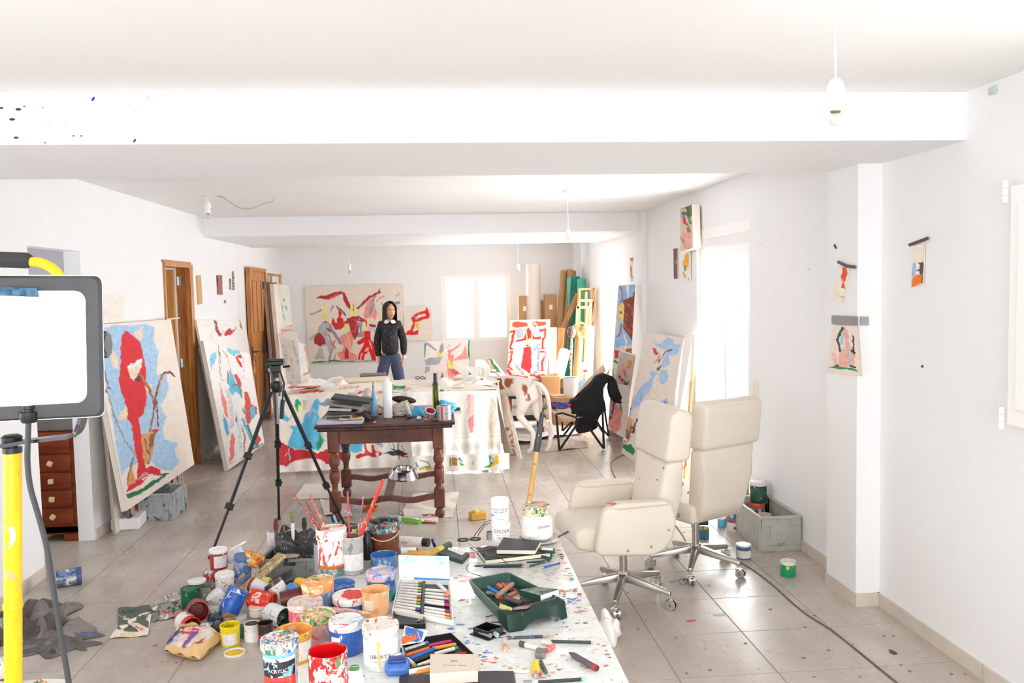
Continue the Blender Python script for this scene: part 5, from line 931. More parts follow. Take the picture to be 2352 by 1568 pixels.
bkt = tin('brown plastic bucket crusted with teal and black paint around the rim', 884, 1284, 72, 1196, sp('7A3E2C', '9A5A44', 'C8A890', '8A4A38', amt=.3, sc=26), inside=sp('2A3A44', '2F7A78', 'C8CCC8', 'D85A44', amt=.5, sc=20), z0=ZT, name='bucket', cat='bucket')
rb_, hb_ = tin_geo(bkt); B().lathe([(rb_*.985, hb_*.74), (rb_*1.10, hb_*.75), (rb_*1.12, hb_*.8), (rb_*1.05, hb_*.82), (rb_*1.05, hb_*.9), (rb_*1.12, hb_*.92), (rb_*1.12, hb_*1.01), (rb_*1.05, hb_*1.03), (rb_*.96, hb_*1.0)], 36).done('rim', sp('3F8A84', '26323C', 'C8CCC8', 'C84A3C', '8A98A8', amt=.58, sc=26), bkt)
B().tube(arc([(rb_*1.05*math.cos(a), rb_*1.12*math.sin(a), hb_*.78-.03*math.sin(pi*(a+pi*.95)/(pi*.9))) for a in [-pi*.95+pi*.9*i/6 for i in range(7)]], 3), .0022, 8).done('handle', mm('D8C8B0', .5), bkt)
# stacked red/orange pot standing on an upturned glass pot
gl = tin('short glass pot smeared blue and yellow holding up the orange pot', 770, 1325, 58, 1298, sp('7A9A94', 'C8D0C8', '4A7A9A', 'E0B040', amt=.5, sc=22, r=.15), inside=sp('9AB0A8', 'D8D8D0', amt=.3), z0=ZT, name='glass_pot', cat='jar')
zg = ZT+max(v.co.z for v in gl.children[0].data.vertices)
pc = gl.location; so = pc.y/F
tin('orange pot with red streaks and a white and red lid, tallest of the group', 0, 0, 0, 0, sp('D87A2C', 'C8401E', 'E89A50', amt=.4, sc=20), sp('F6F0EC', 'D83A28', 'E8897A', amt=.48, sc=18, st=(1, 1, 1)), lab=sp('F6F3F0', 'D8301E', 'E04A30', '5AB088', amt=.5, sc=22, st=(1, 1, .5)), loc=(aty(764, 1311, pc.y).x, pc.y, zg), r=35*so, h=88*so, lidh=.27, lidw=1.09, la=1.15, la0=-.1, lh=(.1, .88))
# brush jar with brushes
jb = tin('glass jar with a white label holding paint brushes', 812, 1322, 52, 1228, sp('B9B4B0', '8A8A8C', 'D0CCC8', 'C8A090', amt=.4, sc=16, r=.15), inside=sp('9A8A88', '5A7A78', 'C85A50', amt=.5), lab=sp('EDE9E6', 'E8A090', 'D8D4D0', amt=.2), z0=ZT, name='brush_jar', cat='jar', lh=(.12, .55))
JY = jb.location.y
def brush(label, p0, p1, r0, r1, mat, tip=None, Y0=None, Y1=None, name='paint_brush', cat='brush', ferr=None, parentless=True, group=None, tr=None):
 a = aty(*p0, Y0 if Y0 else JY); b_ = aty(*p1, Y1 if Y1 else JY); t = thing(name, label, cat, a, group=group); L = b_-a
 B().tube([L*0, L*.3, L*.75, L*.97, L], [r0, (r0+r1)*.55, (r0+r1)*.5, r1, r1*.5], 10).done('handle', mat, t)
 if tip: B().tube([L*-.0, L*-.03-Vector((0, 0, .01)), L*-.06-Vector((0, 0, .03))], [r0, r0*1.5, r0*.6], 10).done('bristle', tip, t)
 return t
bh = sp('B8443C', '3A3A40', 'E8D8C8', 'C87A60', '5A7A9A', amt=.5, sc=40, st=(1, 1, .4))
for i, (p0, p1, r_, lab, mt) in enumerate([((735, 1225), (673, 1131), .0036, 'long brush handle with a pale tip leaning furthest left of the brush bunch', bh), ((742, 1222), (702, 1150), .0035, 'dull red brush handle second from the left in the brush bunch', sp('A83A3C', '4A4A50', 'D8C0B0', amt=.45, sc=50)), ((748, 1215), (711, 1136), .0042, 'brush handle with a bare wooden end in the left brush bunch', sp('C8584C', 'E8C090', '7A3A38', amt=.5, sc=40)), ((738, 1222), (694, 1160), .003, 'thin spattered stick low in the left brush bunch', bh)]):
 q = [sp('C8483C', 'E8D8C8', '3A4A60', 'E8A870', amt=.5, sc=40), mt][i > 0]; brush(lab, p0, p1, r_, r_*.8, mt, Y0=JY-.02, Y1=JY+.05)
bj = thing('back_jar', 'grey jar behind the orange pot holding the left bunch of brushes', 'jar', (aty(742, 1230, JY+.1).x, JY+.02, ZT)); B().lathe([(0, 0), (.02, 0), (.023, .01), (.023, .1), (.021, .105), (.018, .1), (.018, .02), (0, .02)], 20).done('body', sp('8A9098', 'C8C8C8', '7A6A68', amt=.4, r=.2), bj)
brush('slim red brush handle with a lilac tip standing upright in the brush jar', (806, 1300), (798, 1127), .0038, .003, sp('C83A44', 'A8A0D0', '5A6A80', 'E86A60', amt=.42, sc=30))
brush('short grey and pink brush handle right of the upright red one', (818, 1290), (835, 1134), .0034, .0024, sp('B85A60', '6A6A78', 'D8C8D0', amt=.5, sc=30))
brush('thick bright red brush handle flecked with yellow leaning right from the brush jar', (803, 1292), (880, 1100), .0075, .0055, sp('E0261E', 'F0D050', 'D8C8C0', '3F9A60', amt=.34, sc=40))
brush('thin blue brush handle left of the yellow pot', (776, 1210), (766, 1182), .006, .003, sp('4AA0C8', '8AC0D8', '2F6A8A', amt=.4), Y0=JY+.1, Y1=JY+.1)
yp = tin('yellow-green pot crusted with black paint behind the brushes', 800, 1240, 42, 1192, sp('D8D83A', '1E1E20', 'E8B070', amt=.4, sc=26), sp('1C1C1E', 'D8D83A', '3A3A3C', amt=.42, sc=26, st=(1, 1, 1)), loc=(aty(801, 1240, 3.1).x, 3.12, ZT), r=.032, h=.145, lidh=.2)
dkp = thing('dark_bottle', 'black bottle between the brushes and the brown bucket', 'bottle', (aty(843, 1290, 3.15).x, 3.18, ZT)); B().lathe([(0, 0), (.026, 0), (.026, .06), (.02, .085), (.015, .1), (0, .1)], 20).done('body', mm('26282C', .3, var=.3, sc=20), dkp)
wpaint = thing('bristle_tuft', 'white splattered pot showing between the red brush and the brown bucket', 'pot', (aty(838, 1245, 3.2).x, 3.22, ZT)); B().lathe([(0, 0), (.022, 0), (.024, .1), (.026, .12), (0, .125)], 18).done('body', sp('E8E4E0', '3F7A9A', 'C8703A', '26282C', amt=.5), wpaint); wpaint.name = 'small_pot'
# bits in front
gb_ = tin('small white bottle with a green disc cap at the bottom of the picture', 817, 1620, 52, 1534, mm('F8F8F6', .35), mm('F6F6F4', .3), z0=ZT, name='glue_bottle', cat='bottle', lidh=.3, lidw=1.25)
rb_, hb_ = tin_geo(gb_); zc_ = hb_/.7
for c in gb_.children:
 if c.name.startswith('lid'):
  for v in c.data.vertices: v.co.x *= .66; v.co.y *= .66
B().cyl((0, 0, hb_/.7-.002), (0, 0, hb_/.7+.001), .0125, n=24).done('cap_disc', mm('2FA84C', .4), gb_)
B().text('JABON', .0085, Matrix.Translation((0, 0, hb_/.7+.0012)), .0002).done('lettering', mm('F0F4F0', .5), gb_, smooth=False)
band(gb_, rb_*1.01, hb_*.1, hb_*.5, mm('E8E060', .4), la=.9)
tc_ = tin('clear cup with a pale grey rim behind the open red pot', 763, 1485, 64, 1460, sp('C8D4D4', 'E8ECEA', 'A8B8B8', amt=.4, r=.15), inside=mm('DDE4E2', .2), z0=ZT, name='plastic_cup', cat='cup')
ov = thing('blue_caddy', 'rounded dark blue plastic case with a white smear at the front of the table', 'case', fl(912, 1556, ZT));
B().box((0, .03, .017), (.066, .06, .034), bev=.016, seg=4).done('body', M('blue_plastic', '1E4A9A', .3, var=.3, sc=12, col2='4A78C4'), ov); B().box((0, .028, .036), (.046, .034, .012), bev=.005, seg=3).done('top_recess', mm('183C80', .3), ov)
B().prism([(-.012, .04, .0425), (.004, .05, .0425), (.012, .048, .0425), (.002, .038, .0425)], (0, 0, .001)).done('white_smear', MW(), ov)
# big splattered brush lying across the lids
bb = thing('wide_paint_brush', 'wide brush caked with paint lying across the lids of the pots', 'brush', aty(770, 1396, 2.62))
q = [aty(x, y, Yq)-bb.location for x, y, Yq in ((688, 1384, 2.62), (700, 1392, 2.6), (735, 1398, 2.56), (760, 1400, 2.54), (800, 1402, 2.5), (852, 1409, 2.46))]
B().tube(q[:4], [.006, .014, .011, .008], 10).done('bristle', sp('D8CCC4', 'E8A888', '9A98A0', 'C85A50', amt=.55, sc=40), bb); B().tube(q[3:], [.009, .007, .004], 10).done('handle', sp('E8B0A0', '5A8AC0', 'E8D890', 'C8A050', amt=.5, sc=30), bb)
B().tube([q[3]-(q[4]-q[3])*.1, q[3]+(q[4]-q[3])*.25], [.0085, .0095], 12).done('ferrule', sp('A89AA0', 'C87060', '6A8AB0', amt=.5), bb)
# --- right half of the table
def qd(zx, zy, z=ZT): return fl(880+.2475*zx, 1180+.2475*zy, z)
def slab(name, label, cat, corners, h, mat, z=ZT, group=None, bev=.0015, part='body', **k):
 """flat box whose footprint is given by four photographed corners on height z"""
 P = [qd(*c, z) for c in corners]; o0 = sum(P, Vector())/4; o0.z = z; t = thing(name, label, cat, o0, group=group)
 L = [Vector((p.x-o0.x, p.y-o0.y, 0)) for p in P]; B().hexa(L+[p+Vector((0, 0, h)) for p in L], bev=bev).done(part, mat, t, smooth=False); return t, L
def rod(name, label, cat, a, c, r, mat, z=ZT, tip=None, tipmat=None, end=None, endmat=None, n=8, group=None, z2=None):
 p, q = qd(*a, z+r), qd(*c, (z2 if z2 is not None else z)+r); t = thing(name, label, cat, p, group=group); L = q-p
 B().cyl(L*0, L, r, n=n).done('body', mat, t)
 u = L.normalized()
 if tip: B().cyl(L, L+u*tip, r, r*.15, n=n).done('tip', tipmat or mat, t)
 if end: B().cyl(-u*.0, u*end, r*1.06, n=n).done('end_cap', endmat, t)
 return t
WB = mm('F4F3F0', .5); BK = mm('1F1F22', .45)
# notebooks
big, Lb = slab('sketchbook', 'larger black hardback notebook under the small one on the white table', 'notebook', [(955, 468), (1500, 405), (1400, 330), (868, 352)], .016, mm('ECE4CC', .8), bev=0, part='pages')
for zz in (.0, .016): B().hexa([p*1.02+Vector((0, 0, zz-.001)) for p in Lb]+[p*1.02+Vector((0, 0, zz+.0015)) for p in Lb]).done('cover', BK, big, smooth=False)
ol = thing('elastic_band', 'thin black elastic straps trailing over the notebooks onto the table', 'strap', qd(900, 450)); ol.location.z = ZT
def strap(pp, r=.0012): B().tube([p-ol.location for p in arc(pp, 5)], r, 6).done('strap', BK, ol)
strap([qd(870, 352, ZT+.004), qd(800, 310, ZT+.003), qd(905, 280, ZT+.004), qd(720, 245, ZT+.005)][:2]+[qd(830, 320, ZT+.002)])
strap([qd(1045, 310, ZT+.022), qd(980, 300, ZT+.024), qd(925, 335, ZT+.021), qd(950, 385, ZT+.02), qd(1060, 400, ZT+.02), qd(1130, 440, ZT+.02), qd(1165, 500, ZT+.002)])
strap([qd(1060, 330, ZT+.021), qd(990, 330, ZT+.021), qd(880, 352, ZT+.02)])
strap([qd(905, 455, ZT+.002), qd(820, 455, ZT+.002), qd(775, 490, ZT+.002), qd(800, 540, ZT+.002), qd(920, 580, ZT+.002)])
sm, Ls = slab('sketchbook', 'small black hardback notebook on top of the larger black one', 'notebook', [(1055, 372), (1410, 378), (1462, 290), (1122, 262)], .017, mm('E9E2CC', .8), z=ZT+.0185, bev=0, part='pages')
for zz in (.0, .017): B().hexa([p*1.025+Vector((0, 0, zz-.001)) for p in Ls]+[p*1.025+Vector((0, 0, zz+.0015)) for p in Ls], bev=.001).done('cover', BK, sm, smooth=False)
B().ball((0, 0, 0), .0025, (1.4, .8, .3), 5).done('blue_mark', mm('3A6AD8', .5), sm, loc=(-.015, -.012, .0195))
GRN = mm('274A3E', .5);
for z, c_, lab in ((ZT, [(1440, 402), (1560, 435), (1572, 395), (1450, 368)], 'dark green card box lowest of the three by the palette'), (ZT+.012, [(1455, 360), (1592, 372), (1596, 345), (1455, 335)], 'dark green card box with a white band on top by the palette')):
 g_, Lg = slab('card_box', lab, 'box', c_, .011, GRN, z=z); B().hexa([p*.75+Vector((0, 0, .0112)) for p in Lg]+[p*.75+Vector((0, 0, .0116)) for p in Lg]).done('label', WB, g_, smooth=False)
# palette plate, big jar and roller handle
pl = thing('palette_plate', 'round palette plate crusted with dried paint at the far right table corner', 'plate', qd(1455, 240)); pr_ = .084
B().lathe([(0, 0), (pr_*.75, .0), (pr_*.97, .006), (pr_, .009), (pr_*.97, .011), (pr_*.9, .008), (0, .006)], 44).done('dish', sp('D9D2C6', '5A8AC0', 'E8C8B0', '8A8A88', '4A4A50', 'C8604A', amt=.5, sc=22), pl)
B().cyl((.07, -.015, .012), (.115, .0, .028), .003, .005, n=8).done('dried_blob', mm('3A4A54', .5), pl)
jz = ZT+.0105; jc = pl.location.copy(); jc.x -= .012; jr = 38*jc.y/F
jr_h = aty(1243, 1158, jc.y).z-jz
tin('big white glass jar spattered with colours standing on the palette plate', 0, 0, 0, 0, sp('F1EEE9', '2F9A60', 'F0A080', 'E8D060', 'D8D8D4', amt=.2, sc=30), sp('E9E0D0', '2F8A58', 'E86A40', 'E8C840', '3A3A3C', 'F0F0EC', amt=.58, sc=34), loc=(jc.x, jc.y, jz), r=jr*.86, h=jr_h, lidh=.27, lidw=.98, name='glass_jar', cat='jar', waist=[(jr*.97, jr_h*.06), (jr, jr_h*.12), (jr, jr_h*.52), (jr*.93, jr_h*.62), (jr*.84, jr_h*.68)], txt=None)
jar = [o for o in bpy.data.objects if o.get('label', '').startswith('big white glass jar')][0]
B().lathe([(jr*1.006, jr_h*.15), (jr*1.006, jr_h*.5)], 24, None, -pi/2-1, -pi/2+1).done('label', sp('F4F1EC', 'F0C8B0', 'D8E4E0', amt=.2, sc=26), jar)
B().text('GOLDEN', jr_h*.1, Matrix.Translation((0, 0, jr_h*.44)) @ Matrix.Rotation(.35, 4, 'Z'), .0002, wrap=jr*1.012).done('lettering', mm('2A2A2C', .5), jar, smooth=False)
hd0 = aty(1206, 1216, jc.y+.02); hd1 = aty(1246, 945, jc.y+.06); rh = thing('roller_pole', 'long wooden roller pole with black rubber grip standing behind the white jar', 'handle', hd0); L = hd1-hd0
B().tube([L*0, L*.4, L*.69], [.0125, .0105, .010], 14).done('wooden_shaft', M('beech', 'D9A868', .5, var=.25, sc=6, stretch=(6, 6, .6)), rh)
B().tube([L*.66, L*.68, L*.82, L*.9, L*.985, L], [.0105, .0128, .0118, .0095, .009, .005], 14).done('rubber_grip', sp('34383E', 'E8E4DC', '4A4E54', amt=.12, sc=70), rh)
for fz, c_ in ((.13, 'F2EEE8'), (.3, 'C8503C'), (.56, '1F9A58'), (.75, 'F0EEE8'), (.8, 'E8C040'), (.24, 'F2EEE8')): B().ball(L*fz+Vector((-.002, -.0105, 0)), .0035, (1, .4, 1.3), 5).done('paint_fleck', mm(c_, .5), rh)
# white stacked gel tubs
zg2 = ZT; gy = qd(1098, 262).y+.02
for (cx, yb, yt, w_, lab, tx) in ((1151.5, 1247, 1203, 46, 'lower white gel tub labelled GOLDEN at the far edge of the white table', [('GOLDEN', .62, .27, '1E1E20', .8), ('ARTIST COLORS', .42, .09, 'A8A8A8', .9), ('High Solid Gel\nMatte', .25, .1, '6A6A6A', .9)]), (1149, 1203, 1148, 43, 'upper white gel tub labelled extra heavy gel matte, stacked on the GOLDEN tub', [('EXTRA HEAVY\nGEL MATTE', .55, .11, '4A4A4A', 1.1), ('500 ml', .2, .08, '6A6A6A', 1)])):
 r_ = w_/2*gy/F; h_ = (yb-yt)*gy/F*1.02
 g_ = tin(lab, 0, 0, 0, 0, mm('F7F7F5', .35), mm('F9F9F8', .3), lab=mm('FAFAF8', .4), loc=(aty(cx, yb, gy).x, gy, zg2), r=r_, h=h_, lidh=.22, lidw=1.03, txt=tx, name='gel_tub', cat='tub', la=1.3); zg2 += h_
 if yt == 1148: B().text('KEEP', h_*.13, Matrix.Translation((0, 0, h_*.35)) @ Matrix.Rotation(-1.05, 4, 'Z') @ Matrix.Identity(4), .0002, wrap=r_*1.0).done('lettering', mm('3A90D0', .5), g_, smooth=False)
gj = thing('small_glass_jar', 'little clear glass jar with a metal clip left of the stacked gel tubs', 'jar', (aty(1126, 1230, gy).x, gy+.01, ZT)); B().lathe([(0, 0), (.015, 0), (.016, .004), (.016, .022), (.013, .028), (.013, .036), (.011, .036), (.011, .004), (0, .003)], 24).done('glass', M('clear_glass', 'E4ECEA', .03, trans=.9, ior=1.3), gj); B().lathe([(.0135, .029), (.0145, .03), (.0145, .035), (.0135, .036)], 24).done('metal_ring', METAL, gj)
B().lathe([(0, .028), (.012, .028), (.012, .031), (0, .031)], 20).done('lid', M('clear_glass', 'E4ECEA', .03, trans=.9, ior=1.3), gj)
cord = thing('black_cable', 'loops of thin black cord hanging over the far edge of the white table', 'cord', qd(960, 120)); cord.location.z = ZT
for k_, pp in enumerate(([(1000, 60), (950, 75), (900, 130), (860, 180), (838, 215)], [(1000, 85), (945, 100), (910, 150), (880, 200)])):
 B().tube([aty(880+.2475*x, 1180+.2475*y, gy+.02+.01*k_)-cord.location for x, y in pp], .0016, 6).done('strand', BK, cord)
# scissors
sc_ = thing('scissors', 'black-handled scissors lying at the far edge of the white table', 'scissors', qd(800, 255)); z_ = ZT+.005
for (cx, cy) in ((742, 240), (855, 232)):
 c_ = qd(cx, cy, z_)-sc_.location; R1, R2 = .021, .014; pts_ = [c_+Vector((R1*math.cos(a), R2*math.sin(a)*1.2, 0)) for a in [2*pi*i/18 for i in range(19)]]; B().tube(pts_, .0035, 8, cap=False).done('finger_ring', mm('3A3936', .4), sc_)
c_ = qd(800, 262, z_)-sc_.location; e_ = qd(905, 350, z_)-sc_.location; B().hexa([c_+Vector((-.006, 0, -.002)), e_+Vector((-.001, 0, -.002)), e_+Vector((.001, 0, -.002)), c_+Vector((.006, 0, -.002)), c_+Vector((-.006, 0, .001)), e_+Vector((-.001, 0, 0)), e_+Vector((.001, 0, 0)), c_+Vector((.006, 0, .001))]).done('blade', METAL, sc_, smooth=False)
# cardboard behind, tubes, brush, green box
tb = thing('acrylic_tube', 'cream paint tube with black cap and ACRYLIC lettering at the far left of the table', 'paint tube', qd(160, 245, ZT+.02)); a_ = Vector(); b_ = qd(370, 262, ZT+.02)-tb.location
B().tube([a_, a_.lerp(b_, .5), b_], [.018, .019, .019], 20).done('body', sp('EFE8DC', 'C8BCA8', '8A8A80', amt=.15), tb); B().tube([b_, b_+(b_-a_)*.25], [.017, .017], 18).done('cap', mm('17181A', .3), tb)
B().box(b_+(b_-a_)*.4+Vector((.006, 0, 0)), (.012, .012, .034), rot=(0, -.3, 0), bev=.002).done('clip', sp('1F2022', '3A8AD0', 'C89A50', amt=.3), tb)
MT = Matrix.Translation((b_*.32)+Vector((0, -.0195, 0))) @ Matrix.Rotation(pi/2, 4, 'X'); B().text('ACRYLIC', .013, MT @ Matrix.Rotation(pi, 4, 'Z'), .0002).done('lettering', mm('2A2A2A', .5), tb, smooth=False)
t2 = thing('acrylic_tube', 'flattened white paint tube with black letters and a red cap tip', 'paint tube', qd(160, 345, ZT+.008)); b_ = qd(305, 330, ZT+.008)-t2.location; B().tube([Vector(), b_], [.014, .009], 16).done('body', MW(), t2); B().tube([b_, b_*1.12], [.007, .006], 12).done('cap', mm('D83A30', .4), t2)
B().text('ACRYLIC', .013, Matrix.Translation(b_*.5+Vector((0, -.0122, .001))) @ Matrix.Rotation(pi/2-.2, 4, 'X') @ Matrix.Rotation(-.25, 4, 'Z'), .0002).done('lettering', mm('1E1E1E', .5), t2, smooth=False)
wb = thing('varnish_brush', 'broad wooden-handled brush with yellow ferrule and dark green bristles', 'brush', qd(150, 405, ZT+.012)); P_ = [qd(x, y, ZT+.012)-wb.location for x, y in ((150, 410), (260, 375), (420, 370), (500, 352), (540, 325), (615, 285))]
B().tube(P_[:3]+[P_[3]], [.006, .012, .013, .012], 12).done('handle', sp('D8A650', 'B8843A', 'E8C890', amt=.4, sc=18), wb); B().tube(P_[3:5], [.015, .016], 12).done('ferrule', sp('E8D040', 'C8A830', amt=.3), wb); B().tube(P_[4:], [.016, .014], 12).done('bristle', sp('3A5A44', '7A8A40', '26382E', amt=.4), wb)
gx, Lg = slab('card_box', 'dark green pastel carton with a white label lying slantwise on the table', 'box', [(508, 395), (735, 470), (800, 400), (600, 340)], .016, mm('33473F', .5)); B().hexa([Lg[0]*.2+Lg[3]*.5+Vector((.0, 0, .0163)), Lg[1]*.35+Lg[2]*.35+Vector((0, 0, .0163)), Lg[2]*.8+Lg[3]*.1+Vector((0, 0, .0163)), Lg[3]*.85+Vector((0, 0, .0163))]+[p+Vector((0, 0, .0168)) for p in (Lg[0]*.2+Lg[3]*.5, Lg[1]*.35+Lg[2]*.35, Lg[2]*.8+Lg[3]*.1, Lg[3]*.85)]).done('label', mm('E6E4E0', .6), gx, smooth=False)
pc_, _ = slab('small_card', 'small coral card showing behind the green carton', 'card', [(770, 400), (858, 408), (850, 352), (745, 358)], .001, sp('E89A88', 'D85A50', 'A8B8D8', amt=.4), bev=0)
# pencils
for (a, c, r, m_, tm, lab) in [((1640, 455), (1485, 495), .0035, sp('2A5FB4', '1E4890', amt=.2), 'E8B898', 'blue pencil with a dark end right of the notebooks'), ((1300, 486), (930, 492), .0032, mm('23262B', .3), 'E0A890', 'black pencil pointing left in front of the notebooks, nearest of the row'), ((1310, 470), (850, 482), .003, mm('33414A', .3), 'D8B090', 'slate pencil behind the black one in front of the notebooks'), ((1280, 458), (880, 470), .003, mm('A8B0B4', .3), 'B8B8B8', 'silvery pencil half under the large notebook'), ((1510, 440), (1350, 485), .0036, sp('2F4A44', 'E8A090', amt=.2), 'E8A090', 'dark green pencil with a pink tip right of the black pencils'), ((1560, 430), (1330, 450), .003, mm('2A3A38', .4), 'C8B090', 'dark pencil lying flat against the green card boxes')]:
 rod('pencil', lab, 'pencil', a, c, r, m_, tip=.012, tipmat=mm(tm, .6), n=6, end=.006, endmat=mm('5A2A2A', .4) if 'blue' in lab else mm('8A8A8A', .4))
# pastel box one (open lid + tray of sticks)
PB, Lp = slab('pastel_box', 'open white box holding two columns of oil pastels in the middle of the table', 'box', [(85, 935), (655, 1045), (620, 665), (150, 650)], .004, WB, bev=0, part='base')
def inq(L, u, v, z=0): # bilinear inside footprint: u across, v towards the far side
 a = L[0].lerp(L[1], u); b_ = L[3].lerp(L[2], u); q_ = a.lerp(b_, v); return Vector((q_.x, q_.y, z))
def wallbox(parent, L, h, th, mat, name='side'):
 b = B(); c = sum(L, Vector())/4
 for i in range(4):
  p, q = L[i], L[(i+1) % 4]; pi_, qi = p+(c-p)*th, q+(c-q)*th
  b.hexa([p, q, qi, pi_, p+Vector((0, 0, h)), q+Vector((0, 0, h)), qi+Vector((0, 0, h)), pi_+Vector((0, 0, h))])
 return b.done(name, mat, parent, smooth=False)
Lp = [inq(Lp, 0, .0), inq(Lp, 1, .0), inq(Lp, 1, 1), inq(Lp, 0, 1)]
wallbox(PB, Lp, .018, .03, WB); B().hexa([inq(Lp, u, v, .0045) for u, v in ((.04, .04), (.96, .04), (.96, .97), (.04, .97))]+[inq(Lp, u, v, .006) for u, v in ((.04, .04), (.96, .04), (.96, .97), (.04, .97))]).hexa([inq(Lp, u, v, .006) for u, v in ((.475, .04), (.52, .04), (.52, .97), (.475, .97))]+[inq(Lp, u, v, .017) for u, v in ((.475, .04), (.52, .04), (.52, .97), (.475, .97))]).done('tray', mm('24252A', .3), PB, smooth=False)
# standing-open lid of the box
a0_, a1_ = Lp[3], Lp[2]; t0_, t1_ = qd(145, 420, 0), None
lidH = .072
Lq = [a0_+Vector((0, 0, .018)), a1_+Vector((0, 0, .018)), a1_+Vector((0, .036, .018+lidH)), a0_+Vector((-.002, .036, .018+lidH))]
B().hexa([p for p in Lq]+[p+Vector((0, .004, -.001)) for p in Lq]).done('lid', sp('F4F4F2', 'F6F6F6', amt=.1), PB, smooth=False)
def lidp(u, v, e=-.0006): return Lq[0].lerp(Lq[1], u).lerp(Lq[3].lerp(Lq[2], u), v)+Vector((0, e, 0))
for (u0, u1, v0, v1) in ((.02, .55, .72, .84), (.1, .5, .86, .95), (.55, .98, .8, .97), (.75, .97, .62, .8), (.02, .3, .62, .7)):
 B().prism([lidp(u0, v0), lidp(u1, v0+.05), lidp(u1-.05, v1), lidp(u0+.05, v1+.02)], (0, -.0004, 0)).done('blue_wash', M('wash_blue', '9AD4EE', .6, var=.3, sc=60, col2='D8EEF6'), PB, smooth=False)
B().prism([lidp(.3, .0), lidp(1.0, .0), lidp(1.0, .06), lidp(.3, .09)], (0, -.0006, 0)).done('blue_edge', mm('3F90D0', .5), PB, smooth=False)
def stick(parent_z, p, q, r, wrap, endc, lab, group, frac=.82, n=10, full=False):
 t = thing('oil_pastel', lab, 'pastel', p, group=group); L = q-p
 B().cyl(L*0, L*frac, r*1.05, n=n).done('paper_wrap', wrap, t); B().cyl(L*frac*.98, L, r*.92, n=n).done('pigment', mm(endc, .6), t)
 if full: B().cyl(L*-.04, L*.02, r*.9, n=n).done('pigment', mm(endc, .6), t)
 return t
WR = SP('pastel_wrap', 'F1EDE8', ['2A2A2A'], .26, 130, .6, (.4, 1, 1), seed=3)
zt = ZT+.006+.006; o0 = PB.location
colsL = ['E8703A', '3F9A50', 'C8C8A0', '9AC060', 'F0F0E8', 'B8704A', 'D8A070', '6AC040', 'E8E8E0', '2F60C0', 'F0903A']
for i, c_ in enumerate(colsL):
 v = .95-i*.088; p, q = inq(Lp, .05, v)+o0, inq(Lp, .46, v)+o0; p.z = q.z = zt
 nm = {'E8703A': 'orange', '3F9A50': 'green', 'C8C8A0': 'khaki', '9AC060': 'yellow-green', 'F0F0E8': 'white', 'B8704A': 'brown', 'D8A070': 'tan', '6AC040': 'leaf green', 'E8E8E0': 'ivory', '2F60C0': 'blue', 'F0903A': 'amber'}[c_]
 stick(0, p, q, .0048, WR, c_, nm+' ended wrapped pastel in the left column of the open white box', 'pastels in the open white box')
for i, (v, c_, nm) in enumerate([(.74, 'F2D4B8', 'sand'), (.64, 'F0B8A8', 'salmon'), (.55, 'E8A0A8', 'pink'), (.45, '2A3A6A', 'navy'), (.39, 'D8305A', 'crimson'), (.24, 'A83A78', 'purple'), (.16, 'F09A8A', 'coral'), (.08, 'F2A83A', 'golden')]):
 p, q = inq(Lp, .53, v)+o0, inq(Lp, .95, v)+o0; p.z = q.z = zt; stick(0, p, q, .0052, WR, c_, nm+' ended wrapped pastel in the right column of the open white box', 'pastels in the open white box')
p, q = inq(Lp, .76, .86)+o0, inq(Lp, .96, .6)+o0; p.z = q.z = zt+.011; stick(0, p, q, .0055, WR, 'F2A070', 'orange pastel lying loose across the right column of the open white box', 'pastels in the open white box')
# black plastic tray, sketch card
bt, Lt = slab('black_tray', 'shiny black plastic tray half under the sketch card', 'tray', [(95, 1065), (395, 1062), (370, 925), (95, 935)], .003, mm('17181B', .15), z=ZT, bev=0, part='base'); wallbox(bt, Lt, .013, .07, mm('1C1D20', .15)); B().ball((.03, -.012, .006), .004, (1.4, 1, .5), 5).done('pink_crumb', mm('E89A90', .6), bt)
cdz = ZT+.02
CT = [qd(200, 1035, cdz+.012), qd(418, 1085, cdz+.006), qd(370, 1185, cdz), qd(160, 1222, cdz)]
cd_ = painting('sketch_card', *CT, 'F1ECE4', Z(880, 1180, .2475, [('3F74C8', '210,1050 300,1060 380,1100 360,1170 300,1190 240,1180 200,1110'), ('F1ECE4', '230,1080 260,1150', 8, .6), ('F0703A', '165,1140 220,1120 260,1150 300,1100 310,1160 230,1190 180,1210'), ('E8552A', '250,1150 320,1090 330,1150', 10), ('3F74C8', '260,1090 370,1130', 14, .7), ('F1ECE4', '320,1080 350,1170', 6, .7)]), None, step=.8, warp=1.5, off=0, bulge=.004); tag(cd_, 'small card scribbled in blue and orange crayon beside the second pastel box', 'card')
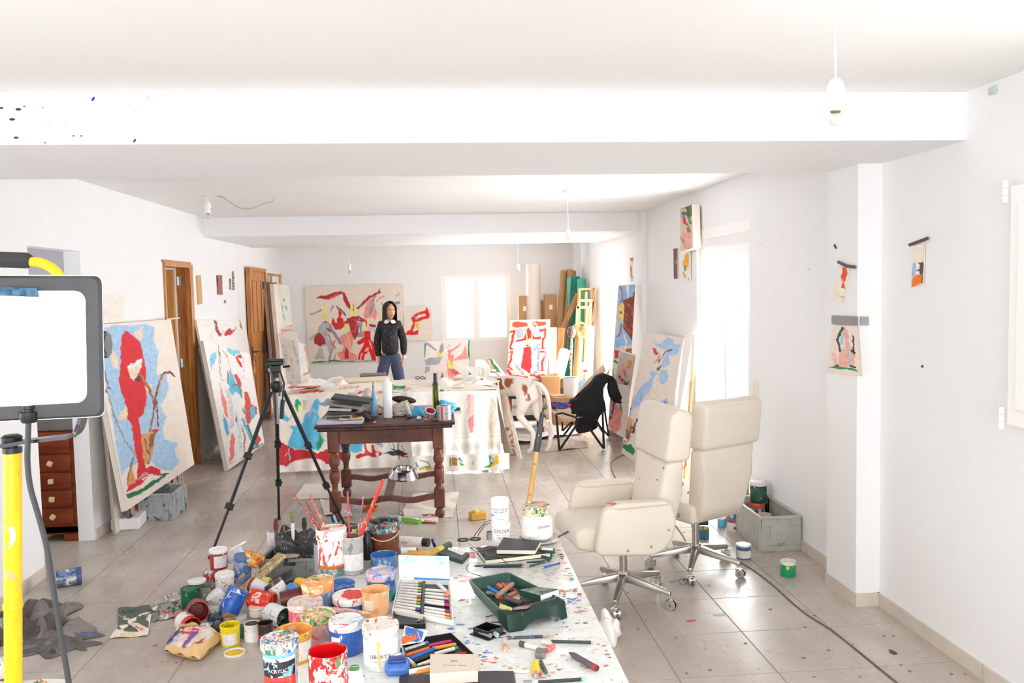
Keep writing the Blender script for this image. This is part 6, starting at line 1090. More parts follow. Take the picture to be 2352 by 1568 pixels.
# pastel box two
P2, L2 = slab('pastel_box', 'second white box with a jumble of bright crayons at the front of the table', 'box', [(240, 1500), (868, 1365), (640, 1150), (160, 1230)], .004, WB, bev=0, part='base'); wallbox(P2, L2, .016, .03, WB); wallbox(P2, [p*.96+Vector((0, 0, .002)) for p in L2], .016, .035, mm('24252A', .3), 'inner_tray')
B().hexa([p*.92+Vector((0, 0, .004)) for p in L2]+[p*.92+Vector((0, 0, .0055)) for p in L2]).done('tray', mm('2A2B30', .3), P2, smooth=False)
for (a, c, w_, e_, lab, dz) in [((190, 1265), (415, 1190), WR, '3A9AD8', 'white wrapped pastel with light blue end at the far left of the jumbled box', .006), ((420, 1225), (630, 1180), mm('C82F6A', .5), 'C82F6A', 'magenta crayon at the far side of the jumbled box', .006), ((200, 1320), (425, 1245), mm('F0742A', .5), 'F0742A', 'bright orange crayon in the left of the jumbled box', .012), ((250, 1340), (480, 1250), mm('2F66C0', .5), '2F66C0', 'thick royal blue crayon next to the orange one', .015), ((460, 1250), (675, 1210), mm('F2A23A', .5), 'F2A23A', 'amber crayon right of the blue one in the jumbled box', .010), ((480, 1300), (690, 1240), WR, '2FA050', 'white wrapped pastel with green end lying in the jumbled box', .016), ((280, 1370), (460, 1300), mm('2C3A34', .25), '3A4A44', 'black crayon below the blue one', .010), ((470, 1310), (700, 1275), mm('26282C', .3), '4A4A50', 'glossy black crayon under the green ended pastel', .006), ((560, 1330), (770, 1290), mm('C8203A', .5), 'C8203A', 'crimson crayon at the right of the jumbled box', .010), ((320, 1410), (560, 1320), WR, '3AA0D8', 'white wrapped pastel with sky blue end at the front of the jumbled box', .012), ((225, 1345), (290, 1400), WR, 'F0A090', 'stubby pink pastel at the left corner of the jumbled box', .014), ((300, 1448), (520, 1400), mm('2F8A98', .5), '2F8A98', 'teal crayon along the front edge of the jumbled box', .008), ((315, 1468), (500, 1435), mm('E8A040', .5), 'E8A040', 'ochre crayon nearest the front edge of the jumbled box', .006), ((270, 1415), (310, 1425), mm('7AC040', .5), '7AC040', 'tiny lime green crayon stub in the jumbled box', .008), ((740, 1330), (840, 1345), mm('D8D03A', .5), 'D8D03A', 'yellow-green crayon end at the right corner of the jumbled box', .006), ((160, 1262), (200, 1262), mm('1F4FA0', .5), '1F4FA0', 'dark blue crayon end poking out left of the jumbled box', .008)]:
 stick(0, qd(*a, ZT+dz), qd(*c, ZT+dz), .0052, w_, e_, lab, 'crayons in the jumbled box', frac=.85)
# little grey-brown carton on a black tablet
tbk, Lk = slab('drawing_tablet', 'flat black tablet lying at the very front of the table', 'tablet', [(150, 1640), (1240, 1640), (1215, 1462), (150, 1520)], .007, mm('3A3238', .35), bev=.003)
bx, Lx = slab('kraft_carton', 'small beige carton with printed labels on the black tablet', 'box', [(435, 1590), (880, 1560), (885, 1400), (440, 1400)], .03, mm('D9CCBC', .7), z=ZT+.008, bev=.001)
for (u, v, s_, tt) in ((-.012, -.012, .006, 'Conte a Paris'), (.02, -.018, .005, 'Sketching'), (.0, .012, .003, 'crayons carres\ncolour sticks\n12 assorted tones')):
 B().text(tt, s_, Matrix.Translation((u, v, .0303)) @ Matrix.Rotation(-.2, 4, 'Z'), .0001).done('lettering', mm('3A342E', .6), bx, smooth=False)
# loose things on the right half
rod('marker_pen', 'long white marker pen lying across the front of the table', 'pen', (890, 1455), (1355, 1462), .0042, mm('F0ECEC', .35), end=.02, endmat=mm('E8E4E6', .3))
rod('spattered_brush', 'thin spattered brush lying right of the black sharpener tray', 'brush', (1150, 1148), (1480, 1135), .004, sp('3A4A58', 'C8C8C8', '8A5A50', '5A8AB0', amt=.5, sc=40), tip=.035, tipmat=sp('C8A080', '5A5A60', amt=.4), n=10)
rod('pencil', 'dark green pencil with a pink point near the right table edge', 'pencil', (1560, 1180), (1930, 1190), .0042, mm('3A4642', .4), tip=.012, tipmat=mm('E8B0A8', .6), n=6)
rod('pencil', 'long dark pencil with a green tip at the bottom right of the table', 'pencil', (1440, 1560), (1840, 1532), .0042, mm('2E3A34', .4), tip=.016, tipmat=mm('9AD8B8', .6), n=6)
rod('charcoal_stick', 'fat grey graphite stick with red label at the right of the table', 'crayon', (1985, 1432), (1765, 1308), .0078, M('graphite', '5E585C', .5, var=.15, sc=40), tip=.02, tipmat=M('graphite', '5E585C', .5), end=.014, endmat=mm('A83A3C', .5), n=8)
rod('short_crayon', 'yellow and cream pastel stub standing out below the sharpener tray', 'pastel', (1125, 1160), (1132, 1258), .0065, sp('EADCC4', 'E8A070', 'F0C040', amt=.4), end=.004, endmat=mm('C89A78', .6))
rod('clear_crayon', 'translucent pastel stub with a dark end in the middle of the front table', 'pastel', (1270, 1200), (1450, 1245), .0075, mm('E4DACC', .2), end=.018, endmat=mm('5A4A44', .5), n=12)
rod('pink_pastel', 'pale pink wrapped pastel touching the dark green pencil', 'pastel', (1480, 1185), (1560, 1205), .0065, sp('F0DCD8', 'C8B8B8', amt=.2), n=12)
rod('pink_pastel', 'coral red pastel stub below the pale pink one', 'pastel', (1515, 1265), (1585, 1225), .007, sp('E87A70', 'D85A50', amt=.4), n=12)
er, _ = slab('putty_eraser', 'grubby grey putty eraser block beside the coral pastel', 'eraser', [(1408, 1340), (1500, 1350), (1512, 1290), (1425, 1275)], .014, M('eraser_grey', '8A8684', .8, var=.35, sc=60), bev=.003)
lg = thing('lighter', 'yellow cigarette lighter with a red button at the front of the table', 'lighter', qd(1408, 1385, ZT+.007)); e_ = qd(1425, 1480, ZT+.007)-lg.location; B().tube([Vector(), e_*.02, e_*.9, e_], [.009, .0105, .0105, .009], 14).done('body', mm('F2C81E', .3), lg); B().tube([e_, e_*1.25], [.009, .008], 12).done('metal_head', METAL, lg); B().ball(e_*1.2+Vector((.008, 0, .003)), .0055, (1, 1, .8), 7).done('button', mm('D8282A', .4), lg)
rod('small_pen', 'short dark green pen with a teal cap beside the yellow lighter', 'pen', (1462, 1365), (1515, 1470), .005, mm('4A5A50', .4), tip=.004, tipmat=mm('2F7A88', .4), n=10)
rod('grey_pencil', 'grey crayon end at the bottom edge of the table', 'crayon', (1300, 1562), (1380, 1560), .006, mm('8A8A80', .5), n=8)
# black sharpener tray
st_, Ls_ = slab('charcoal_tray', 'little black plastic tray holding two grey chalk pieces', 'tray', [(805, 1120), (975, 1178), (1145, 1110), (955, 1055)], .003, mm('141517', .2), bev=0, part='base'); Li = [inq(Ls_, u, v) for u, v in ((.1, .1), (.92, .1), (.92, .92), (.1, .92))]; wallbox(st_, Li, .022, .12, mm('17181A', .2))
for (a, c, col, lab) in (((900, 1095), (1000, 1130), '8A9090', 'grey-green chalk piece in the little black tray'), ((1010, 1095), (1060, 1125), 'A8B8C0', 'pale chalk piece in the little black tray')): rod('chalk', lab, 'chalk', a, c, .007, mm(col, .8), z=ZT+.004, n=8)
# roller tray
rt = thing('roller_tray', 'dark green plastic paint roller tray filled with pastel stubs', 'tray', (0, 0, 0)); TG = sp('1F4A3C', '2A6A54', 'E8A8A0', '17382E', 'E8E8E0', amt=.17, sc=26, r=.3)
zr = ZT+.042
R4 = [qd(785, 605, zr), qd(1160, 535, zr), qd(1640, 775, ZT+.05), qd(1100, 905, ZT+.05)]
oc = sum(R4, Vector())/4; oc.z = ZT; rt.location = oc; R4 = [p-oc for p in R4]; cen4 = sum(R4, Vector())/4
def rin(s, z): return [Vector((cen4.x+(p.x-cen4.x)*s, cen4.y+(p.y-cen4.y)*s, z)) for p in R4]
b = B(); lay = [roundrect([Vector((p.x, p.y, p.z)) for p in R4], .02, 5), roundrect([cen4+(p-cen4)*.95 for p in R4], .018, 5), roundrect(rin(.84, .012), .016, 5)]
und = roundrect(rin(.88, .004), .018, 5); out_ = roundrect([p+Vector((0, 0, -.006)) for p in R4], .02, 5)
rings = [[b.bm.verts.new(p) for p in R_] for R_ in (und, out_, lay[0], lay[1], lay[2])]
for A_, B_ in zip(rings, rings[1:]):
 for i in range(len(A_)): j = (i+1) % len(A_); b.bm.faces.new((A_[i], A_[j], B_[j], B_[i]))
b.bm.faces.new(rings[0][::-1]); b.bm.faces.new(rings[-1]); b.done('tray', TG, rt, ang=50)
# raised front end with two feet
A0, A1 = qd(1100, 905, ZT+.05)-oc, qd(1640, 775, ZT+.05)-oc; fd_ = Vector((A1.y-A0.y, -(A1.x-A0.x), 0)).normalized();
if fd_.y > 0: fd_ = -fd_
def fe(u, d, z): q_ = A0.lerp(A1, u)+fd_*d; return Vector((q_.x, q_.y, z))
b = B(); N = 20; top = [fe(i/N, .0, .05) for i in range(N+1)]; lip = [fe(i/N, .04-.012*abs(2*i/N-1)**3, .047) for i in range(N+1)]
bot = []
for i in range(N+1):
 u = i/N; d = abs(u-.55)/.30; z = .0 if (u < .24 or u > .86) else .026*math.sqrt(max(0, 1-min(1, abs(u-.55)/.31)**2)) ; bot.append(fe(u, .052-.012*abs(2*u-1)**3, z))
V = [[b.bm.verts.new(p) for p in R_] for R_ in (top, lip, bot)]
for A_, B_ in zip(V, V[1:]):
 for i in range(N): b.bm.faces.new((A_[i], A_[i+1], B_[i+1], B_[i]))
for u, s in ((0, -1), (1, 1)):
 i = 0 if u == 0 else N; q1, q2 = b.bm.verts.new(fe(u, -.03, .046)), b.bm.verts.new(fe(u, -.02, .012)); b.bm.faces.new((V[0][i], V[1][i], V[2][i], q2, q1))
bmesh.ops.solidify(b.bm, geom=b.bm.faces[:], thickness=.002); b.done('raised_end', TG, rt, ang=45)
B().hexa([qd(x, y, z_)-oc for x, y, z_ in ((1070, 880, ZT+.046), (1185, 915, ZT+.046), (1200, 875, ZT+.053), (1085, 830, ZT+.053))]+[qd(x, y, z_)-oc+Vector((0, 0, .001)) for x, y, z_ in ((1070, 880, ZT+.046), (1185, 915, ZT+.046), (1200, 875, ZT+.053), (1085, 830, ZT+.053))]).done('price_sticker', sp('C8C07A', '6A7A3A', 'E8E0B0', amt=.4, sc=50), rt, smooth=False)
B().hexa([qd(x, y, ZT+.051)-oc for x, y in ((1200, 890), (1330, 880), (1380, 850), (1240, 860))]+[qd(x, y, ZT+.0515)-oc for x, y in ((1200, 890), (1330, 880), (1380, 850), (1240, 860))]).done('pink_smear', mm('A87A8A', .5), rt, smooth=False)
for (a, c, r, col, lab, dz) in [((975, 680), (1080, 740), .006, '3F80D0', 'bright blue flat pastel at the left of the roller tray', .03), ((1060, 760), (1200, 650), .008, 'B8907A', 'long beige-brown pastel slanting across the roller tray heap', .035), ((1070, 660), (1110, 690), .008, 'E8705A', 'coral pastel stub at the far side of the tray heap', .022), ((1110, 650), (1150, 690), .007, 'C86A60', 'dusty red stub beside the coral one in the tray', .02), ((1150, 655), (1190, 700), .007, 'A8584A', 'brick red stub at the top of the tray heap', .022), ((1100, 740), (1125, 750), .007, '1F9A58', 'green pastel stub end-on in the tray', .028), ((1160, 760), (1225, 735), .0075, 'B87A74', 'brown wrapped stub with pale band in the tray', .028), ((1215, 700), (1260, 760), .006, '7A4A48', 'long maroon chalk leaning in the tray', .026), ((1200, 790), (1280, 760), .0075, 'B8A0A0', 'dull pink stub in the middle of the tray heap', .024), ((1230, 790), (1265, 785), .006, 'D8C870', 'tiny yellow stub in the tray', .028), ((1130, 780), (1290, 830), .0075, '6A5A60', 'long grey-brown chalk along the near side of the tray', .024), ((1290, 830), (1400, 830), .008, '5A3A34', 'dark brown crumbly chalk at the near corner of the tray', .02), ((1040, 690), (1100, 710), .007, '2F6A54', 'dark green stub behind the blue pastel', .018), ((960, 730), (1010, 735), .006, 'A8C0A8', 'pale green stub at the left end of the tray', .016), ((1070, 780), (1110, 790), .007, 'D84A40', 'red stub at the near left of the heap', .022), ((1015, 735), (1060, 745), .006, 'E0A890', 'peach stub half under the blue pastel', .018)]:
 rod('pastel_stub', lab, 'pastel', a, c, r, M('chalk_'+col, col, .8, var=.2, sc=60), z=ZT+dz-r, group='pastel stubs in the roller tray', n=9)
gw = [qd(*c, ZT+.055) for c in ((1265, 715), (1460, 768), (1632, 712), (1440, 690))]; o_b = sum(gw, Vector())/4; gwt = thing('pastel_carton', 'green and white carton resting on the rim of the roller tray', 'box', o_b); Lg = [p-o_b for p in gw]
B().hexa([p-Vector((0, 0, .014)) for p in Lg]+[p+Vector((0, 0, .004)) for p in Lg], bev=.001).done('body', mm('F2F1EF', .5), gwt, smooth=False)
B().hexa([p*1.01+Vector((0, 0, .0042)) for p in Lg]+[p*1.01+Vector((0, 0, .005)) for p in Lg]).done('top_face', M('carton_print', '40564C', .5, var=.3, sc=30, col2='8A948E'), gwt, smooth=False)
p_, q_ = Lg[0], Lg[1]; nrm = Vector((0, -.0012, 0)); B().prism([p_*1.01+Vector((0, 0, -.014)), q_*1.01+Vector((0, 0, -.014)), q_*1.01+Vector((0, 0, .004)), p_*1.01+Vector((0, 0, .004))], nrm).done('green_side', mm('1E3E32', .4), gwt, smooth=False)
# white rag by the table edge
def rag(name, label, cat, c, rx, ry, rz, mat, seed, sub=3):
 bm_ = B(); g = bmesh.ops.create_icosphere(bm_.bm, subdivisions=sub, radius=1)['verts']; r_ = random.Random(seed); ph = [r_.uniform(0, 6) for _ in range(6)]
 for v in g:
  x, y, z = v.co; k_ = 1+.22*math.sin(5*x+ph[0]+2*z)+.18*math.sin(7*y+ph[1]+3*x)+.12*math.sin(11*z+ph[2]+5*y)+.08*math.sin(17*x+13*y+ph[3]); v.co = Vector((x*rx*k_, y*ry*k_, max(-rz*.55, z*rz*k_)+rz*.55))
 o = bm_.done(name, mat, None, loc=c, ang=80); return tag(o, label, cat)
rag('white_rag', 'crumpled white rag on the floor beside the white table', 'rag', fl(1398, 1475), .05, .06, .09, mm('F8F6F2', .8), 4)
# ================================================================ HEAP OF TINS ON THE FLOOR (left of the work table)
def zp(zx, zy): return 380+.2665*zx, 1150+.2665*zy
def ft(label, zx, zyb, zw, zyt, body, lid=None, inside=None, lab=None, z0=0., **k):
 x, y = zp(zx, zyb); _, yt = zp(0, zyt); return tin(label, x, y, zw*.2665, yt, body, lid, inside, lab, z0=z0, **k)
PW = lambda *c, amt=.3: sp('F1EEEA', *c, amt=amt, sc=34)
tR = ft('red and blue smeared tin at the back left of the floor heap', 388, 735, 120, 590, sp('D8403A', '6A8AC0', 'E8E0D8', 'C8302E', amt=.5, sc=16), PW('7A9AD0', 'D8503C', amt=.5), cat='paint tin')
zt_ = max(v.co.z for c in tR.children if c.name.startswith('lid') for v in c.data.vertices)
q = tR.location; sc_f = (q.y)/F
tin('white and red tin with white lid standing highest on the floor heap', 0, 0, 0, 0, sp('C83A3C', 'F2F0EE', 'D86A5A', amt=.25, sc=16), mm('F4F4F2', .4), lab=sp('F4F2F0', 'D84A3A', amt=.2, sc=20), loc=(aty(503, 1305, q.y+.02).x-.0, q.y+.02, zt_ if zt_ < .2 else .12), r=20.5*sc_f, h=45*sc_f, la=.8, la0=.5)
ft('white tin with dark green drips and splattered white lid in the floor heap', 515, 790, 160, 620, PW('1F5A3C', 'B84A3C', '3A3A3C', amt=.3), sp('F4F2EE', '2F8A58', 'E88A50', amt=.25, sc=40), lidh=.2, z0=.07)
ft('upturned dark green tin at the left end of the floor heap', 215, 935, 148, 745, sp('14684A', 'E8EDEA', '0F5038', amt=.32, sc=20), inside=None)
ft('grey-green tin smeared with orange and black between the green and white ones', 360, 880, 160, 725, sp('8F988E', '3A3A3C', 'D86A3C', 'C8D0C8', amt=.4, sc=16), inside=sp('9AA098', 'C8C8C0', amt=.4))
ft('glass jar streaked with blue and white paint in the middle of the floor heap', 425, 1065, 140, 920, sp('7A8A9A', '2F5AA8', 'E8E8E4', '1F3A44', amt=.58, sc=16, r=.15), sp('C8CCC4', '4A6A50', '8A8A84', amt=.5), name='glass_jar', cat='jar')
ft('bright yellow open pot with white label at the front of the floor heap', 563, 1268, 170, 1060, sp('F2DE16', 'E8C810', 'F4E870', amt=.3, sc=12), inside=sp('E8D418', '6A6A20', 'C8B010', amt=.5, sc=12), lab=PW('8A6A50', amt=.12), la=.8, la0=.15, lh=(.12, .66))
ft('white tin with a grey-brown crusted top right of the yellow pot', 752, 1228, 138, 1050, PW('A8A8A4', '3A3A3C', 'C8B8B0', amt=.3), inside=sp('7A6A60', 'B8AEA4', '4A4440', amt=.5), lab=mm('F4F2EE', .5), lh=(.08, .6))
ft('dark brown jar with a red band right of the grey-topped tin', 868, 1262, 132, 1045, sp('3A2826', '5A3A36', amt=.4, sc=16), inside=mm('2E2220', .3), lab=sp('C83A34', '8A2A28', amt=.2), lh=(.3, .52))
ft('cream and white pot behind the brown jar in the heap', 797, 1010, 150, 905, PW('D8C8C0', '8A8480', amt=.25), mm('F4DFCE', .5), lab=PW('6A6A68', amt=.2), z0=.03)
ft('orange pot with pale rim under the tilted blue tin', 570, 1050, 150, 985, sp('E89A40', 'F0E8E0', 'C87A3A', amt=.45, sc=14), sp('F0E8DC', 'E8A050', '5A8AC0', amt=.4), z0=0)
ft('pale green and white smeared pot right of the orange one', 655, 1060, 100, 985, PW('3F9A6A', 'C8D4D0', 'E8C050', amt=.45), PW('8ABAD0', amt=.3))
ft('teal-green pot half hidden right of the yellow pot', 655, 1190, 70, 1075, sp('4A7A70', '2F5A50', 'A8C0B8', amt=.4))
def lying(label, zx, zy, r_px, len_px, d, body, inside=None, lidm=None, z=None, base_y=None, name='paint_tin', cat='paint tin', lab=None, x=None, y=None, raise_=0.):
 """tin lying on its side; d = direction of its open end"""
 px, py = zp(zx, zy) if x is None else (x, y); p = fl(px, py, .05); s_ = p.y/F; r_ = r_px*s_; p = fl(px, py, r_+raise_); L = len_px*s_; dv = Vector(d).normalized()
 t = thing(name, label, cat, p); M4 = dv.to_track_quat('Z', 'Y').to_matrix().to_4x4() @ Matrix.Translation((0, 0, -L/2))
 if inside:
  B().lathe([(0, 0), (r_*.95, 0), (r_*.97, .004), (r_*.97, L*.85), (r_, L*.86), (r_, L), (r_*.93, L), (r_*.92, L*.3), (0, L*.3)], 28, M4).done('body', body, t); B().lathe([(0, L*.34), (r_*.6, L*.33), (r_*.915, L*.5), (r_*.92, L*.97)], 28, M4).done('paint', inside, t)
 else: B().lathe([(0, 0), (r_*.95, 0), (r_*.97, .004), (r_*.97, L*.8), (r_*.9, L*.8), (0, L*.8)], 28, M4).done('body', body, t); B().lathe([(r_*.9, L*.79), (r_*1.02, L*.8), (r_*1.02, L*.99), (r_*.95, L), (0, L)], 28, M4).done('lid', lidm or body, t)
 if lab: B().lathe([(r_*.985, L*.12), (r_*.985, L*.72)], 26, M4, 0, 2*pi*.8).done('label', lab, t)
 return t
lying('dark red pot lying open towards the camera at the left of the heap', 275, 940, 23, 40, (.35, -.9, .12), sp('9A4440', '7A2A2A', 'E8A08A', amt=.4, sc=18), inside=sp('6A1418', '4A0E14', '8A2A2A', amt=.5), raise_=.04)
lying('orange-red pot with a white label lying on its side at the left of the heap', 185, 1055, 22, 50, (.6, -.75, -.05), sp('D83A22', 'E8703A', 'C82A20', amt=.4, sc=18), inside=sp('C83024', 'F0E0D8', amt=.3), lab=PW('D86A5A', amt=.2))
lying('white pot with black streaks lying behind the kraft bag', 390, 1110, 18, 42, (.8, -.3, .2), PW('26262A', '8A8A88', amt=.4), lidm=mm('2A2A2C', .4))
lying('glossy blue tin tilted in the middle of the heap with a white label', 590, 855, 23, 52, (.42, .35, .9), sp('1F5AB8', '3A78D0', 'E8EEF4', '123F8A', amt=.38, sc=14), lidm=sp('2F66C0', 'DCE6F2', amt=.35), lab=None, raise_=.06)
lying('white cup with blue smears leaning left of the blue tin', 460, 850, 19, 40, (-.5, -.2, .7), PW('3A66B0', 'C8D0D8', amt=.3), lidm=PW('4A70B0', amt=.4), raise_=.03)
lying('bright red tin with orange splashes lying in the heap', 830, 855, 21, 54, (-.9, .3, .15), sp('E0301E', 'F2704A', 'F4D8C8', 'B82018', amt=.42, sc=12), lidm=sp('E8452A', 'F4C8B0', amt=.4), raise_=.04)
lying('white jar lying on its side with a dark green mouth towards the camera', 962, 985, 24, 50, (.75, -.62, -.05), PW('1F4A38', '8A9A90', amt=.35), inside=sp('1C3A2E', '3A5A4A', '8A9A90', amt=.4), raise_=.0)
lying('maroon and white cylinder lying across the top of the heap', 830, 755, 16, 56, (.85, -.25, -.3), sp('8A4038', 'A85A50', amt=.3), lidm=mm('7A342E', .5), lab=mm('DCD8DC', .5), raise_=.07)
lying('white lidded pot with purple-black rim right of the maroon cylinder', 965, 760, 21, 40, (-.5, .1, .8), PW('3A2A34', '8A7A80', 'E8A070', amt=.25), lidm=sp('4A3A44', '8A8A90', amt=.4), raise_=.06)
lying('blue-white glass jar lying on the floor apart from the heap on the left', 0, 0, 19, 50, (.93, .36, 0), sp('7A8AB8', '2F4A8A', 'E8E8E4', '3F8A5A', 'C8B040', amt=.55, sc=18, r=.2), lidm=sp('4A5A90', '2A3A6A', amt=.4), x=159, y=1325, name='glass_jar', cat='jar')
lying('dark maroon pot lying behind the green-mouthed jar', 1090, 830, 18, 50, (.9, .2, .1), sp('6A2A2C', '3A2224', 'A85A50', amt=.4), lidm=mm('4A1E22', .4), raise_=.05)
lying('black pot lying among the rags behind the white lidded one', 1040, 690, 20, 44, (.8, .1, .3), mm('242428', .4), lidm=mm('303036', .4), raise_=.08)
for (zx, zy, r_, c_, lab) in ((1150, 710, 13, 'F2B81C', 'orange-yellow round cap on the floor heap near the orange-lidded pot'), (1085, 745, 10.5, '4A90D0', 'sky blue round cap left of the orange-yellow one'), (860, 702, 12, 'D8CC60', 'dull yellow round lid at the top of the floor heap')):
 x, y = zp(zx, zy); p = fl(x, y, .13); rr_ = r_*p.y/F; t = thing('bottle_cap', lab, 'cap', p); M4 = Vector((-.3, -.8, .35)).to_track_quat('Z', 'Y').to_matrix().to_4x4(); B().lathe([(0, -rr_), (rr_, -rr_), (rr_*1.02, rr_*.3), (rr_*.8, rr_*.6), (0, rr_*.68)], 24, M4).done('shell', sp(c_, c_, amt=.1), t)
# yellow lid on the floor
x, y = zp(598, 1320); p = fl(x, y); r_ = 24*p.y/F; t = thing('paint_saucer', 'white pot lid full of yellow paint on the floor below the yellow pot', 'lid', p)
B().lathe([(0, 0), (r_*.97, 0), (r_, .006), (r_, .012), (r_*.93, .013), (r_*.9, .006), (0, .005)], 36).done('rim', sp('F4F2EC', 'F0C020', amt=.2), t); B().lathe([(0, .0075), (r_*.84, .007), (r_*.89, .006)], 30).done('paint', sp('F2C418', 'E8AA10', 'F6D860', amt=.4, sc=30), t)
x, y = zp(270, 700); p = fl(x, y, .11); t = thing('white_disc', 'white lid lying level on the grey tin behind the green one', 'lid', p); B().lathe([(0, 0), (.05, 0), (.052, .012), (.045, .014), (0, .01)], 28).done('rim', PW('C8C8C4', amt=.2), t)
x, y = zp(92, 835); p = fl(x, y); t = thing('paint_ring', 'red and white ring lid lying on the floor at the left of the heap', 'lid', p); B().lathe([(.05, 0), (.062, .002), (.062, .01), (.05, .01), (.05, 0)], 30).done('ring', PW('C8483C', '8A8480', amt=.5), t)
# paint-caked plank, crumpled paper, spoon, plastic, brushes and rags
def rel3(t, P): return [Vector(p)-t.location for p in P]
pk0, pk1 = fl(*zp(650, 790), .06), fl(*zp(1010, 460), .2); t = thing('paint_plank', 'paint-caked wooden plank slanting over the back of the heap', 'plank', pk0); L = pk1-pk0
Mx = Matrix.Translation(L/2) @ L.to_track_quat('Y', 'Z').to_matrix().to_4x4(); B().box((0, 0, 0), (.075, L.length, .018), M4=Mx, bev=.003).done('board', sp('B89E70', '6A5440', 'E8DCC8', 'E8C030', '3A5A4A', 'A83A34', amt=.5, sc=26, r=.6), t, smooth=False)
rag('crumpled_paper', 'crumpled orange and cream paper on the heap left of the plank', 'paper', fl(*zp(745, 560), .12), .065, .05, .055, sp('E8853A', 'F0C070', 'F6D8A0', 'D86A30', amt=.5, sc=16, r=.6), 21)
x, y = zp(600, 400); p = fl(x, y, .2); t = thing('plastic_spoon', 'white plastic spoon sticking up behind the tallest tin', 'spoon', p); B().tube([(-.05, 0, -.03), (0, 0, 0), (.03, 0, .015)], .005, 8).done('handle', mm('F8F8F6', .3), t); B().ball((.048, 0, .022), .02, (1.2, .7, .45), 8, rot=(0, -.5, 0)).done('bowl', mm('F8F8F6', .3), t)
PL = M('clear_plastic', 'EDEBEA', .25, alpha=.75)
rag('plastic_bag', 'crumpled white plastic bag beside the tallest tin on the heap', 'bag', fl(*zp(590, 520), .1), .05, .05, .055, PL, 33)
rag('plastic_bag', 'clear plastic wrapper at the left end of the low grey crate', 'bag', fl(*zp(930, 400), .13), .045, .05, .06, PL, 34)
tin('blue tinted glass jar leaning behind the white tins', 0, 0, 0, 0, sp('6A8AC0', 'A8B8D0', '3A5A9A', 'D8D8D4', amt=.5, sc=14, r=.15), sp('5A7AB8', 'C8D0D8', amt=.4), loc=fl(*zp(640, 760), 0)+Vector((0, .05, .03)), r=.055, h=.16, name='glass_jar', cat='jar', rot=(0, .12, 0))
cz = cr3.location
def crp(dx, dy, z): return Vector((cz.x+dx, cz.y+dy, z))
rag('black_rags', 'heap of stiff black paint rags standing in the low grey crate', 'rags', crp(.0, .0, .06), .13, .10, .15, sp('38383A', '5A5A5C', '2A2A2C', 'A8A8A8', amt=.45, sc=14, r=.7), 41, 4)
for i, (dx, dy, h_, lab, mt, tip_) in enumerate([(.0, -.03, .17, 'white-handled brush with olive bristles standing up from the black rags', mm('F4F4F2', .4), mm('8A8A5A', .8)), (-.055, -.02, .14, 'thin brown stick standing left of the white-handled brush', mm('9A6A50', .6), None), (.07, -.03, .10, 'dark brush with rounded head leaning right in the black rags', mm('5A4A44', .6), mm('3A3230', .8)), (-.10, -.03, .10, 'red-brown bristle brush at the left of the black rags', mm('6A6A6A', .6), mm('7A3A2A', .8))]):
 p = crp(dx, dy, .24); t = thing('paint_brush', lab, 'brush', p); hh = h_*.6; B().tube([(0, 0, -.08), (0, 0, hh)], [.009, .011] if i != 1 else [.005, .005], 10).done('handle', mt, t)
 if tip_: B().tube([(0, 0, hh), (0, 0, hh+.03), (0, 0, hh+.07)], [.011, .016, .010], 10).done('bristle', tip_, t)
rag('black_rag', 'small black rag hanging over the right rim of the low grey crate', 'rag', crp(.16, .02, .12), .07, .07, .07, sp('2E2E32', '5A7A9A', '4A4A4C', amt=.3, sc=16, r=.7), 43)
t = thing('flat_stone', 'greyish oval scraper lying on the rim of the low grey crate', 'scraper', crp(-.02, -.12, .165)); B().ball((0, 0, 0), .06, (1.2, .5, .22), 8).done('body', mm('A89A8A', .7), t)
t = thing('cardboard_sheet', 'brown cardboard flap behind the orange-lidded pot', 'cardboard', fl(725, 1290)+Vector((0, 0, .04))); B().box((0, 0, .04), (.18, .2, .008), rot=(.25, 0, .1)).done('sheet', M('kraft', 'C79A6A', .8, var=.1), t, smooth=False)
# kraft bag
kb = [fl(*zp(*c), .0) for c in ((-10, 1340), (300, 1415), (505, 1215), (140, 1110))]
o0 = sum(kb, Vector())/4; t = thing('kraft_bag', 'stuffed kraft paper bag painted purple and pink lying on the floor', 'bag', o0)
Lk_ = [p-o0 for p in kb]
def bagz(u, v): a = (1-(2*u-1)**4)*(1-(2*v-1)**4); return a
def bagf(top):
 def fn(u, v):
  p = Lk_[0].lerp(Lk_[1], u).lerp(Lk_[3].lerp(Lk_[2], u), v); k_ = bagz(u, v); c = sum(Lk_, Vector())/4; p = p+(p-c)*(.06*k_)
  return (p.x, p.y, .03+(.05*k_**.5+.005*math.sin(u*17+v*9) if top else -.03*k_**.5))
 return fn
b = B(); b.grid(bagf(True), 44, 34); o = b.done('painted_top', VC(), None); me = o.data; P_ = np.empty(len(me.vertices)*3, np.float32); me.vertices.foreach_get('co', P_); x, y = pr(P_.reshape(-1, 3)+np.array(o0))
setcol(o, colourise(x, y, 'E0B984', Z(374, 1132, .2665, [('E8CFC4', '30,1160 330,1140 470,1170 400,1260 200,1320 20,1300'), ('4A4A5A', '40,1290 150,1180 180,1160', 34), ('D8403C', '130,1190 320,1160 300,1210 160,1220'), ('F0B8B0', '150,1180 320,1190', 12), ('B0605A', '180,1150 330,1140', 14), ('7A5A9A', '180,1320 240,1240 290,1200', 34), ('9AA0D0', '60,1300 150,1230', 18), ('B0544A', '250,1300 370,1240 340,1290'), ('E8DCD4', '340,1180 430,1160 440,1230 360,1230'), ('D8D0E0', '100,1250 200,1220', 24, .7)]), 2)); o.parent = t
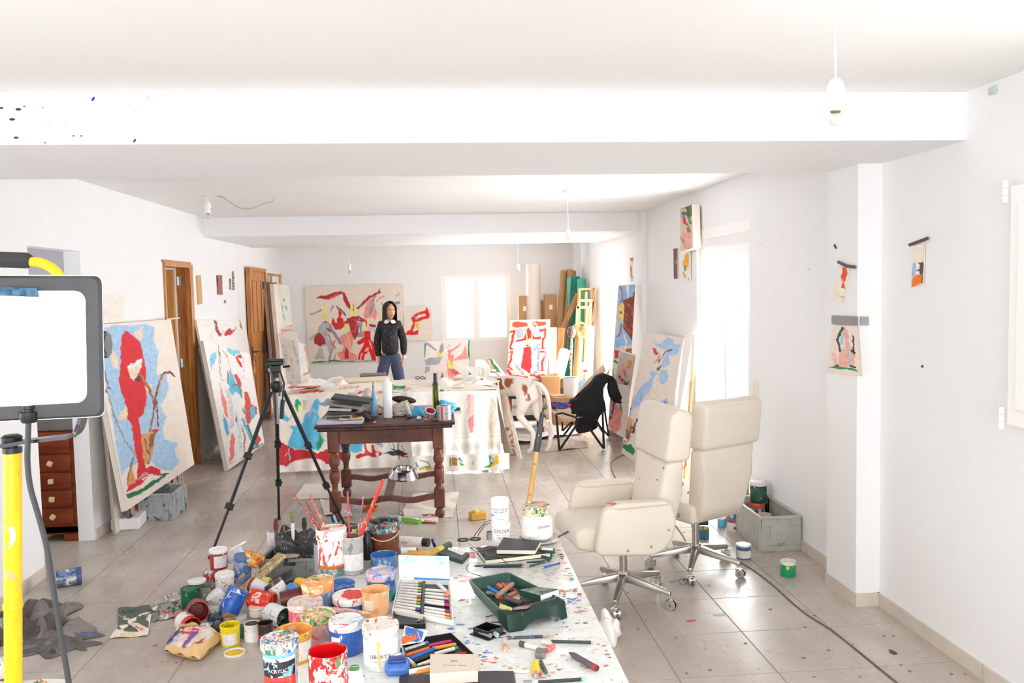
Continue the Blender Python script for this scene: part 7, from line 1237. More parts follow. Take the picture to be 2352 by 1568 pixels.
B().grid(bagf(False), 20, 16).done('kraft_bottom', M('kraft_yellow', 'DDB57A', .8, var=.1), t)
# flat painted scraps, rags left
def flat(name, label, cat, px, base, strokes, z=.004, warp=2, amp=.006, step=1.6, ph=0, mat=None):
 P4 = [fl(*p, 0) for p in px]; o = painting(name, *P4, base, strokes, None, step=step, warp=warp, off=0, wave=lambda u, v: -(z+amp*(.5+.5*math.sin(u*9+ph+3*math.sin(v*5)))) if (P4[1]-P4[0]).cross(P4[3]-P4[0]).z < 0 and False else z+amp*(.5+.5*math.sin(u*9+ph+3*math.sin(v*5))), mat=mat); return tag(o, label, cat)
flat('painted_paper', 'dark green smeared paper scrap on the floor left of the heap', 'paper', [(272, 1398), (345, 1392), (340, 1455), (270, 1450)], '5F6A5A', Z(0, 950, .394, [('3A4A42', '680,1160 800,1150 790,1240 700,1240', 20, .6), ('A8A8A0', '700,1170 760,1220', 20, .5), ('C84A3C', '740,1230 745,1235', 8)]))
flat('painted_paper', 'cream paper scrap with green and yellow dabs on the floor left of the kraft bag', 'paper', [(285, 1425), (350, 1405), (340, 1462), (250, 1468)], 'EFE6D6', Z(0, 950, .394, [('6A8A5A', '760,1230 850,1180', 26, .5), ('D86A50', '780,1240 830,1260', 20, .4), ('3F6AB0', '830,1180 850,1190', 14), ('E8D050', '700,1290 780,1290', 14, .6)]), ph=2)
flat('palette_paper', 'long paper palette covered in dried paint leading to the heap', 'palette', [(340, 1395), (410, 1378), (408, 1400), (352, 1432)], '8A8A78', Z(0, 950, .394, [('3A4A42', '880,1150 1040,1110', 40, .5), ('E8E0D8', '900,1130 1060,1130', 30, .5), ('D8503C', '950,1140 1000,1180', 26, .4), ('E8C040', '980,1190 1010,1200', 20, .5), ('3F70B0', '900,1180 950,1160', 20, .4)]), ph=4)
flat('palette_paper', 'smaller paint-crusted paper beside the dark red pot', 'palette', [(372, 1392), (425, 1386), (415, 1418), (365, 1428)], 'A8A094', Z(0, 950, .394, [('3A3A3C', '960,1150 1060,1120', 34, .5), ('C84A50', '960,1160 1010,1170', 24, .5), ('E8E4DC', '920,1190 980,1180', 24, .5), ('2F8A6A', '1020,1130 1050,1140', 20, .6)]), ph=5, z=.008)
def cloth(name, label, cat, px, amp, seed, mat, nu=50, nv=40):
 P4 = [fl(*p, 0) for p in px]; r_ = random.Random(seed); ph = [r_.uniform(0, 6) for _ in range(6)]; o0 = sum(P4, Vector())/4
 def fn(u, v):
  p = P4[0].lerp(P4[1], u).lerp(P4[3].lerp(P4[2], u), v)-o0; e = min(1, 5*min(u, 1-u, v, 1-v)+.1)
  h = (.5+.5*math.sin(u*9+ph[0]+3*math.sin(v*4+ph[1])))**2+.5*(.5+.5*math.sin(v*13+ph[2]+3*math.sin(u*5+ph[3])))**2+.2*abs(math.sin(u*17+v*13+ph[4]+2*math.sin(v*7))); s_ = .06*math.sin(v*11+ph[5])*(abs(2*u-1)**2)
  return (p.x+s_, p.y+.05*math.sin(u*9+ph[4])*(abs(2*v-1)**2), .004+amp*h*e)
 o = B().grid(fn, nu, nv).done(name, mat, None, loc=o0); return tag(o, label, cat)
RG = SP('grey_rag', '8A8280', ['6A6260', 'A89E9C', 'C85A4C', '5A7AB0'], .34, 9, .9, (1, 1, 1), 4)
cloth('paint_rag', 'big crumpled grey rag with paint specks on the floor behind the lamp pole', 'rag', [(58, 1392), (160, 1385), (215, 1480), (70, 1500)], .045, 3, RG)
cloth('paint_rag', 'darker brown-grey rag under the cable at the left edge', 'rag', [(-60, 1430), (110, 1380), (150, 1450), (-40, 1500)], .05, 5, SP('dark_rag', '5E5654', ['3A3436', '7A706E', 'A8504A'], .3, 9, .9, (1, 1, 1), 5))
cloth('paint_rag', 'charcoal grey rag lying nearest behind the lamp cable', 'rag', [(60, 1470), (215, 1462), (205, 1495), (50, 1512)], .03, 8, SP('char_rag', '6A6462', ['4A4444', '8A8280', '4A6AB0'], .35, 12, .9, (1, 1, 1), 6))
lying('white and orange smeared pot lying at the very left edge of the floor', 0, 0, 26, 60, (.9, .2, 0), PW('D8604A', '8A8A88', '3F8A5A', amt=.4), x=-4, y=1535)
lying('grey-green pot lying behind the rag at the left edge', 0, 0, 20, 50, (.9, -.2, 0), sp('9AA890', '5A7A5A', 'D8D8D0', amt=.5), x=-6, y=1440)
flat('painted_paper', 'white paper with orange and green marks under the lamp cable at the bottom edge', 'paper', [(-40, 1568), (150, 1562), (160, 1620), (-60, 1630)], 'EDE8E0', Z(0, 950, .394, [('E89A30', '220,1555 270,1565', 14, .7), ('D84A3A', '240,1550 250,1560', 10), ('3F8A5A', '200,1562 240,1566', 8)]), ph=1)
# ================================================================ RIGHT WALL TINS
def rt_(label, cx, yb, w_, yt, body, lid=None, inside=None, lab=None, **k): return tin(label, cx, yb, w_, yt, body, lid, inside, lab, **k)
rt_('blue and white tin standing alone beside the grey crate', 1708, 1287, 36, 1248, sp('5A7AA0', '3A5A8A', 'D8D4D0', amt=.3), mm('F2F2F0', .35), lab=PW('A8B8C8', amt=.15), lidh=.12, lh=(.12, .62), la=1.5)
rt_('green tin with yellow streaks and a white lid on the floor right of the crate', 1810, 1328, 38, 1287, sp('17A26A', 'E8E070', '0F7A50', '2AB0B0', amt=.35), sp('E4EAD8', 'E8E060', '2F9A60', amt=.35), lidh=.2)
rt_('blue-green open tin behind the column of the turned office chair', 1615, 1241, 30, 1212, sp('4A7AA8', '2F9A60', '3A5A90', amt=.5), inside=sp('E8E020', '2F9A50', amt=.5))
tl_ = rt_('white tin with a red dot at the bottom of the stack by the crate', 1685, 1222, 32, 1194, PW('F4C8B8', amt=.2), mm('D8282A', .35), lidh=.12)
B().ball((-.008, -.053, .03), .011, (1, .25, 1), 8).done('red_dot', mm('D8202A', .5), tl_)
lo_ = tl_.location; s5 = lo_.y/F; h5 = max(v.co.z for c in tl_.children for v in c.data.vertices)
tin('blue and grey tin stacked on the red-dotted one', 0, 0, 0, 0, sp('6A80A8', 'D8D8DC', '3A4A6A', amt=.45), mm('EDEBEA', .35), loc=(lo_.x, lo_.y, h5), r=15.5*s5, h=34*s5, lidh=.15)
rt_('small pale blue pot left of the red-dotted tin', 1658, 1213, 22, 1186, sp('6AB8D8', 'F0F0EE', amt=.4), mm('EEF0F0', .4))
t2b = rt_('peach and black bottle behind the blue pot', 1662, 1205, 20, 1166, mm('E8B898', .4), mm('2A2420', .4), lidh=.3)
rt_('orange and white tin squeezed against the crate corner', 1706, 1226, 22, 1196, PW('F0A040', 'E87A50', amt=.5), mm('F0E8E0', .4))
ped = thing('wooden_block', 'low dark stack of lids and tins under the yellow tin behind the crate', 'stack', fl(1720, 1190)+Vector((.02, .12, 0)));
for i in range(3): B().lathe([(0, .05*i), (.06, .05*i), (.062, .05*i+.04), (0, .05*i+.045)], 24, Matrix.Translation(((-.02, .05, .1)[i]*.3, 0, 0))).done('lid', sp(['5A5A3A', 'D84A38', '3A4A3A'][i], 'E8D8C8', amt=.3), ped)
tin('yellow and white tin on the lid stack behind the crate', 0, 0, 0, 0, PW('F0D018', 'E8B8A8', 'F0D018', amt=.5), mm('F6F6F2', .3), lab=sp('F2E2DC', 'F0C8B8', amt=.3), loc=ped.location+Vector((-.02, 0, .145)), r=.046, h=.12, lidh=.12)
tin('dark green tin with a white label behind the crate at the wall', 0, 0, 0, 0, sp('1E4A3C', 'F0F0EE', '16362C', amt=.2), sp('E8E4E0', 'C8483C', amt=.3), lab=sp('2A5A4A', 'E8EAE8', 'E8C040', amt=.2), loc=(2.25, 5.78, .19), r=.06, h=.15, lidh=.2)
tin('wide low red and white tin under the dark green one', 0, 0, 0, 0, PW('E8553C', '2F5A40', amt=.5), sp('E8604A', 'F2D8D0', amt=.4), loc=(2.235, 5.80, 0), r=.07, h=.188, lidh=.2)
tin('small purple-black bottle between the yellow and the green tin', 0, 0, 0, 0, sp('4A2A4A', '2A2A2C', 'E8C8D8', amt=.4), mm('F0F0F0', .3), loc=(2.14, 5.95, 0), r=.03, h=.34, name='spray_bottle', cat='bottle')
q = cr1.location
for dx, dy, r_, h_, bd, ld, lab in ((-.01, -.08, .06, .13, PW('C8484A', amt=.2), mm('F0EDEA', .4), 'white-lidded tin with a red rim inside the wall crate'), (-.06, .1, .05, .17, sp('4A6A50', '2A3A2E', amt=.4), mm('3A4A3E', .5), 'dark green bottle inside the wall crate'), (.05, .14, .055, .12, sp('C8A898', 'D86A50', amt=.3), mm('D8C8BC', .5), 'beige pot at the far end of the wall crate')):
 tin(lab, 0, 0, 0, 0, bd, ld, loc=(q.x+dx, q.y+dy, .014), r=r_, h=h_, lidh=.15)
# floor cable and debris
cbo = thing('floor_cable', 'thin dark extension cable snaking along the floor past both office chairs', 'cable', fl(1700, 1291))
pth = [(1800, 1120), (1560, 1060), (1470, 1042), (1430, 1045), (1405, 1062), (1408, 1085), (1432, 1120), (1500, 1180), (1540, 1195), (1572, 1235), (1582, 1262), (1640, 1272), (1700, 1291), (1764, 1334), (1844, 1404), (1910, 1447), (1985, 1506), (2061, 1568), (2200, 1680)]
B().tube([fl(v[0], v[1], .005)-cbo.location for v in arc([(a, c, 0) for a, c in pth[1:]], 5)], .0042, 6).done('cable', M('cable_brown', '6A6258', .6), cbo)
def chip(name, label, cat, px, py, w_, h_, col, seed):
 p = fl(px, py, .001); s_ = p.y/F; r_ = random.Random(seed); n = 9; q = []
 for k_ in range(n): a = 2*pi*k_/n; rr_ = r_.uniform(.55, 1.1); q.append((w_/2*s_*rr_*math.cos(a), h_/2*s_*2.6*rr_*math.sin(a), 0))
 o = B().prism(q, (0, 0, .003), bev=0).done(name, sp(col, col, 'D8D0C8', amt=.2), None, smooth=False, loc=p); return tag(o, label, cat)
chip('paint_scrap', 'thin red paint scrap on the tiles in front of the office chairs', 'scrap', 1588, 1426, 34, 5, 'C83A34', 1)
chip('paint_scrap', 'pale green paint scrap on the tile joint', 'scrap', 1652, 1411, 30, 9, '8FC0A0', 2)
chip('paint_scrap', 'orange crumb beside the floor cable', 'scrap', 1852, 1402, 12, 7, 'E88A60', 3)
chip('paint_scrap', 'dark purple-brown lump near the right wall', 'scrap', 2049, 1497, 22, 13, '4A3A40', 4)
chip('paint_scrap', 'orange chip near the bottom right corner on the tiles', 'scrap', 2218, 1549, 10, 6, 'D8804A', 5)
t = thing('fluff_scrap', 'bit of brown fluff and pink scrap under the turned office chair', 'scrap', fl(1562, 1340)); r_ = random.Random(8)
for i in range(5): B().tube([(r_.gauss(0, .03), r_.gauss(0, .02), .006), (r_.gauss(.02, .03), r_.gauss(0, .02), .02), (r_.gauss(.05, .03), r_.gauss(-.03, .03), .006)], .004, 6).done('strand', mm(['9A8070', 'E8A890', '8A7A70', '7A9AB0', 'C8B8A8'][i], .8), t)
b = B(); rr = random.Random(12)
for i in range(150):
 px, py = rr.uniform(250, 2250), rr.uniform(1090, 1560)
 if 560 < px < 1420 and py > 1240: continue
 p = fl(px, py, 0)
 if not (XL+.1 < p.x < XR-.1): continue
 s_ = rr.uniform(.004, .011); b.ball(p+Vector((0, 0, .003)), s_, (rr.uniform(.6, 1.8), 1, .25), 3, rot=(0, 0, rr.uniform(0, 3)))
o = b.done('floor_crumbs', M('crumbs', '8A7466', .8, var=.5, sc=3, col2='B86A50'), None, kind='stuff'); o['label'] = 'scattered dried paint crumbs on the tiled floor'; o['category'] = 'crumbs'
# things on the floor around the dark table
flat('floor_paper', 'large pale sheet of paper on the floor behind the left table legs', 'paper', [(700, 1112), (800, 1112), (792, 1145), (672, 1148)], 'E6DED4', [], amp=.004)
flat('floor_paper', 'big cream sheet on the floor in front of the dark table at right', 'paper', [(950, 1135), (1055, 1132), (1040, 1190), (918, 1182)], 'EBE0D2', Z(600, 840, .2551, [('C8A890', '1700,1200 1790,1230', 6, .7)]), amp=.01)
flat('floor_paper', 'paper with a dark red and a pale red stroke under the right table leg', 'paper', [(925, 1172), (1010, 1172), (1006, 1204), (930, 1200)], 'EDE4DA', Z(600, 840, .2551, [('B03038', '1460,1335 1590,1340', 16), ('D87068', '1470,1400 1570,1410', 22)]), amp=.003, z=.012)
flat('floor_paper', 'crumpled cream scrap on the floor under the left of the dark table', 'paper', [(735, 1150), (800, 1155), (810, 1190), (745, 1185)], 'E8DED2', [], amp=.015, ph=2)
t = thing('squeezed_tube', 'white and green squeezed paint tube on the floor under the dark table', 'paint tube', fl(920, 1190, .012)); L = fl(958, 1196, .012)-t.location; B().tube([L*-1.0, L*-.3, L], [.004, .016, .02], 10).done('white_part', MW(), t); B().tube([L*.1+Vector((0, -.03, 0)), L*1.2+Vector((0, -.03, 0))], .02, 10).done('green_part', mm('7AB040', .4), t)
t = thing('tape_ring', 'orange and red tape ring lying on the floor under the dark table', 'tape', fl(850, 1172)); B().lathe([(.055, 0), (.065, 0), (.065, .03), (.055, .03), (.055, 0)], 28).done('ring', sp('B8643A', 'D8903A', 'C83A34', amt=.4), t)
sg = thing('sponge', 'yellow-ochre sponge block with a crease on the floor right of the dark table', 'sponge', fl(1097, 1192, 0)); B().box((0, 0, .03), (.115, .09, .055), rot=(0, 0, .3), bev=.006).done('block', M('sponge_ochre', 'E0AE50', .9, var=.15, sc=20, bump=.3, bsc=200), sg, smooth=False); B().box((-.01, -.01, .062), (.04, .05, .02), rot=(.2, .2, .6), bev=.004).done('flap', M('sponge_light', 'E8C06A', .9), sg, smooth=False)
t = thing('cardboard_sheet', 'brown cardboard sheet standing just behind the far edge of the white table', 'cardboard', fl(957, 1238, 0)+Vector((0, .0, 0))); B().box((0, 0, .03), (.2, .22, .01), rot=(.35, 0, .0)).done('sheet', M('kraft', 'C79A6A', .8), t, smooth=False); t.location = (aty(957, 1220, 3.75).x, 3.75, .3)
for c in t.children: c.data.transform(Matrix.Scale(.75, 4))
t['label'] = 'brown cardboard flap showing above the far edge of the white table'
bxx = B().box((0, 0, .14), (.3, .3, .28), bev=.004).done('cardboard_box', M('kraft', 'C79A6A', .8), loc=(t.location.x, 3.78, 0)); tag(bxx, 'closed brown cardboard box on the floor just past the white table', 'box')
# ================================================================ THINGS ON THE DARK TABLE
ZD = .747
def dz_(zx, zy, z=ZD): return fl(690+zx*390/2352, 860+zy*390/2352, z)
def dy_(zx, zy, Y): return aty(690+zx*390/2352, 860+zy*390/2352, Y)
TY = 6.45
def stackslab(name, label, cat, a, c, Y, dep, z, h, mat, tilt=0, bev=.002, part='body'):
 p, q = dy_(*a, Y), dy_(*c, Y); w_ = abs(q.x-p.x); t = thing(name, label, cat, ((p.x+q.x)/2, Y+dep/2, z)); B().box((0, 0, h/2), (w_, dep, h), rot=(0, tilt, 0), bev=bev).done(part, mat, t, smooth=False); return t
stackslab('paper_stack', 'loose stack of pale lilac papers at the front left of the dark table', 'papers', (225, 640), (860, 640), 6.40, .27, ZD, .022, M('paper_lilac', 'D8D4E8', .7, var=.2, sc=60, stretch=(.2, .2, 9), col2='B8B4D0'))
t = thing('paper_drawing', 'sheet with an orange and red drawing on top of the lilac papers', 'drawing', ((dy_(700, 540, 6.5).x), 6.52, ZD+.028)); o = painting('sheet', dy_(520, 505, 6.66), dy_(855, 500, 6.66), dy_(870, 590, 6.42), dy_(540, 570, 6.42), 'F0DCC8', Z(690, 860, 390/2352, [('E8583A', '560,530 700,520 640,560', 14, .8), ('F0A030', '740,520 850,510 850,560 760,560'), ('D86A4A', '600,560 720,570', 10, .6)]), None, off=.001);
for v in o.data.vertices: v.co.z = ZD+.030+.004*math.sin(v.co.x*30)
o.data.transform(Matrix.Translation(-t.location)); o.parent = t
for i, (a, c, z, h, cc, tl, lab) in enumerate([((345, 510), (700, 510), ZD+.024, .026, 'CFC8A8', 0, 'spiral sketchbook with cream pages lowest in the pile on the dark table'), ((360, 470), (760, 470), ZD+.056, .02, '4A4A4C', .04, 'dark grey folder in the middle of the sketchbook pile'), ((380, 400), (700, 400), ZD+.083, .022, 'CFCBC4', .06, 'greyish pad in the upper half of the sketchbook pile'), ((300, 330), (850, 330), ZD+.112, .018, 'B4B0B4', .16, 'tilted spiral notebook with grey wire near the top of the pile'), ((420, 290), (960, 290), ZD+.150, .018, '3A3C40', .16, 'black and white spiral notebook topmost on the pile')]):
 t = stackslab('spiral_notebook' if 'spiral' in lab else 'sketch_pad', lab, 'notebook', a, c, 6.52, .26, z, h, M('nb_'+cc, cc, .6, var=.3, sc=70, stretch=(.3, .3, 8)), tilt=tl)
 if 'spiral' in lab:
  w_ = abs((dy_(*a, 6.52)-dy_(*c, 6.52)).x); b = B()
  for k in range(22): x = -w_/2+.01+(w_-.02)*k/21; b.box((x, -.135, h/2-x*math.tan(tl)), (.0045, .012, .016), rot=(0, tl, 0))
  b.done('wire', M('wire_'+str(i), '2A2A2C' if cc != 'B4B0B4' else '7A7A7C', .3, met=.7), t, smooth=False, kind='stuff')
# blue cone, white bottle, thermos
t = thing('paint_cone', 'pale blue paint-crusted cone bottle at the front of the dark table', 'bottle', dz_(1018, 580)+Vector((0, .03, 0))); hC = (580-100)*390/2352*t.location.y/F
B().lathe([(0, 0), (.034, 0), (.035, .006), (.028, hC*.25), (.018, hC*.6), (.009, hC*.8), (.007, hC*.8), (0, hC*.8)], 24).done('body', sp('7FB4D8', '5A8AAE', 'A8CCE0', amt=.4, sc=30), t); B().lathe([(.009, hC*.78), (.006, hC*.95), (.003, hC), (0, hC)], 14).done('nozzle', sp('8A8068', 'B8A890', 'E8A8A0', amt=.4), t)
t = thing('white_bottle', 'tall white plastic bottle with green edge standing on the dark table', 'bottle', dz_(1210, 600)+Vector((0, .03, 0))); hC = (600-50)*390/2352*t.location.y/F
B().lathe([(0, 0), (.034, 0), (.036, .005), (.036, hC*.84), (.028, hC*.91), (.015, hC*.93), (.014, hC*.995), (0, hC)], 28).done('body', mm('F4F4F6', .4), t); B().lathe([(.0363, hC*.3), (.0363, hC*.12)], 12, None, pi*.93, pi*1.12).done('label_edge', mm('1F9048', .5), t)
t = thing('tall_flask', 'tall lime green and black bottle standing at the back right of the dark table', 'bottle', (dy_(1878, 400, 6.75).x, 6.75, ZD)); hC = dy_(1878, -20, 6.75).z-ZD
B().lathe([(0, 0), (.024, 0), (.027, .01), (.027, hC*.72), (.018, hC*.78), (.0, hC*.78)], 24).done('body', mm('3A3A20', .15), t); B().lathe([(.0275, hC*.12), (.0275, hC*.71)], 10, None, pi*.85, pi*1.25).done('label', mm('C8E820', .5), t); B().lathe([(.0275, hC*.12), (.0275, hC*.71)], 10, None, -.5, 0).done('label', mm('D0F030', .5), t); B().lathe([(.0, hC*.77), (.017, hC*.77), (.016, hC), (.0, hC)], 18).done('neck', mm('24302E', .2), t)
# tape rolls
def tape(label, x, Y, z, r, h, rot=(0, 0, 0)):
 t = thing('tape_roll', label, 'tape', (x, Y, z), rot=rot); B().lathe([(r*.72, 0), (r, 0), (r, h), (r*.72, h), (r*.72, 0)], 30).done('tape', M('duct_tape', 'B9B9BC', .3, met=.4), t); B().lathe([(r*.70, .002), (r*.73, .002), (r*.73, h-.002), (r*.70, h-.002), (r*.7, .002)], 26).done('core', mm('C8404A', .6), t); B().lathe([(r*1.005, .002), (r*1.005, h-.002)], 4, None, -pi/2-.35, -pi/2-.1).done('red_stripe', mm('D83A40', .5), t); return t
p = dz_(1985, 590); xr = p.x; tape('grey tape roll at the bottom of the pair on the right of the dark table', xr, 6.47, ZD, .058, .052); tape('grey tape roll stacked on another at the right of the dark table', xr, 6.47, ZD+.054, .058, .052)
p = dz_(1790, 560); tape('grey tape roll tilted to show its red core on the dark table', p.x, 6.47, ZD+.035, .045, .05, rot=(.55, .25, 0))
# cloths, blue gloves, clutter
rag('blue_rag', 'bright blue rag behind the stacked tape rolls', 'rag', (dy_(2010, 380, 6.7).x, 6.75, ZD), .075, .07, .07, mm('5CB4E4', .7), 51)
rag('blue_rag', 'smaller blue rag left of the lime green bottle', 'rag', (dy_(1640, 420, 6.7).x, 6.72, ZD), .07, .06, .04, mm('58AEE2', .7), 52)
rag('grey_rag', 'crumpled grey-white rag in the middle of the dark table', 'rag', (dy_(1390, 420, 6.75).x, 6.78, ZD), .09, .08, .06, sp('C8C2B8', '8A8078', 'E8A890', amt=.3, r=.8), 53)
rag('beige_rag', 'beige cloth bundle behind the blue cone on the dark table', 'rag', (dy_(930, 430, 6.95).x, 7.0, ZD), .10, .09, .1, sp('E8D8C4', 'F2EBDD', 'E89A70', amt=.4, r=.8), 54)
rag('dark_rag', 'small dark oily rag between the notebooks and the blue cone', 'rag', (dy_(900, 470, 6.6).x, 6.62, ZD), .06, .05, .035, sp('4A4444', '2A2A2C', 'A86A5A', amt=.4, r=.8), 55)
t = thing('black_hat', 'flat black cap-shaped thing behind the white bottle', 'cap', (dy_(1430, 300, 6.95).x, 6.95, ZD+.07)); B().ball((0, 0, .03), .09, (1.15, .8, .32), 10, rot=(0, .15, 0)).done('crown', mm('1D1F21', .8), t); B().box((0, 0, -.03), (.13, .1, .07), bev=.01).done('support', sp('C8C0B8', '8A8A88', amt=.3), t)
t = thing('spray_can', 'slim steel cylinder leaning right of the grey rag on the dark table', 'can', (dy_(1520, 450, 6.62).x, 6.62, ZD+.012)); B().cyl((0, 0, 0), (-.035, .02, .1), .014, n=16).done('body', mm('B8BAB4', .3), t); B().cyl((-.035, .02, .1), (-.04, .022, .112), .012, n=14).done('cap', mm('D8A838', .4), t)
t = thing('black_box', 'slim black case at the right rear corner of the dark table', 'box', (dy_(2170, 460, 6.9).x-.01, 6.85, ZD)); B().box((-.03, 0, .03), (.13, .1, .025), bev=.004).done('body', mm('3A3C42', .4), t, smooth=False); B().box((-.03, 0, .008), (.15, .12, .016), bev=.002).done('pages', mm('EDE2C8', .7), t, smooth=False)
for i, (x, y, w_, cc, lab) in enumerate([(1310, 480, .07, 'F07040', 'orange paper scrap behind the white bottle base'), (1330, 570, .12, 'F0B89C', 'salmon coloured drawing sheet right of the white bottle'), (1090, 520, .06, 'E85A34', 'red-orange scrap between the blue cone and the white bottle'), (1560, 560, .09, 'E0D4CC', 'greyish cream sheet in front of the grey rag')]):
 p = dz_(x, y, ZD+.002); p.y = min(max(p.y, 6.44), 6.9); t = B().prism([(-w_/2, -.04, 0), (w_/2, -.045, 0), (w_*.55, .05, .0), (-w_*.45, .06, .0)], (0, 0, .0015)).done('paper_scrap', sp(cc, 'E8D8C8', 'D88060', amt=.3), None, smooth=False, loc=p+Vector((0, 0, .003*i))); tag(t, lab, 'paper')
rr = random.Random(31)
for i, (zx, zy, Y, cc, r_, lab) in enumerate([(1640, 540, 6.5, 'E8EAE4', .018, 'small white and green crumpled foil ball on the dark table'), (1500, 500, 6.6, '5A5048', .02, 'dark brown lump in front of the leaning steel cylinder'), (1740, 590, 6.43, 'D89A3A', .012, 'small ochre lump beside the tilted tape roll'), (1030, 640, 6.40, 'E8A060', .01, 'little orange crumb at the front edge of the dark table'), (1850, 590, 6.43, '8A6A50', .014, 'brown cork between the tape rolls'), (730, 240, 7.0, 'D8D8D8', .035, 'grey and white pot lid behind the notebook pile')]):
 p = dy_(zx, zy, Y); t = B().ball((0, 0, r_*.8), r_, (1.2, 1, .8), 7).done('small_lump', sp(cc, '3F8A58' if i == 0 else '3A3A3A', amt=.3, sc=60), None, loc=(p.x, Y, ZD)); tag(t, lab, 'lump')
t = thing('grey_tin', 'small grey tin with a yellow band behind the notebooks on the dark table', 'paint tin', (dy_(725, 280, 7.05).x, 7.05, ZD)); B().lathe([(0, 0), (.04, 0), (.04, .12), (.0, .12)], 22).done('body', sp('7A9A98', 'E8B840', '3A3A40', amt=.4), t); B().lathe([(.041, .12), (.041, .16), (0, .16)], 22).done('lid', mm('D4D4D8', .3), t)
# things on the draped table
zc_ = ZD+.07
t = thing('wooden_box', 'long dark brown box lying on the back of the draped table below the person', 'box', (aty(857, 880, 8.83).x, 8.85, .775)); B().box((0, 0, .06), (.25, .16, .07), bev=.004).done('body', M('dark_box', '5A5048', .7), t, smooth=False); B().box((0, 0, .1), (.26, .17, .015), bev=.003).done('lid', M('dark_box_top', '8A8078', .7), t, smooth=False)
t = thing('canvas_roll', 'long rolled cream canvas lying on the draped table', 'canvas roll', (aty(830, 892, 8.7).x, 8.68, .83)); B().cyl((-.28, 0, 0), (.3, .05, .01), .03, n=18).done('roll', M('roll_cream', 'E9DCC2', .8, var=.1), t)
for i, (px, py, Y, c_, lab) in enumerate([(965, 885, 8.85, '5A5A58', 'pair of dark sunglasses on the draped table'), (1052, 893, 8.6, 'C8A070', 'little wooden stamp handle on the draped table'), (1100, 897, 8.5, '3A3430', 'black pencil case edge on the draped table near the dog'), (700, 905, 8.4, 'D8402C', 'flat red paint smear board on the draped table at left')]):
 t = thing(['sunglasses', 'wooden_stamp', 'pencil_case', 'paint_board'][i], lab, ['glasses', 'stamp', 'case', 'board'][i], (aty(px, py, Y).x, Y, .815))
 if i == 0:
  for s_ in (-1, 1): B().tube([(s_*.024+.02*math.cos(a), -.01, .01+.013*math.sin(a)) for a in [2*pi*k/14 for k in range(15)]], .004, 6, cap=False).done('lens_rim', mm('2A2A2C', .3), t)
  B().tube([(-.06, -.01, .025), (-.06, .08, .02)], .003, 6).done('temple', mm('2A2A2C', .3), t)
 elif i == 3: B().box((0, 0, .0), (.3, .12, .008), bev=.002).done('board', sp('E23A28', 'F0A050', 'F0E0D0', amt=.4, sc=14), t, smooth=False)
 else: B().box((0, 0, .01), (.09, .04, .02), bev=.006, seg=2).done('body', mm(c_, .5), t)
# ================================================================ PENDANT LAMPS
def pendant(label, x, y, zt, z_, sc=1., rose=True, name='pendant_lamp'):
 t = thing(name, label, 'lamp', (x, y, zt)); d = z_-zt; PT = mm('F8F7F4', .35)
 if rose: B().lathe([(0, 0), (.045*sc, 0), (.05*sc, -.006), (.035*sc, -.014), (.012*sc, -.018), (0, -.018)], 26).done('ceiling_rose', mm('EDE8DA', .5), t)
 B().tube([(0, 0, -.005), (.002, 0, d*.5), (.003, 0, d+.14*sc)], .0028, 8).done('cord', PT, t)
 M4 = Matrix.Translation((.003, 0, d)) @ Matrix.Scale(sc, 4)
 B().lathe([(0, .145), (.012, .142), (.024, .125), (.029, .1), (.029, .092), (.02, .09), (0, .09)], 28, M4).done('cap', PT, t)
 B().lathe([(.0, .095), (.0195, .095), (.0195, .07), (.021, .068), (.021, .045), (.018, .043), (0, .043)], 26, M4).done('socket', PT, t)
 for s_ in (-1, 1): B().cyl((s_*.02, 0, .062), (s_*.029, 0, .062), .0035, n=8).mod(lambda c: M4 @ c).done('screw', PT, t)
 B().ball((0, 0, .018), .0215, (1, 1, 1), 12).mod(lambda c: M4 @ c).done('bulb', M('bulb_glass', 'D0D0CC', .03, alpha=.4, coat=1), t)
 B().tube([(-.003, 0, .04), (-.004, 0, .028), (0, 0, .026), (.004, 0, .028), (.003, 0, .04)], .0007, 6).mod(lambda c: M4 @ c).done('filament', mm('C87A50', .4), t)
 B().lathe([(.0155, .042), (.0155, .038), (.012, .037)], 20, M4).done('brass_collar', mm('8A7A40', .3, met=.8), t)
 return t
# nearest lamp: 76 px from dome top to bulb tip
Yl = 2.35; pT, pBt = aty(1917, 178, Yl), aty(1917, 290, Yl); scl = (pT.z-pBt.z)/.1485
pendant('bare bulb in a white holder hanging nearest to the camera at upper right', pT.x, Yl, ZC, pBt.z+.0035*scl, scl)
p = fl(1303, 438, ZC); zb_ = aty(1312, 556, p.y).z; pendant('bulb holder hanging on a white cord in the middle bay, right of centre', p.x, p.y, ZC, zb_, .8)
p = fl(475, 450, ZC); zb_ = aty(475, 502, p.y).z; L3_ = pendant('short hanging bulb with a loose wire in the middle bay at left', p.x, p.y, ZC, zb_, 1.0)
B().tube([aty(x, y, p.y)-L3_.location for x, y in [(v[0], v[1]) for v in arc([(485, 448, 0), (510, 452, 0), (545, 475, 0), (575, 479, 0), (605, 468, 0), (625, 462, 0), (631, 453, 0)], 4)]], .006, 8).done('loose_wire', mm('C8C0B8', .5), L3_)
for px, lab in ((802, 'small bulb holder hanging in the rear bay above the big red painting'), (1190, 'small bulb holder hanging in the rear bay right of the back window')):
 p = aty(px, 610, 12.6); pendant(lab, p.x, 12.6, ZC, aty(px, 628, 12.6).z, 1.0)
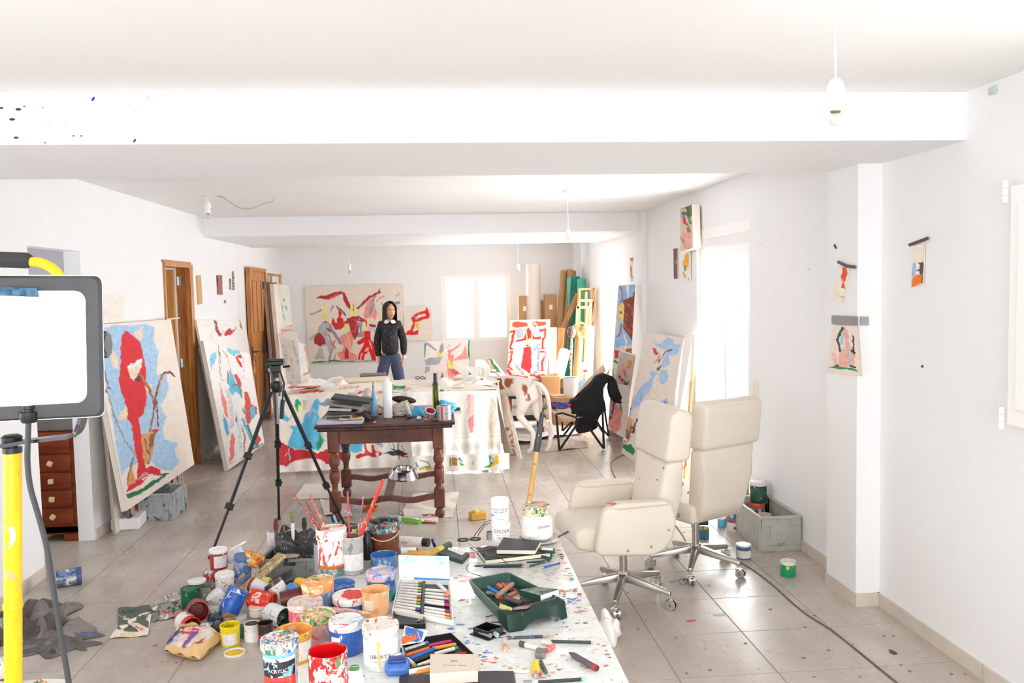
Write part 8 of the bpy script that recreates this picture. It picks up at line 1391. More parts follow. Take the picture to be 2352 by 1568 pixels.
# ================================================================ FAR RIGHT CORNER
KR = M('kraft', 'C79A6A', .8, var=.1)
def k4(zx, zy): return 1100+.2551*zx, 560+.2551*zy
def k5(zx, zy): return 1200+.17857*zx, 780+.17857*zy
def postbox(label, zx0, zx1, zyt, Y, mat=KR, dep=.12, tag_=True):
 a, c = aty(*k4(zx0, zyt), Y), aty(*k4(zx1, zyt), Y); t = thing('cardboard_box', label, 'box', ((a.x+c.x)/2, Y+dep/2, 0)); h = a.z
 B().box((0, 0, h/2), (c.x-a.x, dep, h), bev=.006).done('body', mat, t, smooth=False)
 if tag_: B().box((0, -dep/2-.001, h-.2), (.05, .002, .075)).done('label', MW(), t, smooth=False)
 B().box((0, 0, h+.002), ((c.x-a.x)*.96, dep*.3, .003)).done('tape', mm('B88A58', .5), t, smooth=False); return t
postbox('tall cardboard box with a white label left of the tall white roll', 355, 465, 470, 13.4)
postbox('narrow plain cardboard box right of the tall white roll', 518, 582, 510, 13.45, tag_=False)
postbox('tall cardboard box with a white label right of the white roll', 590, 700, 455, 13.3)
def lean(name, label, cat, a, c, Ya, Yc, r, mat, n=16, square=False, cap=None):
 p, q = aty(*k4(*a), Ya), aty(*k4(*c), Yc)
 if q.z < 0: k_ = (p.z-.01)/(p.z-q.z); q = p.lerp(q, k_)
 t = thing(name, label, cat, q); L = p-q
 if square: B().box((0, 0, 0), (r*2, r, L.length), M4=Matrix.Translation(L/2) @ L.to_track_quat('Z', 'Y').to_matrix().to_4x4(), bev=.003).done('bar', mat, t, smooth=False)
 else: B().cyl(L*0, L, r, n=n).done('tube', mat, t)
 return t
lean('canvas_roll', 'tall white canvas roll standing between the cardboard boxes at the back wall', 'roll', (488, 188), (500, 1500), 13.5, 13.2, .115, M('roll_white', 'F4E8DE', .8, var=.05))
TBR = M('kraft_tube', 'BE9164', .7, var=.15, sc=3)
lean('cardboard_tube', 'leftmost brown cardboard tube leaning in the far corner', 'tube', (762, 242), (690, 1300), 13.4, 12.9, .05, TBR)
lean('cardboard_tube', 'second brown cardboard tube in the far corner, topmost of all', 'tube', (820, 238), (740, 1300), 13.45, 12.9, .06, M('kraft_tube2', 'C9A074', .7, var=.15, sc=3))
lean('cardboard_tube', 'third brown cardboard tube right behind the topmost one', 'tube', (848, 246), (790, 1300), 13.5, 13.0, .05, TBR)
lean('teal_roll', 'pale teal roll leaning in front of the brown tubes in the corner', 'roll', (826, 310), (850, 1200), 13.2, 12.8, .06, mm('6AC4AC', .5))
lean('teal_roll', 'bright teal roll in the middle of the far corner', 'roll', (872, 303), (815, 1250), 13.15, 12.7, .075, M('teal_bright', '0AA79A', .45, var=.3, sc=2, col2='0A5A50'))
lean('teal_roll', 'short teal green roll right of the bright one behind the pine frames', 'roll', (922, 320), (912, 1100), 12.9, 12.6, .065, mm('4AB89A', .5))
lean('wooden_batten', 'brown batten slanting across the teal rolls', 'batten', (893, 450), (640, 1000), 12.6, 12.3, .04, M('batten_brown', 'B87E4E', .6, var=.2), square=True)
lean('wooden_batten', 'pale batten standing between the slanting batten and the goblet painting', 'batten', (745, 760), (700, 1250), 12.3, 12.0, .045, PINE, square=True)
lean('wooden_batten', 'cream batten leaning nearest the goblet painting edge', 'batten', (668, 755), (660, 1200), 12.1, 11.9, .05, mm('F2E8DC', .6), square=True)
t = thing('stretcher_frame', 'tallest pine stretcher frame in the corner by the far glass door', 'frame', aty(*k4(960, 1100), 12.2)); t.location.z = 0
def kf(Y, *seg): return [(aty(*k4(*a), Y), aty(*k4(*c), Y)) for a, c in seg]
def zclamp(S_):
 o = []
 for a, c in S_:
  if c.z < .02: c = a.lerp(c, (a.z-.02)/(a.z-c.z))
  o.append((a, c))
 return o
bars(t, zclamp(kf(12.2, ((895, 408), (1035, 405)), ((905, 400), (880, 1500)), ((965, 430), (955, 1500)), ((1030, 400), (1025, 700)), ((1020, 520), (950, 1250)))), .07)
t = thing('stretcher_frame', 'middle pine stretcher frame leaning before the tallest one', 'frame', aty(*k4(960, 1100), 11.9)); t.location.z = 0
bars(t, zclamp(kf(11.9, ((893, 510), (1015, 508)), ((1005, 500), (975, 1500)), ((900, 500), (860, 1500)), ((893, 700), (1010, 740)))), .065)
t = thing('stretcher_frame', 'front pine stretcher frame, lowest of the three in the corner', 'frame', aty(*k4(940, 1100), 11.6)); t.location.z = 0
bars(t, zclamp(kf(11.6, ((878, 572), (985, 570)), ((975, 560), (935, 1500)), ((888, 560), (850, 1500)))), .065, mat=M('pine_light', 'E9C28E', .6, var=.2, sc=5, col2='D8A868', stretch=(5, 5, .6)))
lean('wooden_batten', 'very pale batten standing right of the front pine frame', 'batten', (1005, 745), (985, 1300), 11.7, 11.5, .05, mm('FBEFD8', .6), square=True)
lean('cardboard_tube', 'thick kraft tube leaning in front of the pine frames', 'tube', (905, 860), (870, 1330), 11.3, 11.1, .055, M('kraft_tube3', 'D8A66E', .7, var=.2, sc=3))
rag('wicker_bundle', 'brown wicker bundle hanging among the pine frames in the corner', 'basket', aty(*k4(900, 850), 11.5), .10, .08, .11, M('wicker', 'B8905E', .8, var=.35, sc=20, bump=.5, bsc=60), 61)
t = thing('white_roll', 'white paper roll leaning left of the colourful stick in the far corner', 'roll', aty(*k4(715, 1190), 11.2)); L = aty(*k4(775, 965), 11.4)-t.location; B().cyl(L*0, L, .075, n=18).done('roll', mm('F6F3F4', .6), t)
t = thing('painted_stick', 'thin stick wound with white, red and yellow in the far corner', 'stick', aty(*k4(822, 1210), 11.0)); t.location.z = .35
P_ = [aty(*k4(*c), 11.0)-t.location for c in ((828, 1210), (828, 1040), (835, 900), (835, 830))]
B().tube(P_, [.012, .018, .02, .012], 8).done('stick', sp('F2EEE6', 'D83A3A', 'E8C84A', '4A9A70', amt=.55, sc=14), t); B().ball(P_[3]+Vector((0, 0, .05)), .07, (.8, .6, 1.2), 7).done('tuft', sp('6A6A5A', 'E8E0D8', 'C85A5A', '3A3A3A', amt=.55, sc=30), t); B().cyl((0, 0, -.35), P_[0], .012).done('post', mm('C8A070', .6), t)
canvas('small canvas with sky-blue and a red dot behind the camp chair', aty(*k4(905, 1062), 10.6), aty(*k4(1028, 1070), 10.6), aty(*k4(1005, 1400), 10.3), aty(*k4(885, 1400), 10.3), 'EBDDD0', Z(1100, 560, .2551, [('A9CBEE', '890,1240 950,1210 990,1260 960,1340 900,1340'), ('E24A2A', '945,1145 965,1140', 16), ('B0B0A0', '950,1180 945,1220', 12), ('E8A070', '920,1230 930,1240', 8)]), depth=.02, step=1.2)
# cardboard boxes on the floor, white bucket, red trolley
def cbox(label, q0, q1, yt, yb, Y, dep, mat=KR, z0=0.):
 a, c = aty(q0, yb, Y), aty(q1, yb, Y); zt = aty(q0, yt, Y).z; t = thing('cardboard_box', label, 'box', ((a.x+c.x)/2, Y+dep/2, z0)); h = zt-z0; B().box((0, 0, h/2), (c.x-a.x, dep, h), bev=.004).done('body', mat, t, smooth=False)
 B().box((0, 0, h+.001), ((c.x-a.x)*.98, .05, .003)).done('tape', mm('B88A58', .5), t, smooth=False); return t
bb_ = cbox('large slanted cardboard box on the floor below the goblet painting', 1244, 1287, 866, 920, 10.9, .4)
cbox('cardboard box half hidden behind the dog below the goblet painting', 1203, 1236, 876, 920, 10.9, .4)
cbox('low cardboard box carrying the white bucket by the camp chair', 1272, 1330, 914, 930, 10.3, .35)
bp = aty(1309, 915, 10.5); t = thing('white_bucket', 'bright white plastic bucket with a blue lip by the camp chair', 'bucket', (bp.x, 10.47, aty(1300, 914, 10.3).z+.004)); hb = .24; rb = 17*10.5/F
B().lathe([(0, 0), (rb*.86, 0), (rb*.88, .01), (rb*.99, hb*.93), (rb*1.04, hb*.94), (rb*1.04, hb), (rb*.97, hb), (rb*.85, .03), (0, .03)], 32).done('body', mm('FCFCFB', .35), t); B().tube(arc([(-rb, -.01, hb*.92), (-rb*.5, -rb, hb*1.02), (rb*.5, -rb, hb*1.0), (rb, 0, hb*.92)], 5), .004, 6).done('handle', mm('6AB0C8', .5), t)
rtb = thing('red_trolley', 'low red metal stand stacked with papers behind the dog', 'stand', (1.0, 10.1, 0))
xl_, xr_ = aty(1172, 950, 9.9).x-1.0, aty(1222, 950, 9.9).x-1.0+.0
RD = mm('B02026', .4)
for x in (xl_, xr_+.12):
 for y in (-.2, .2): B().box((x, y, .22), (.04, .04, .44), bev=.004).done('leg', RD, rtb, smooth=False)
B().box(((xl_+xr_)/2+.06, 0, .45), (xr_-xl_+.2, .46, .03), bev=.004).done('shelf', mm('3A3A3E', .5), rtb, smooth=False); B().box(((xl_+xr_)/2+.06, 0, .2), (xr_-xl_+.2, .46, .05), bev=.004).done('lower_shelf', mm('2E3034', .5), rtb, smooth=False)
for i, (z, h, cc, lab) in enumerate([(.466, .08, 'F4F2F0', 'pile of white papers on top of the low red stand'), (.23, .09, 'F6F5F3', 'pile of white papers on the lower shelf of the red stand')]):
 o = B().box((0, 0, h/2), (.5, .4, h), rot=(0, 0, .06), bev=.003).done('paper_pile', M('paper_pile', 'F4F2F0', .7, var=.08, sc=60, stretch=(.2, .2, 6)), None, smooth=False, loc=(1.02, 10.1, z)); tag(o, lab, 'papers')
rag('cloth_bundle', 'small beige and red cloth bundle on the papers behind the dog', 'cloth', (.86, 10.0, .55), .09, .07, .06, sp('E8D8C4', 'C8503C', 'A88A70', amt=.4), 66)
flat('round_painted_cloth', 'round painted cloth lying on the floor under the camp chair', 'cloth', [(1262, 1000), (1345, 992), (1350, 1028), (1258, 1038)], 'D8C8B8', Z(1200, 780, .17857, [('A89A8C', '280,1300 560,1230 860,1260', 16, .6), ('4A8A6A', '770,1310 800,1310', 14), ('E8C060', '740,1285 790,1275', 12), ('F0E8E0', '400,1350 700,1320', 30, .5)]), amp=.01)
for i, (q, lab, cc) in enumerate([([(1175, 975), (1290, 965), (1300, 990), (1180, 1002)], 'big white sheet lying on the floor behind the dog legs', 'F6F3F0'), ([(1215, 985), (1330, 975), (1340, 1000), (1225, 1012)], 'white sheet with red and blue specks lying beside the camp chair', 'F2EEEA'), ([(1150, 1000), (1240, 992), (1245, 1018), (1160, 1024)], 'greyish folded sheet between the dog and the leaning canvas', 'D8CCC0')]):
 flat('floor_sheet', lab, 'sheet', q, cc, Z(1200, 780, .17857, [('D86A60', '560,1130 620,1140', 10, .6), ('6A8AC8', '380,1270 400,1275', 10, .6), ('B8A898', '300,1180 700,1170', 8, .5)]), amp=.02, z=.012*(i+1), ph=i)
# canvas leaning at the end of the draped table
canvas('white-edged canvas with rusty stains leaning at the right end of the draped table', (aty(1137, 902, 9.1)), (aty(1163, 905, 8.95)), fl(1198, 1059, .0), fl(1160, 1046, .0), 'E2D2C4', Z(1000, 840, 280/1626, [('B8786A', '930,850 1000,830 1040,1100 1060,1180 960,1180 900,1000', 40, .6), ('8A6A5C', '950,820 1000,900 960,1000', 20, .6), ('F4F0EA', '900,380 930,380 1130,1270', 30)]), depth=.02, step=1.4)
# ================================================================ SKINNED FIGURES
def skinned(verts, edges, root=0, sub=2, loc=(0, 0, 0)):
 """verts: name -> (pos, rx, ry). returns evaluated bmesh-ready mesh"""
 ks = list(verts); ix = {k_: i for i, k_ in enumerate(ks)}; o0 = Vector(loc)
 me = bpy.data.meshes.new('sk'); me.from_pydata([tuple(Vector(verts[k_][0])-o0) for k_ in ks], [(ix[a], ix[c]) for a, c in edges], []); o = bpy.data.objects.new('sk', me); C.objects.link(o)
 o.modifiers.new('s', 'SKIN'); md = o.modifiers.new('d', 'SUBSURF'); md.levels = sub; md.render_levels = sub
 sv = me.skin_vertices[0].data
 for k_ in ks: v = verts[k_]; sv[ix[k_]].radius = (v[1], v[2] if len(v) > 2 else v[1])
 sv[root].use_root = True
 for i in range(len(ks)):
  if i != root: sv[i].use_root = False
 bpy.context.view_layer.update(); dg = bpy.context.evaluated_depsgraph_get(); m2 = bpy.data.meshes.new_from_object(o.evaluated_get(dg)); bpy.data.objects.remove(o); bpy.data.meshes.remove(me)
 bm = bmesh.new(); bm.from_mesh(m2); bd_ = [e for e in bm.edges if e.is_boundary]
 if bd_: f_ = bmesh.ops.holes_fill(bm, edges=bd_, sides=0)['faces']; bmesh.ops.poke(bm, faces=f_)
 bmesh.ops.recalc_face_normals(bm, faces=bm.faces); bm.to_mesh(m2); bm.free()
 for p in m2.polygons: p.use_smooth = True
 return m2
def addmesh(name, me, mat, parent, loc=None):
 me.name = name; me.materials.clear(); me.materials.append(mat); o = bpy.data.objects.new(name, me); C.objects.link(o)
 if parent: o.parent = parent
 if loc is not None: o.location = loc
 return o
# ---- the dog: rump towards the camera, head lowered behind the draped table
dr = Vector((.97, 8.78, 0)); ds_ = Vector((.40, 9.36, 0)); ax = (ds_-dr).normalized(); sd = Vector((-ax.y, ax.x, 0))  # sd: dog's left = towards camera-left
def dp(a, s, z): q = dr+ax*a+sd*s; return (q.x, q.y, z)
V = {'hip': (dp(.06, 0, .70), .105, .125), 'rump': (dp(-.06, 0, .69), .07, .09), 'loin': (dp(.26, 0, .715), .085, .105), 'ribs': (dp(.48, 0, .66), .10, .145), 'chest': (dp(.66, 0, .64), .095, .16), 'neck1': (dp(.80, 0, .70), .075, .09), 'neck2': (dp(.95, 0, .70), .06, .07), 'head': (dp(1.08, 0, .66), .065, .07), 'snout1': (dp(1.19, 0, .60), .042, .045), 'snout2': (dp(1.28, 0, .56), .032, .034)}
Ed = [('hip', 'rump'), ('hip', 'loin'), ('loin', 'ribs'), ('ribs', 'chest'), ('chest', 'neck1'), ('neck1', 'neck2'), ('neck2', 'head'), ('head', 'snout1'), ('snout1', 'snout2')]
for s, n in ((.085, 'l'), (-.085, 'r')):
 o_ = 0 if n == 'l' else -.10
 V.update({n+'th': (dp(.02+o_*.3, s, .56), .075, .085), n+'kn': (dp(.10+o_, s*1.05, .40), .045, .05), n+'hk': (dp(-.09+o_, s, .24), .026, .03), n+'pa': (dp(-.06+o_, s, .07), .02, .022), n+'ft': (dp(-.01+o_, s, .028), .028, .024), n+'sh': (dp(.66, s, .50), .05, .06), n+'el': (dp(.62, s, .36), .033, .035), n+'wr': (dp(.66, s, .18), .022, .024), n+'fp': (dp(.66, s, .05), .02, .022), n+'ff': (dp(.72, s, .027), .027, .024)})
 Ed += [('hip', n+'th'), (n+'th', n+'kn'), (n+'kn', n+'hk'), (n+'hk', n+'pa'), (n+'pa', n+'ft'), ('chest', n+'sh'), (n+'sh', n+'el'), (n+'el', n+'wr'), (n+'wr', n+'fp'), (n+'fp', n+'ff')]
dog = thing('dog', 'white dog with brown patches standing with its rump to the camera beside the draped table', 'dog', dr)
me = skinned(V, Ed, 0, 3, dr)
P_ = np.empty(len(me.vertices)*3, np.float32); me.vertices.foreach_get('co', P_); P_ = P_.reshape(-1, 3)+np.array(dr); px_, py_ = pr(P_)
col = np.tile(np.array(srgb('F1E6DE')), (len(px_), 1)); wxx = px_+(vnoise(px_/3, py_/3, 0)-.5)*4; wyy = py_+(vnoise(px_/3, py_/3, 1)-.5)*4
for cx, cy, rx_, ry_ in ((1143, 877, 11, 9), (1151, 891, 8, 6), (1168, 878, 10, 11), (1129, 886, 7, 10), (1207, 894, 6, 13), (1214, 914, 5, 9), (1062, 872, 12, 7), (1045, 870, 10, 8)): col[((wxx-cx)/rx_)**2+((wyy-cy)/ry_)**2 < 1] = srgb('A05A38')
g_ = P_ @ np.array([ax.x, ax.y, 0]); col[g_ > (dr.dot(ax)+.98)] = srgb('A05A38')
fur = VC('dog_coat', .8, .1); body = addmesh('body', me, fur, dog); setcol(body, col)
tl = [dp(-.03, 0, .74), dp(-.12, 0, .73), dp(-.19, -.02, .64), dp(-.20, -.05, .50), dp(-.20, -.06, .36), dp(-.24, -.05, .26), dp(-.28, .0, .215), dp(-.27, .06, .19)]
o = B().tube([Vector(p)-dr for p in arc(tl, 4)], [max(.008, .028-.0008*i) for i in range(29)], 10).done('tail', M('tail_white', 'F3E8E2', .8), dog)
for s in (-1, 1):
 B().tube([Vector(dp(1.04, s*.05, .70))-dr, Vector(dp(1.02, s*.085, .65))-dr, Vector(dp(1.05, s*.09, .58))-dr], [.02, .03, .012], 8).done('ear', mm('8A4A2C', .8), dog)
 B().ball(Vector(dp(1.13, s*.042, .675))-dr, .010, n=6).done('eye', mm('1A1412', .2), dog)
B().ball(Vector(dp(1.305, 0, .565))-dr, .018, n=6).done('nose', mm('2A2020', .4), dog)
# ---- the person
PY = 10.95
def pp(zx, zy, dy=0): return aty(820+zx*.13389, 680+zy*.1339, PY+dy)
per = thing('person', 'person with long dark hair in black sweater and blue jeans before the big painting', 'person', (pp(560, 1000).x, PY, 0)); pl_ = per.location.copy()
hb_c, wr_l, wr_r, el_l, el_r = pp(556, 960), pp(370, 1065, -.02), pp(805, 1035, .02), pp(345, 760, .03), pp(795, 740, .05)
sh_l, sh_r = pp(415, 485, 0), pp(705, 480, .02); nk = pp(558, 415, .01); hd_b = pp(562, 330, 0)
fL = Vector((pp(230, 1900).x, PY-.03, .05)); fR = Vector((pp(860, 1900).x, PY+.05, .05)); hpL, hpR = pp(490, 1075), pp(655, 1070, .02); kL = hpL.lerp(fL, .52)+Vector((.01, -.05, .0)); kR = hpR.lerp(fR, .52)+Vector((-.0, -.04, 0))
def chain(pre, P, R): return {pre+str(i): (tuple(p), r[0], r[1] if isinstance(r, tuple) and len(r) > 1 else r[0]) if isinstance(r, tuple) else (tuple(p), r) for i, (p, r) in enumerate(zip(P, R))}
V = {'pel': (pp(570, 1010, .01), .08, .065), 'wai': (pp(562, 860, .01), .07, .055), 'che': (pp(558, 640, .01), .105, .08), 'top': (pp(558, 480, .01), .085, .055), 'nk': (nk, .036), 'hb': (hd_b, .04)}
Ed = [('pel', 'wai'), ('wai', 'che'), ('che', 'top'), ('top', 'nk'), ('nk', 'hb')]
for n, sh, el, wr, hp_, kn, ft in (('l', sh_l, el_l, wr_l, hpL, kL, fL), ('r', sh_r, el_r, wr_r, hpR, kR, fR)):
 s = -1 if n == 'l' else 1; pd = Vector((.012*(-s), -.01, -.05)); pm = wr+pd;
 V.update({n+'s': (sh, .048), n+'e': (el, .034), n+'w': (wr, .02), n+'p': (pm, .026, .017), n+'h': (hp_, .078), n+'k': (kn, .05), n+'a': (ft+Vector((0, .02, .04)), .034), n+'t': (ft+Vector((.03*s, -.13, -.015)), .032, .024)})
 Ed += [('top', n+'s'), (n+'s', n+'e'), (n+'e', n+'w'), (n+'w', n+'p'), ('pel', n+'h'), (n+'h', n+'k'), (n+'k', n+'a'), (n+'a', n+'t')]
 for j, (o_, ln) in enumerate(((-.022, .058), (-.008, .068), (.007, .063), (.02, .05))):
  b0 = pm+Vector((o_*.5, o_*.9, -.018)); b1 = b0+Vector((.0, -.002, -ln*.5)); b2 = b1+Vector((-s*.006, -.012, -ln*.45)); V.update({n+'f%da' % j: (b0, .0095), n+'f%db' % j: (b1, .0085), n+'f%dc' % j: (b2, .007)}); Ed += [(n+'p', n+'f%da' % j), (n+'f%da' % j, n+'f%db' % j), (n+'f%db' % j, n+'f%dc' % j)]
 th0 = pm+Vector((-s*.022, -.022, .012)); th1 = th0+Vector((-s*.012, -.014, -.03)); V.update({n+'ta': (th0, .010), n+'tb': (th1, .008)}); Ed += [(n+'p', n+'ta'), (n+'ta', n+'tb')]
SKIN = M('skin', 'E4AC8C', .5, var=.06, sc=10)
addmesh('body', skinned(V, Ed, 0, 1, pl_), SKIN, per)
BLKS = SP('paint_flecked_sweater', '26272A', ['3A3C40', '7A7A7E', '5A6070', 'B8A8A8'], .34, 40, .9, (1, 1, 1), 5)
Vs = {'pel': (pp(574, 1035, .01), .17, .12), 'wai': (pp(568, 840, .01), .20, .12), 'che': (pp(558, 650, .01), .19, .115), 'top': (pp(558, 500, .01), .10, .062), 'nk': (pp(558, 445, .01), .05, .045)}
Es = [('pel', 'wai'), ('wai', 'che'), ('che', 'top'), ('top', 'nk')]
for n, sh, el, wr in (('l', sh_l, el_l, wr_l), ('r', sh_r, el_r, wr_r)):
 Vs.update({n+'s': (sh, .062), n+'e': (el, .052), n+'m': (el.lerp(wr, .6), .047), n+'w': (wr+Vector((0, 0, .012)), .036)}); Es += [('top', n+'s'), (n+'s', n+'e'), (n+'e', n+'m'), (n+'m', n+'w')]
sw_ = addmesh('sweater', skinned(Vs, Es, 0, 2, pl_), BLKS, per)
B().ball(pp(672, 655, -.105)-pl_, .012, (1, .3, 1), 6).done('blue_fleck', mm('5A78D8', .5), sw_)
B().tube([(wr_r+Vector((0, 0, .0)))-pl_, (wr_r+Vector((0, 0, -.02)))-pl_], [.033, .031], 14).done('shirt_cuff', MW(), sw_)
JN = SP('flecked_jeans', '4E5878', ['3A4258', '7A86A0', 'B8C0C8', '8A7A78'], .26, 50, .9, (1, 1, .6), 7)
Vt = {'pel': (pp(572, 1020, .01), .13, .11), 'wst': (pp(570, 940, .01), .13, .10)}; Et = [('pel', 'wst')]
for n, hp_, kn, ft in (('l', hpL, kL, fL), ('r', hpR, kR, fR)): Vt.update({n+'h': (hp_, .09), n+'q': (hp_.lerp(kn, .5), .08), n+'k': (kn, .062), n+'a': (ft+Vector((0, .02, .08)), .055)}); Et += [('pel', n+'h'), (n+'h', n+'q'), (n+'q', n+'k'), (n+'k', n+'a')]
addmesh('jeans', skinned(Vt, Et, 0, 2, pl_), JN, per)
for s, ft in ((-1, fL), (1, fR)): B().ball(ft+Vector((.015*s, -.06, 0))-pl_, .05, (.95, 2.3, .95), 10).done('shoe', mm('3A3634', .6), per)
# head, face and hair
hc = pp(562, 262, -.005)-pl_; ha = .42; RH = Matrix.Translation(hc) @ Matrix.Rotation(ha, 4, 'Z')
b = B(); g = bmesh.ops.create_uvsphere(b.bm, u_segments=32, v_segments=22, radius=1)['verts']
for v in g:
 x, y, z = v.co; f_ = 1
 if z < 0: f_ = 1-.30*z*z-.10*max(0, -y)*(-z)
 q = Vector((x*.067*f_, y*.085*(1 if y > 0 else 1-.05*(-z if z < 0 else 0)), z*.105))
 if y < -.5: # nose, brow, mouth, chin relief on the front (-y)
  nz = math.exp(-((x/.13)**2))*math.exp(-(((z+.18)/.17)**2)); q.y -= .020*nz
  q.y += .007*math.exp(-(((abs(x)-.33)/.16)**2))*math.exp(-(((z-.08)/.10)**2)); q.y -= .006*math.exp(-(x/.2)**2)*math.exp(-(((z+.52)/.07)**2)); q.y -= .006*math.exp(-(x/.22)**2)*math.exp(-(((z+.8)/.12)**2))
 v.co = RH @ q
head = b.done('head', SKIN, per, ang=80)
for s in (-1, 1):
 B().ball(RH @ Vector((s*.026, -.0715, .008)), .0105, (1.2, .6, .7), 8).done('eye', mm('F2EEEA', .3), head); B().ball(RH @ Vector((s*.026, -.0775, .008)), .0052, (1, .5, 1), 6).done('iris', mm('2E1E16', .3), head)
 B().tube([RH @ Vector((s*.012, -.079, .024)), RH @ Vector((s*.027, -.078, .029)), RH @ Vector((s*.042, -.068, .024))], .0032, 6).done('eyebrow', mm('2A1C16', .8), head)
 B().ball(RH @ Vector((s*.067, .008, -.005)), .02, (.35, .7, 1.15), 8).done('ear', SKIN, head)
B().ball(RH @ Vector((0, -.0805, -.052)), .019, (1, .35, .33), 8).done('lips', mm('B85A50', .4), head)
HR = M('dark_hair', '2E2220', .5, var=.4, sc=60, stretch=(4, 4, .4), col2='1A1210')
RH2 = RH
def hairfn(u, v):
 a = -pi*.70+u*pi*1.40+pi/2  # opening towards -y
 if v < .42:
  t_ = v/.42; ph = t_*pi/2; r_ = math.sin(ph); x, y, z = .079*r_*math.cos(a), .099*r_*math.sin(a), .035+.088*math.cos(ph)
 else:
  t_ = (v-.42)/.58; w_ = 1+.10*t_-.1*max(0, math.sin(a))*t_; x, y, z = .079*w_*math.cos(a), .099*math.sin(a)*(1-.1*t_)+(.012*t_), .035-.24*t_-.02*math.sin(a*9)*t_
 k_ = 1+.02*math.sin(a*23); return tuple(RH2 @ Vector((x*k_, y*k_, z)))
B().grid(hairfn, 60, 26, thick=.012).done('hair', HR, per, ang=80)
for s in (-1, 1):
 o_ = B().grid(lambda u, v: tuple(RH2 @ Vector((s*(.004+.066*u+.010*math.sin(u*pi)), -.080+.06*u*u-.006, .108-.05*u**1.6-.022*v*(.3+u)))), 14, 6, thick=.008).done('hair_parting', HR, per, ang=80)
cN = pp(562, 432, -.085)-pl_
for s in (-1, 1): B().prism([cN+Vector((s*.004, -.022, .008)), cN+Vector((s*.055, -.004, .022)), cN+Vector((s*.078, -.006, -.012)), cN+Vector((s*.05, -.02, -.03)), cN+Vector((s*.02, -.028, -.02))], (0, .012, 0), bev=.003).done('collar', MW(), per)
B().cyl(nk-pl_-Vector((0, 0, .045)), hc+Vector((0, .01, -.06)), .036, .034, n=16).done('neck', SKIN, per)
# ================================================================ CAMP CHAIR WITH JACKET
cc_ = thing('camp_chair', 'folding camp chair with black tube frame and sand coloured fabric', 'chair', (1.55, 9.1, 0)); cl_ = cc_.location
YA, YB_ = 8.83, 9.55
def c5(zx, zy, Y): return aty(*k5(zx, zy), Y)-cl_
FT = mm('1C1D20', .4)
def fixz(p, z=.012): return Vector((p.x, p.y, max(z, p.z)))
for P_ in ([c5(435, 955, YA), fixz(c5(475, 1440, YA))], [fixz(c5(475, 1440, YA)), c5(695, 1095, YA)], [c5(435, 955, YA), c5(515, 942, YA), c5(700, 1000, YA)], [c5(695, 1095, YA), c5(720, 1030, YA)], [c5(870, 1150, YA), fixz(c5(1045, 1425, YA))], [c5(1030, 920, YA), fixz(c5(1048, 1425, YA))], [c5(940, 1020, YA), c5(1030, 1180, YA)]): B().tube(P_, .0125, 8).done('frame_tube', FT, cc_)
for P_ in ([c5(515, 1170, YB_), c5(512, 1060, YB_)], [c5(515, 1170, YB_), c5(640, 1050, YB_)], [c5(1065, 960, YB_), fixz(c5(1110, 1235, YB_))], [fixz(c5(515, 1250, YB_)), c5(660, 1060, YB_)], [fixz(c5(1110, 1235, YB_)), c5(960, 1080, YB_)], [c5(990, 600, YB_-.2), c5(1030, 960, YB_-.2)], [c5(1010, 600, YB_), c5(1065, 960, YB_)]): B().tube(P_, .0115, 8).done('frame_tube', FT, cc_)
FB = M('sand_fabric', 'D3B496', .85, var=.08)
def quadsheet(name, P, mat, parent, sag=.03, nu=16, nv=12, th=.004):
 P = [Vector(p) for p in P]; n = (P[1]-P[0]).cross(P[3]-P[0]).normalized()
 return B().grid(lambda u, v: P[0].lerp(P[1], u).lerp(P[3].lerp(P[2], u), v)-n*sag*math.sin(pi*u)*math.sin(pi*v), nu, nv, thick=th).done(name, mat, parent)
quadsheet('seat_fabric', [c5(330, 900, YA), c5(700, 1010, YA), c5(1000, 930, YB_), c5(450, 800, YB_)], FB, cc_, .05)
quadsheet('front_flap', [c5(225, 850, YA+.1), c5(360, 905, YA), c5(500, 1010, YA-.02), c5(690, 1030, YA-.02)], FB, cc_, .0)
quadsheet('front_flap', [c5(340, 900, YA), c5(690, 960, YA), c5(680, 1050, YA), c5(520, 1040, YA)], FB, cc_, .0)
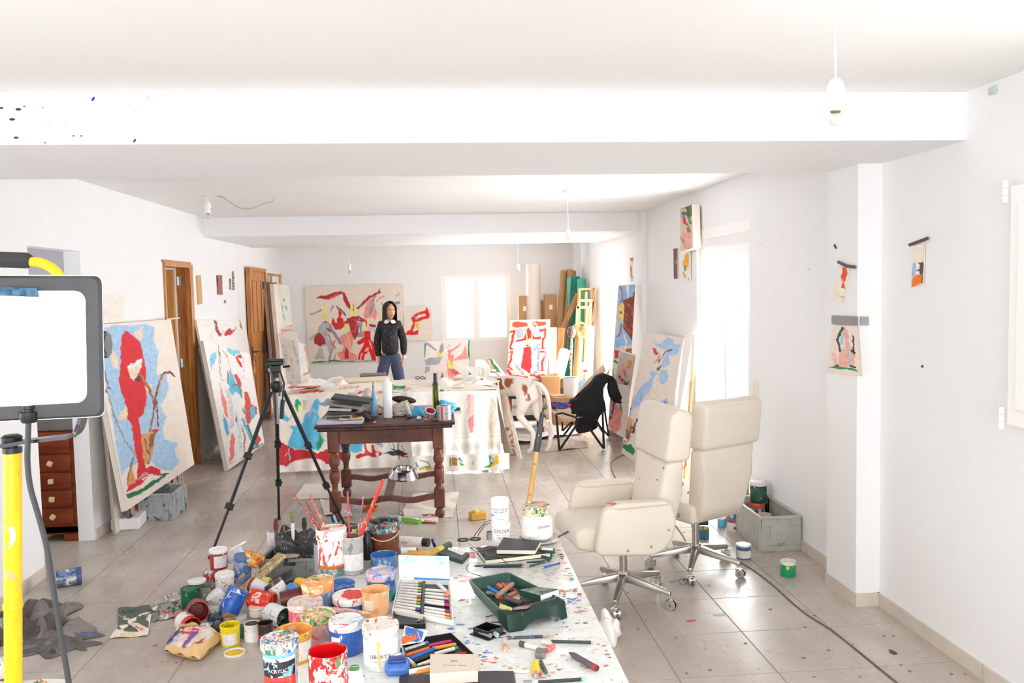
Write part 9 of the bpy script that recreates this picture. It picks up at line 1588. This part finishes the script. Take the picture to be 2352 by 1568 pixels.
quadsheet('head_rest', [c5(215, 830, YA+.15), c5(330, 800, YA+.3), c5(345, 870, YA+.1), c5(290, 905, YA+.05)], sp('6A7264', '4A5248', 'A8B0A0', amt=.4), cc_, .02)
quadsheet('back_fabric', [c5(740, 760, YA+.35), c5(640, 770, YB_), c5(1040, 315, YB_+.1), c5(1075, 400, YA+.45)], FB, cc_, .04)
quadsheet('back_fabric', [c5(1000, 610, YA+.30), c5(1060, 620, YB_), c5(1140, 350, YB_+.1), c5(1110, 400, YA+.40)], M('sand_fabric2', 'D9BB9C', .85), cc_, .02)
def slabpoly(name, P, Y, th, mat, parent, o0, bev=.02, dis=.012, label=None):
 b = B(); b.prism([aty(*k5(*p), Y)-o0 for p in P], (0, th, 0), bev=bev, seg=3); bmesh.ops.triangulate(b.bm, faces=[f for f in b.bm.faces if len(f.verts) > 4]); bmesh.ops.subdivide_edges(b.bm, edges=[e for e in b.bm.edges if e.calc_length() > .05], cuts=3, use_grid_fill=True)
 b.mod(lambda c: c+Vector((0, dis*math.sin(c.x*31+c.z*17)+dis*.6*math.sin(c.z*57+c.x*9), 0))); return b.done(name, mat, parent, ang=70)
jk = thing('black_jacket', 'black jacket thrown over the back of the camp chair with one sleeve hanging', 'jacket', aty(*k5(900, 900), 9.0)); JB = M('black_wool', '232326', .95, var=.15, sc=20, bump=.3, bsc=200)
slabpoly('body', [(1060, 430), (1130, 470), (1090, 560), (1010, 640), (1060, 780), (1085, 930), (965, 965), (975, 1130), (905, 1180), (710, 1215), (690, 985), (625, 880), (635, 780), (745, 760), (850, 620), (960, 480)], 8.98, .16, JB, jk, jk.location, bev=.025)
slabpoly('sleeve', [(1110, 455), (1160, 465), (1215, 520), (1240, 640), (1250, 760), (1288, 800), (1270, 828), (1180, 812), (1120, 720), (1105, 600), (1115, 520)], 9.0, .10, JB, jk, jk.location, bev=.025)
rag('folded_clothes', 'blue and red clothes bundled on the camp chair seat', 'clothes', aty(*k5(480, 880), 9.05), .13, .1, .045, sp('1F5FA8', 'D85A7A', '2A4A3A', 'E83A50', '1A3A6A', amt=.6, sc=10, r=.8), 71)
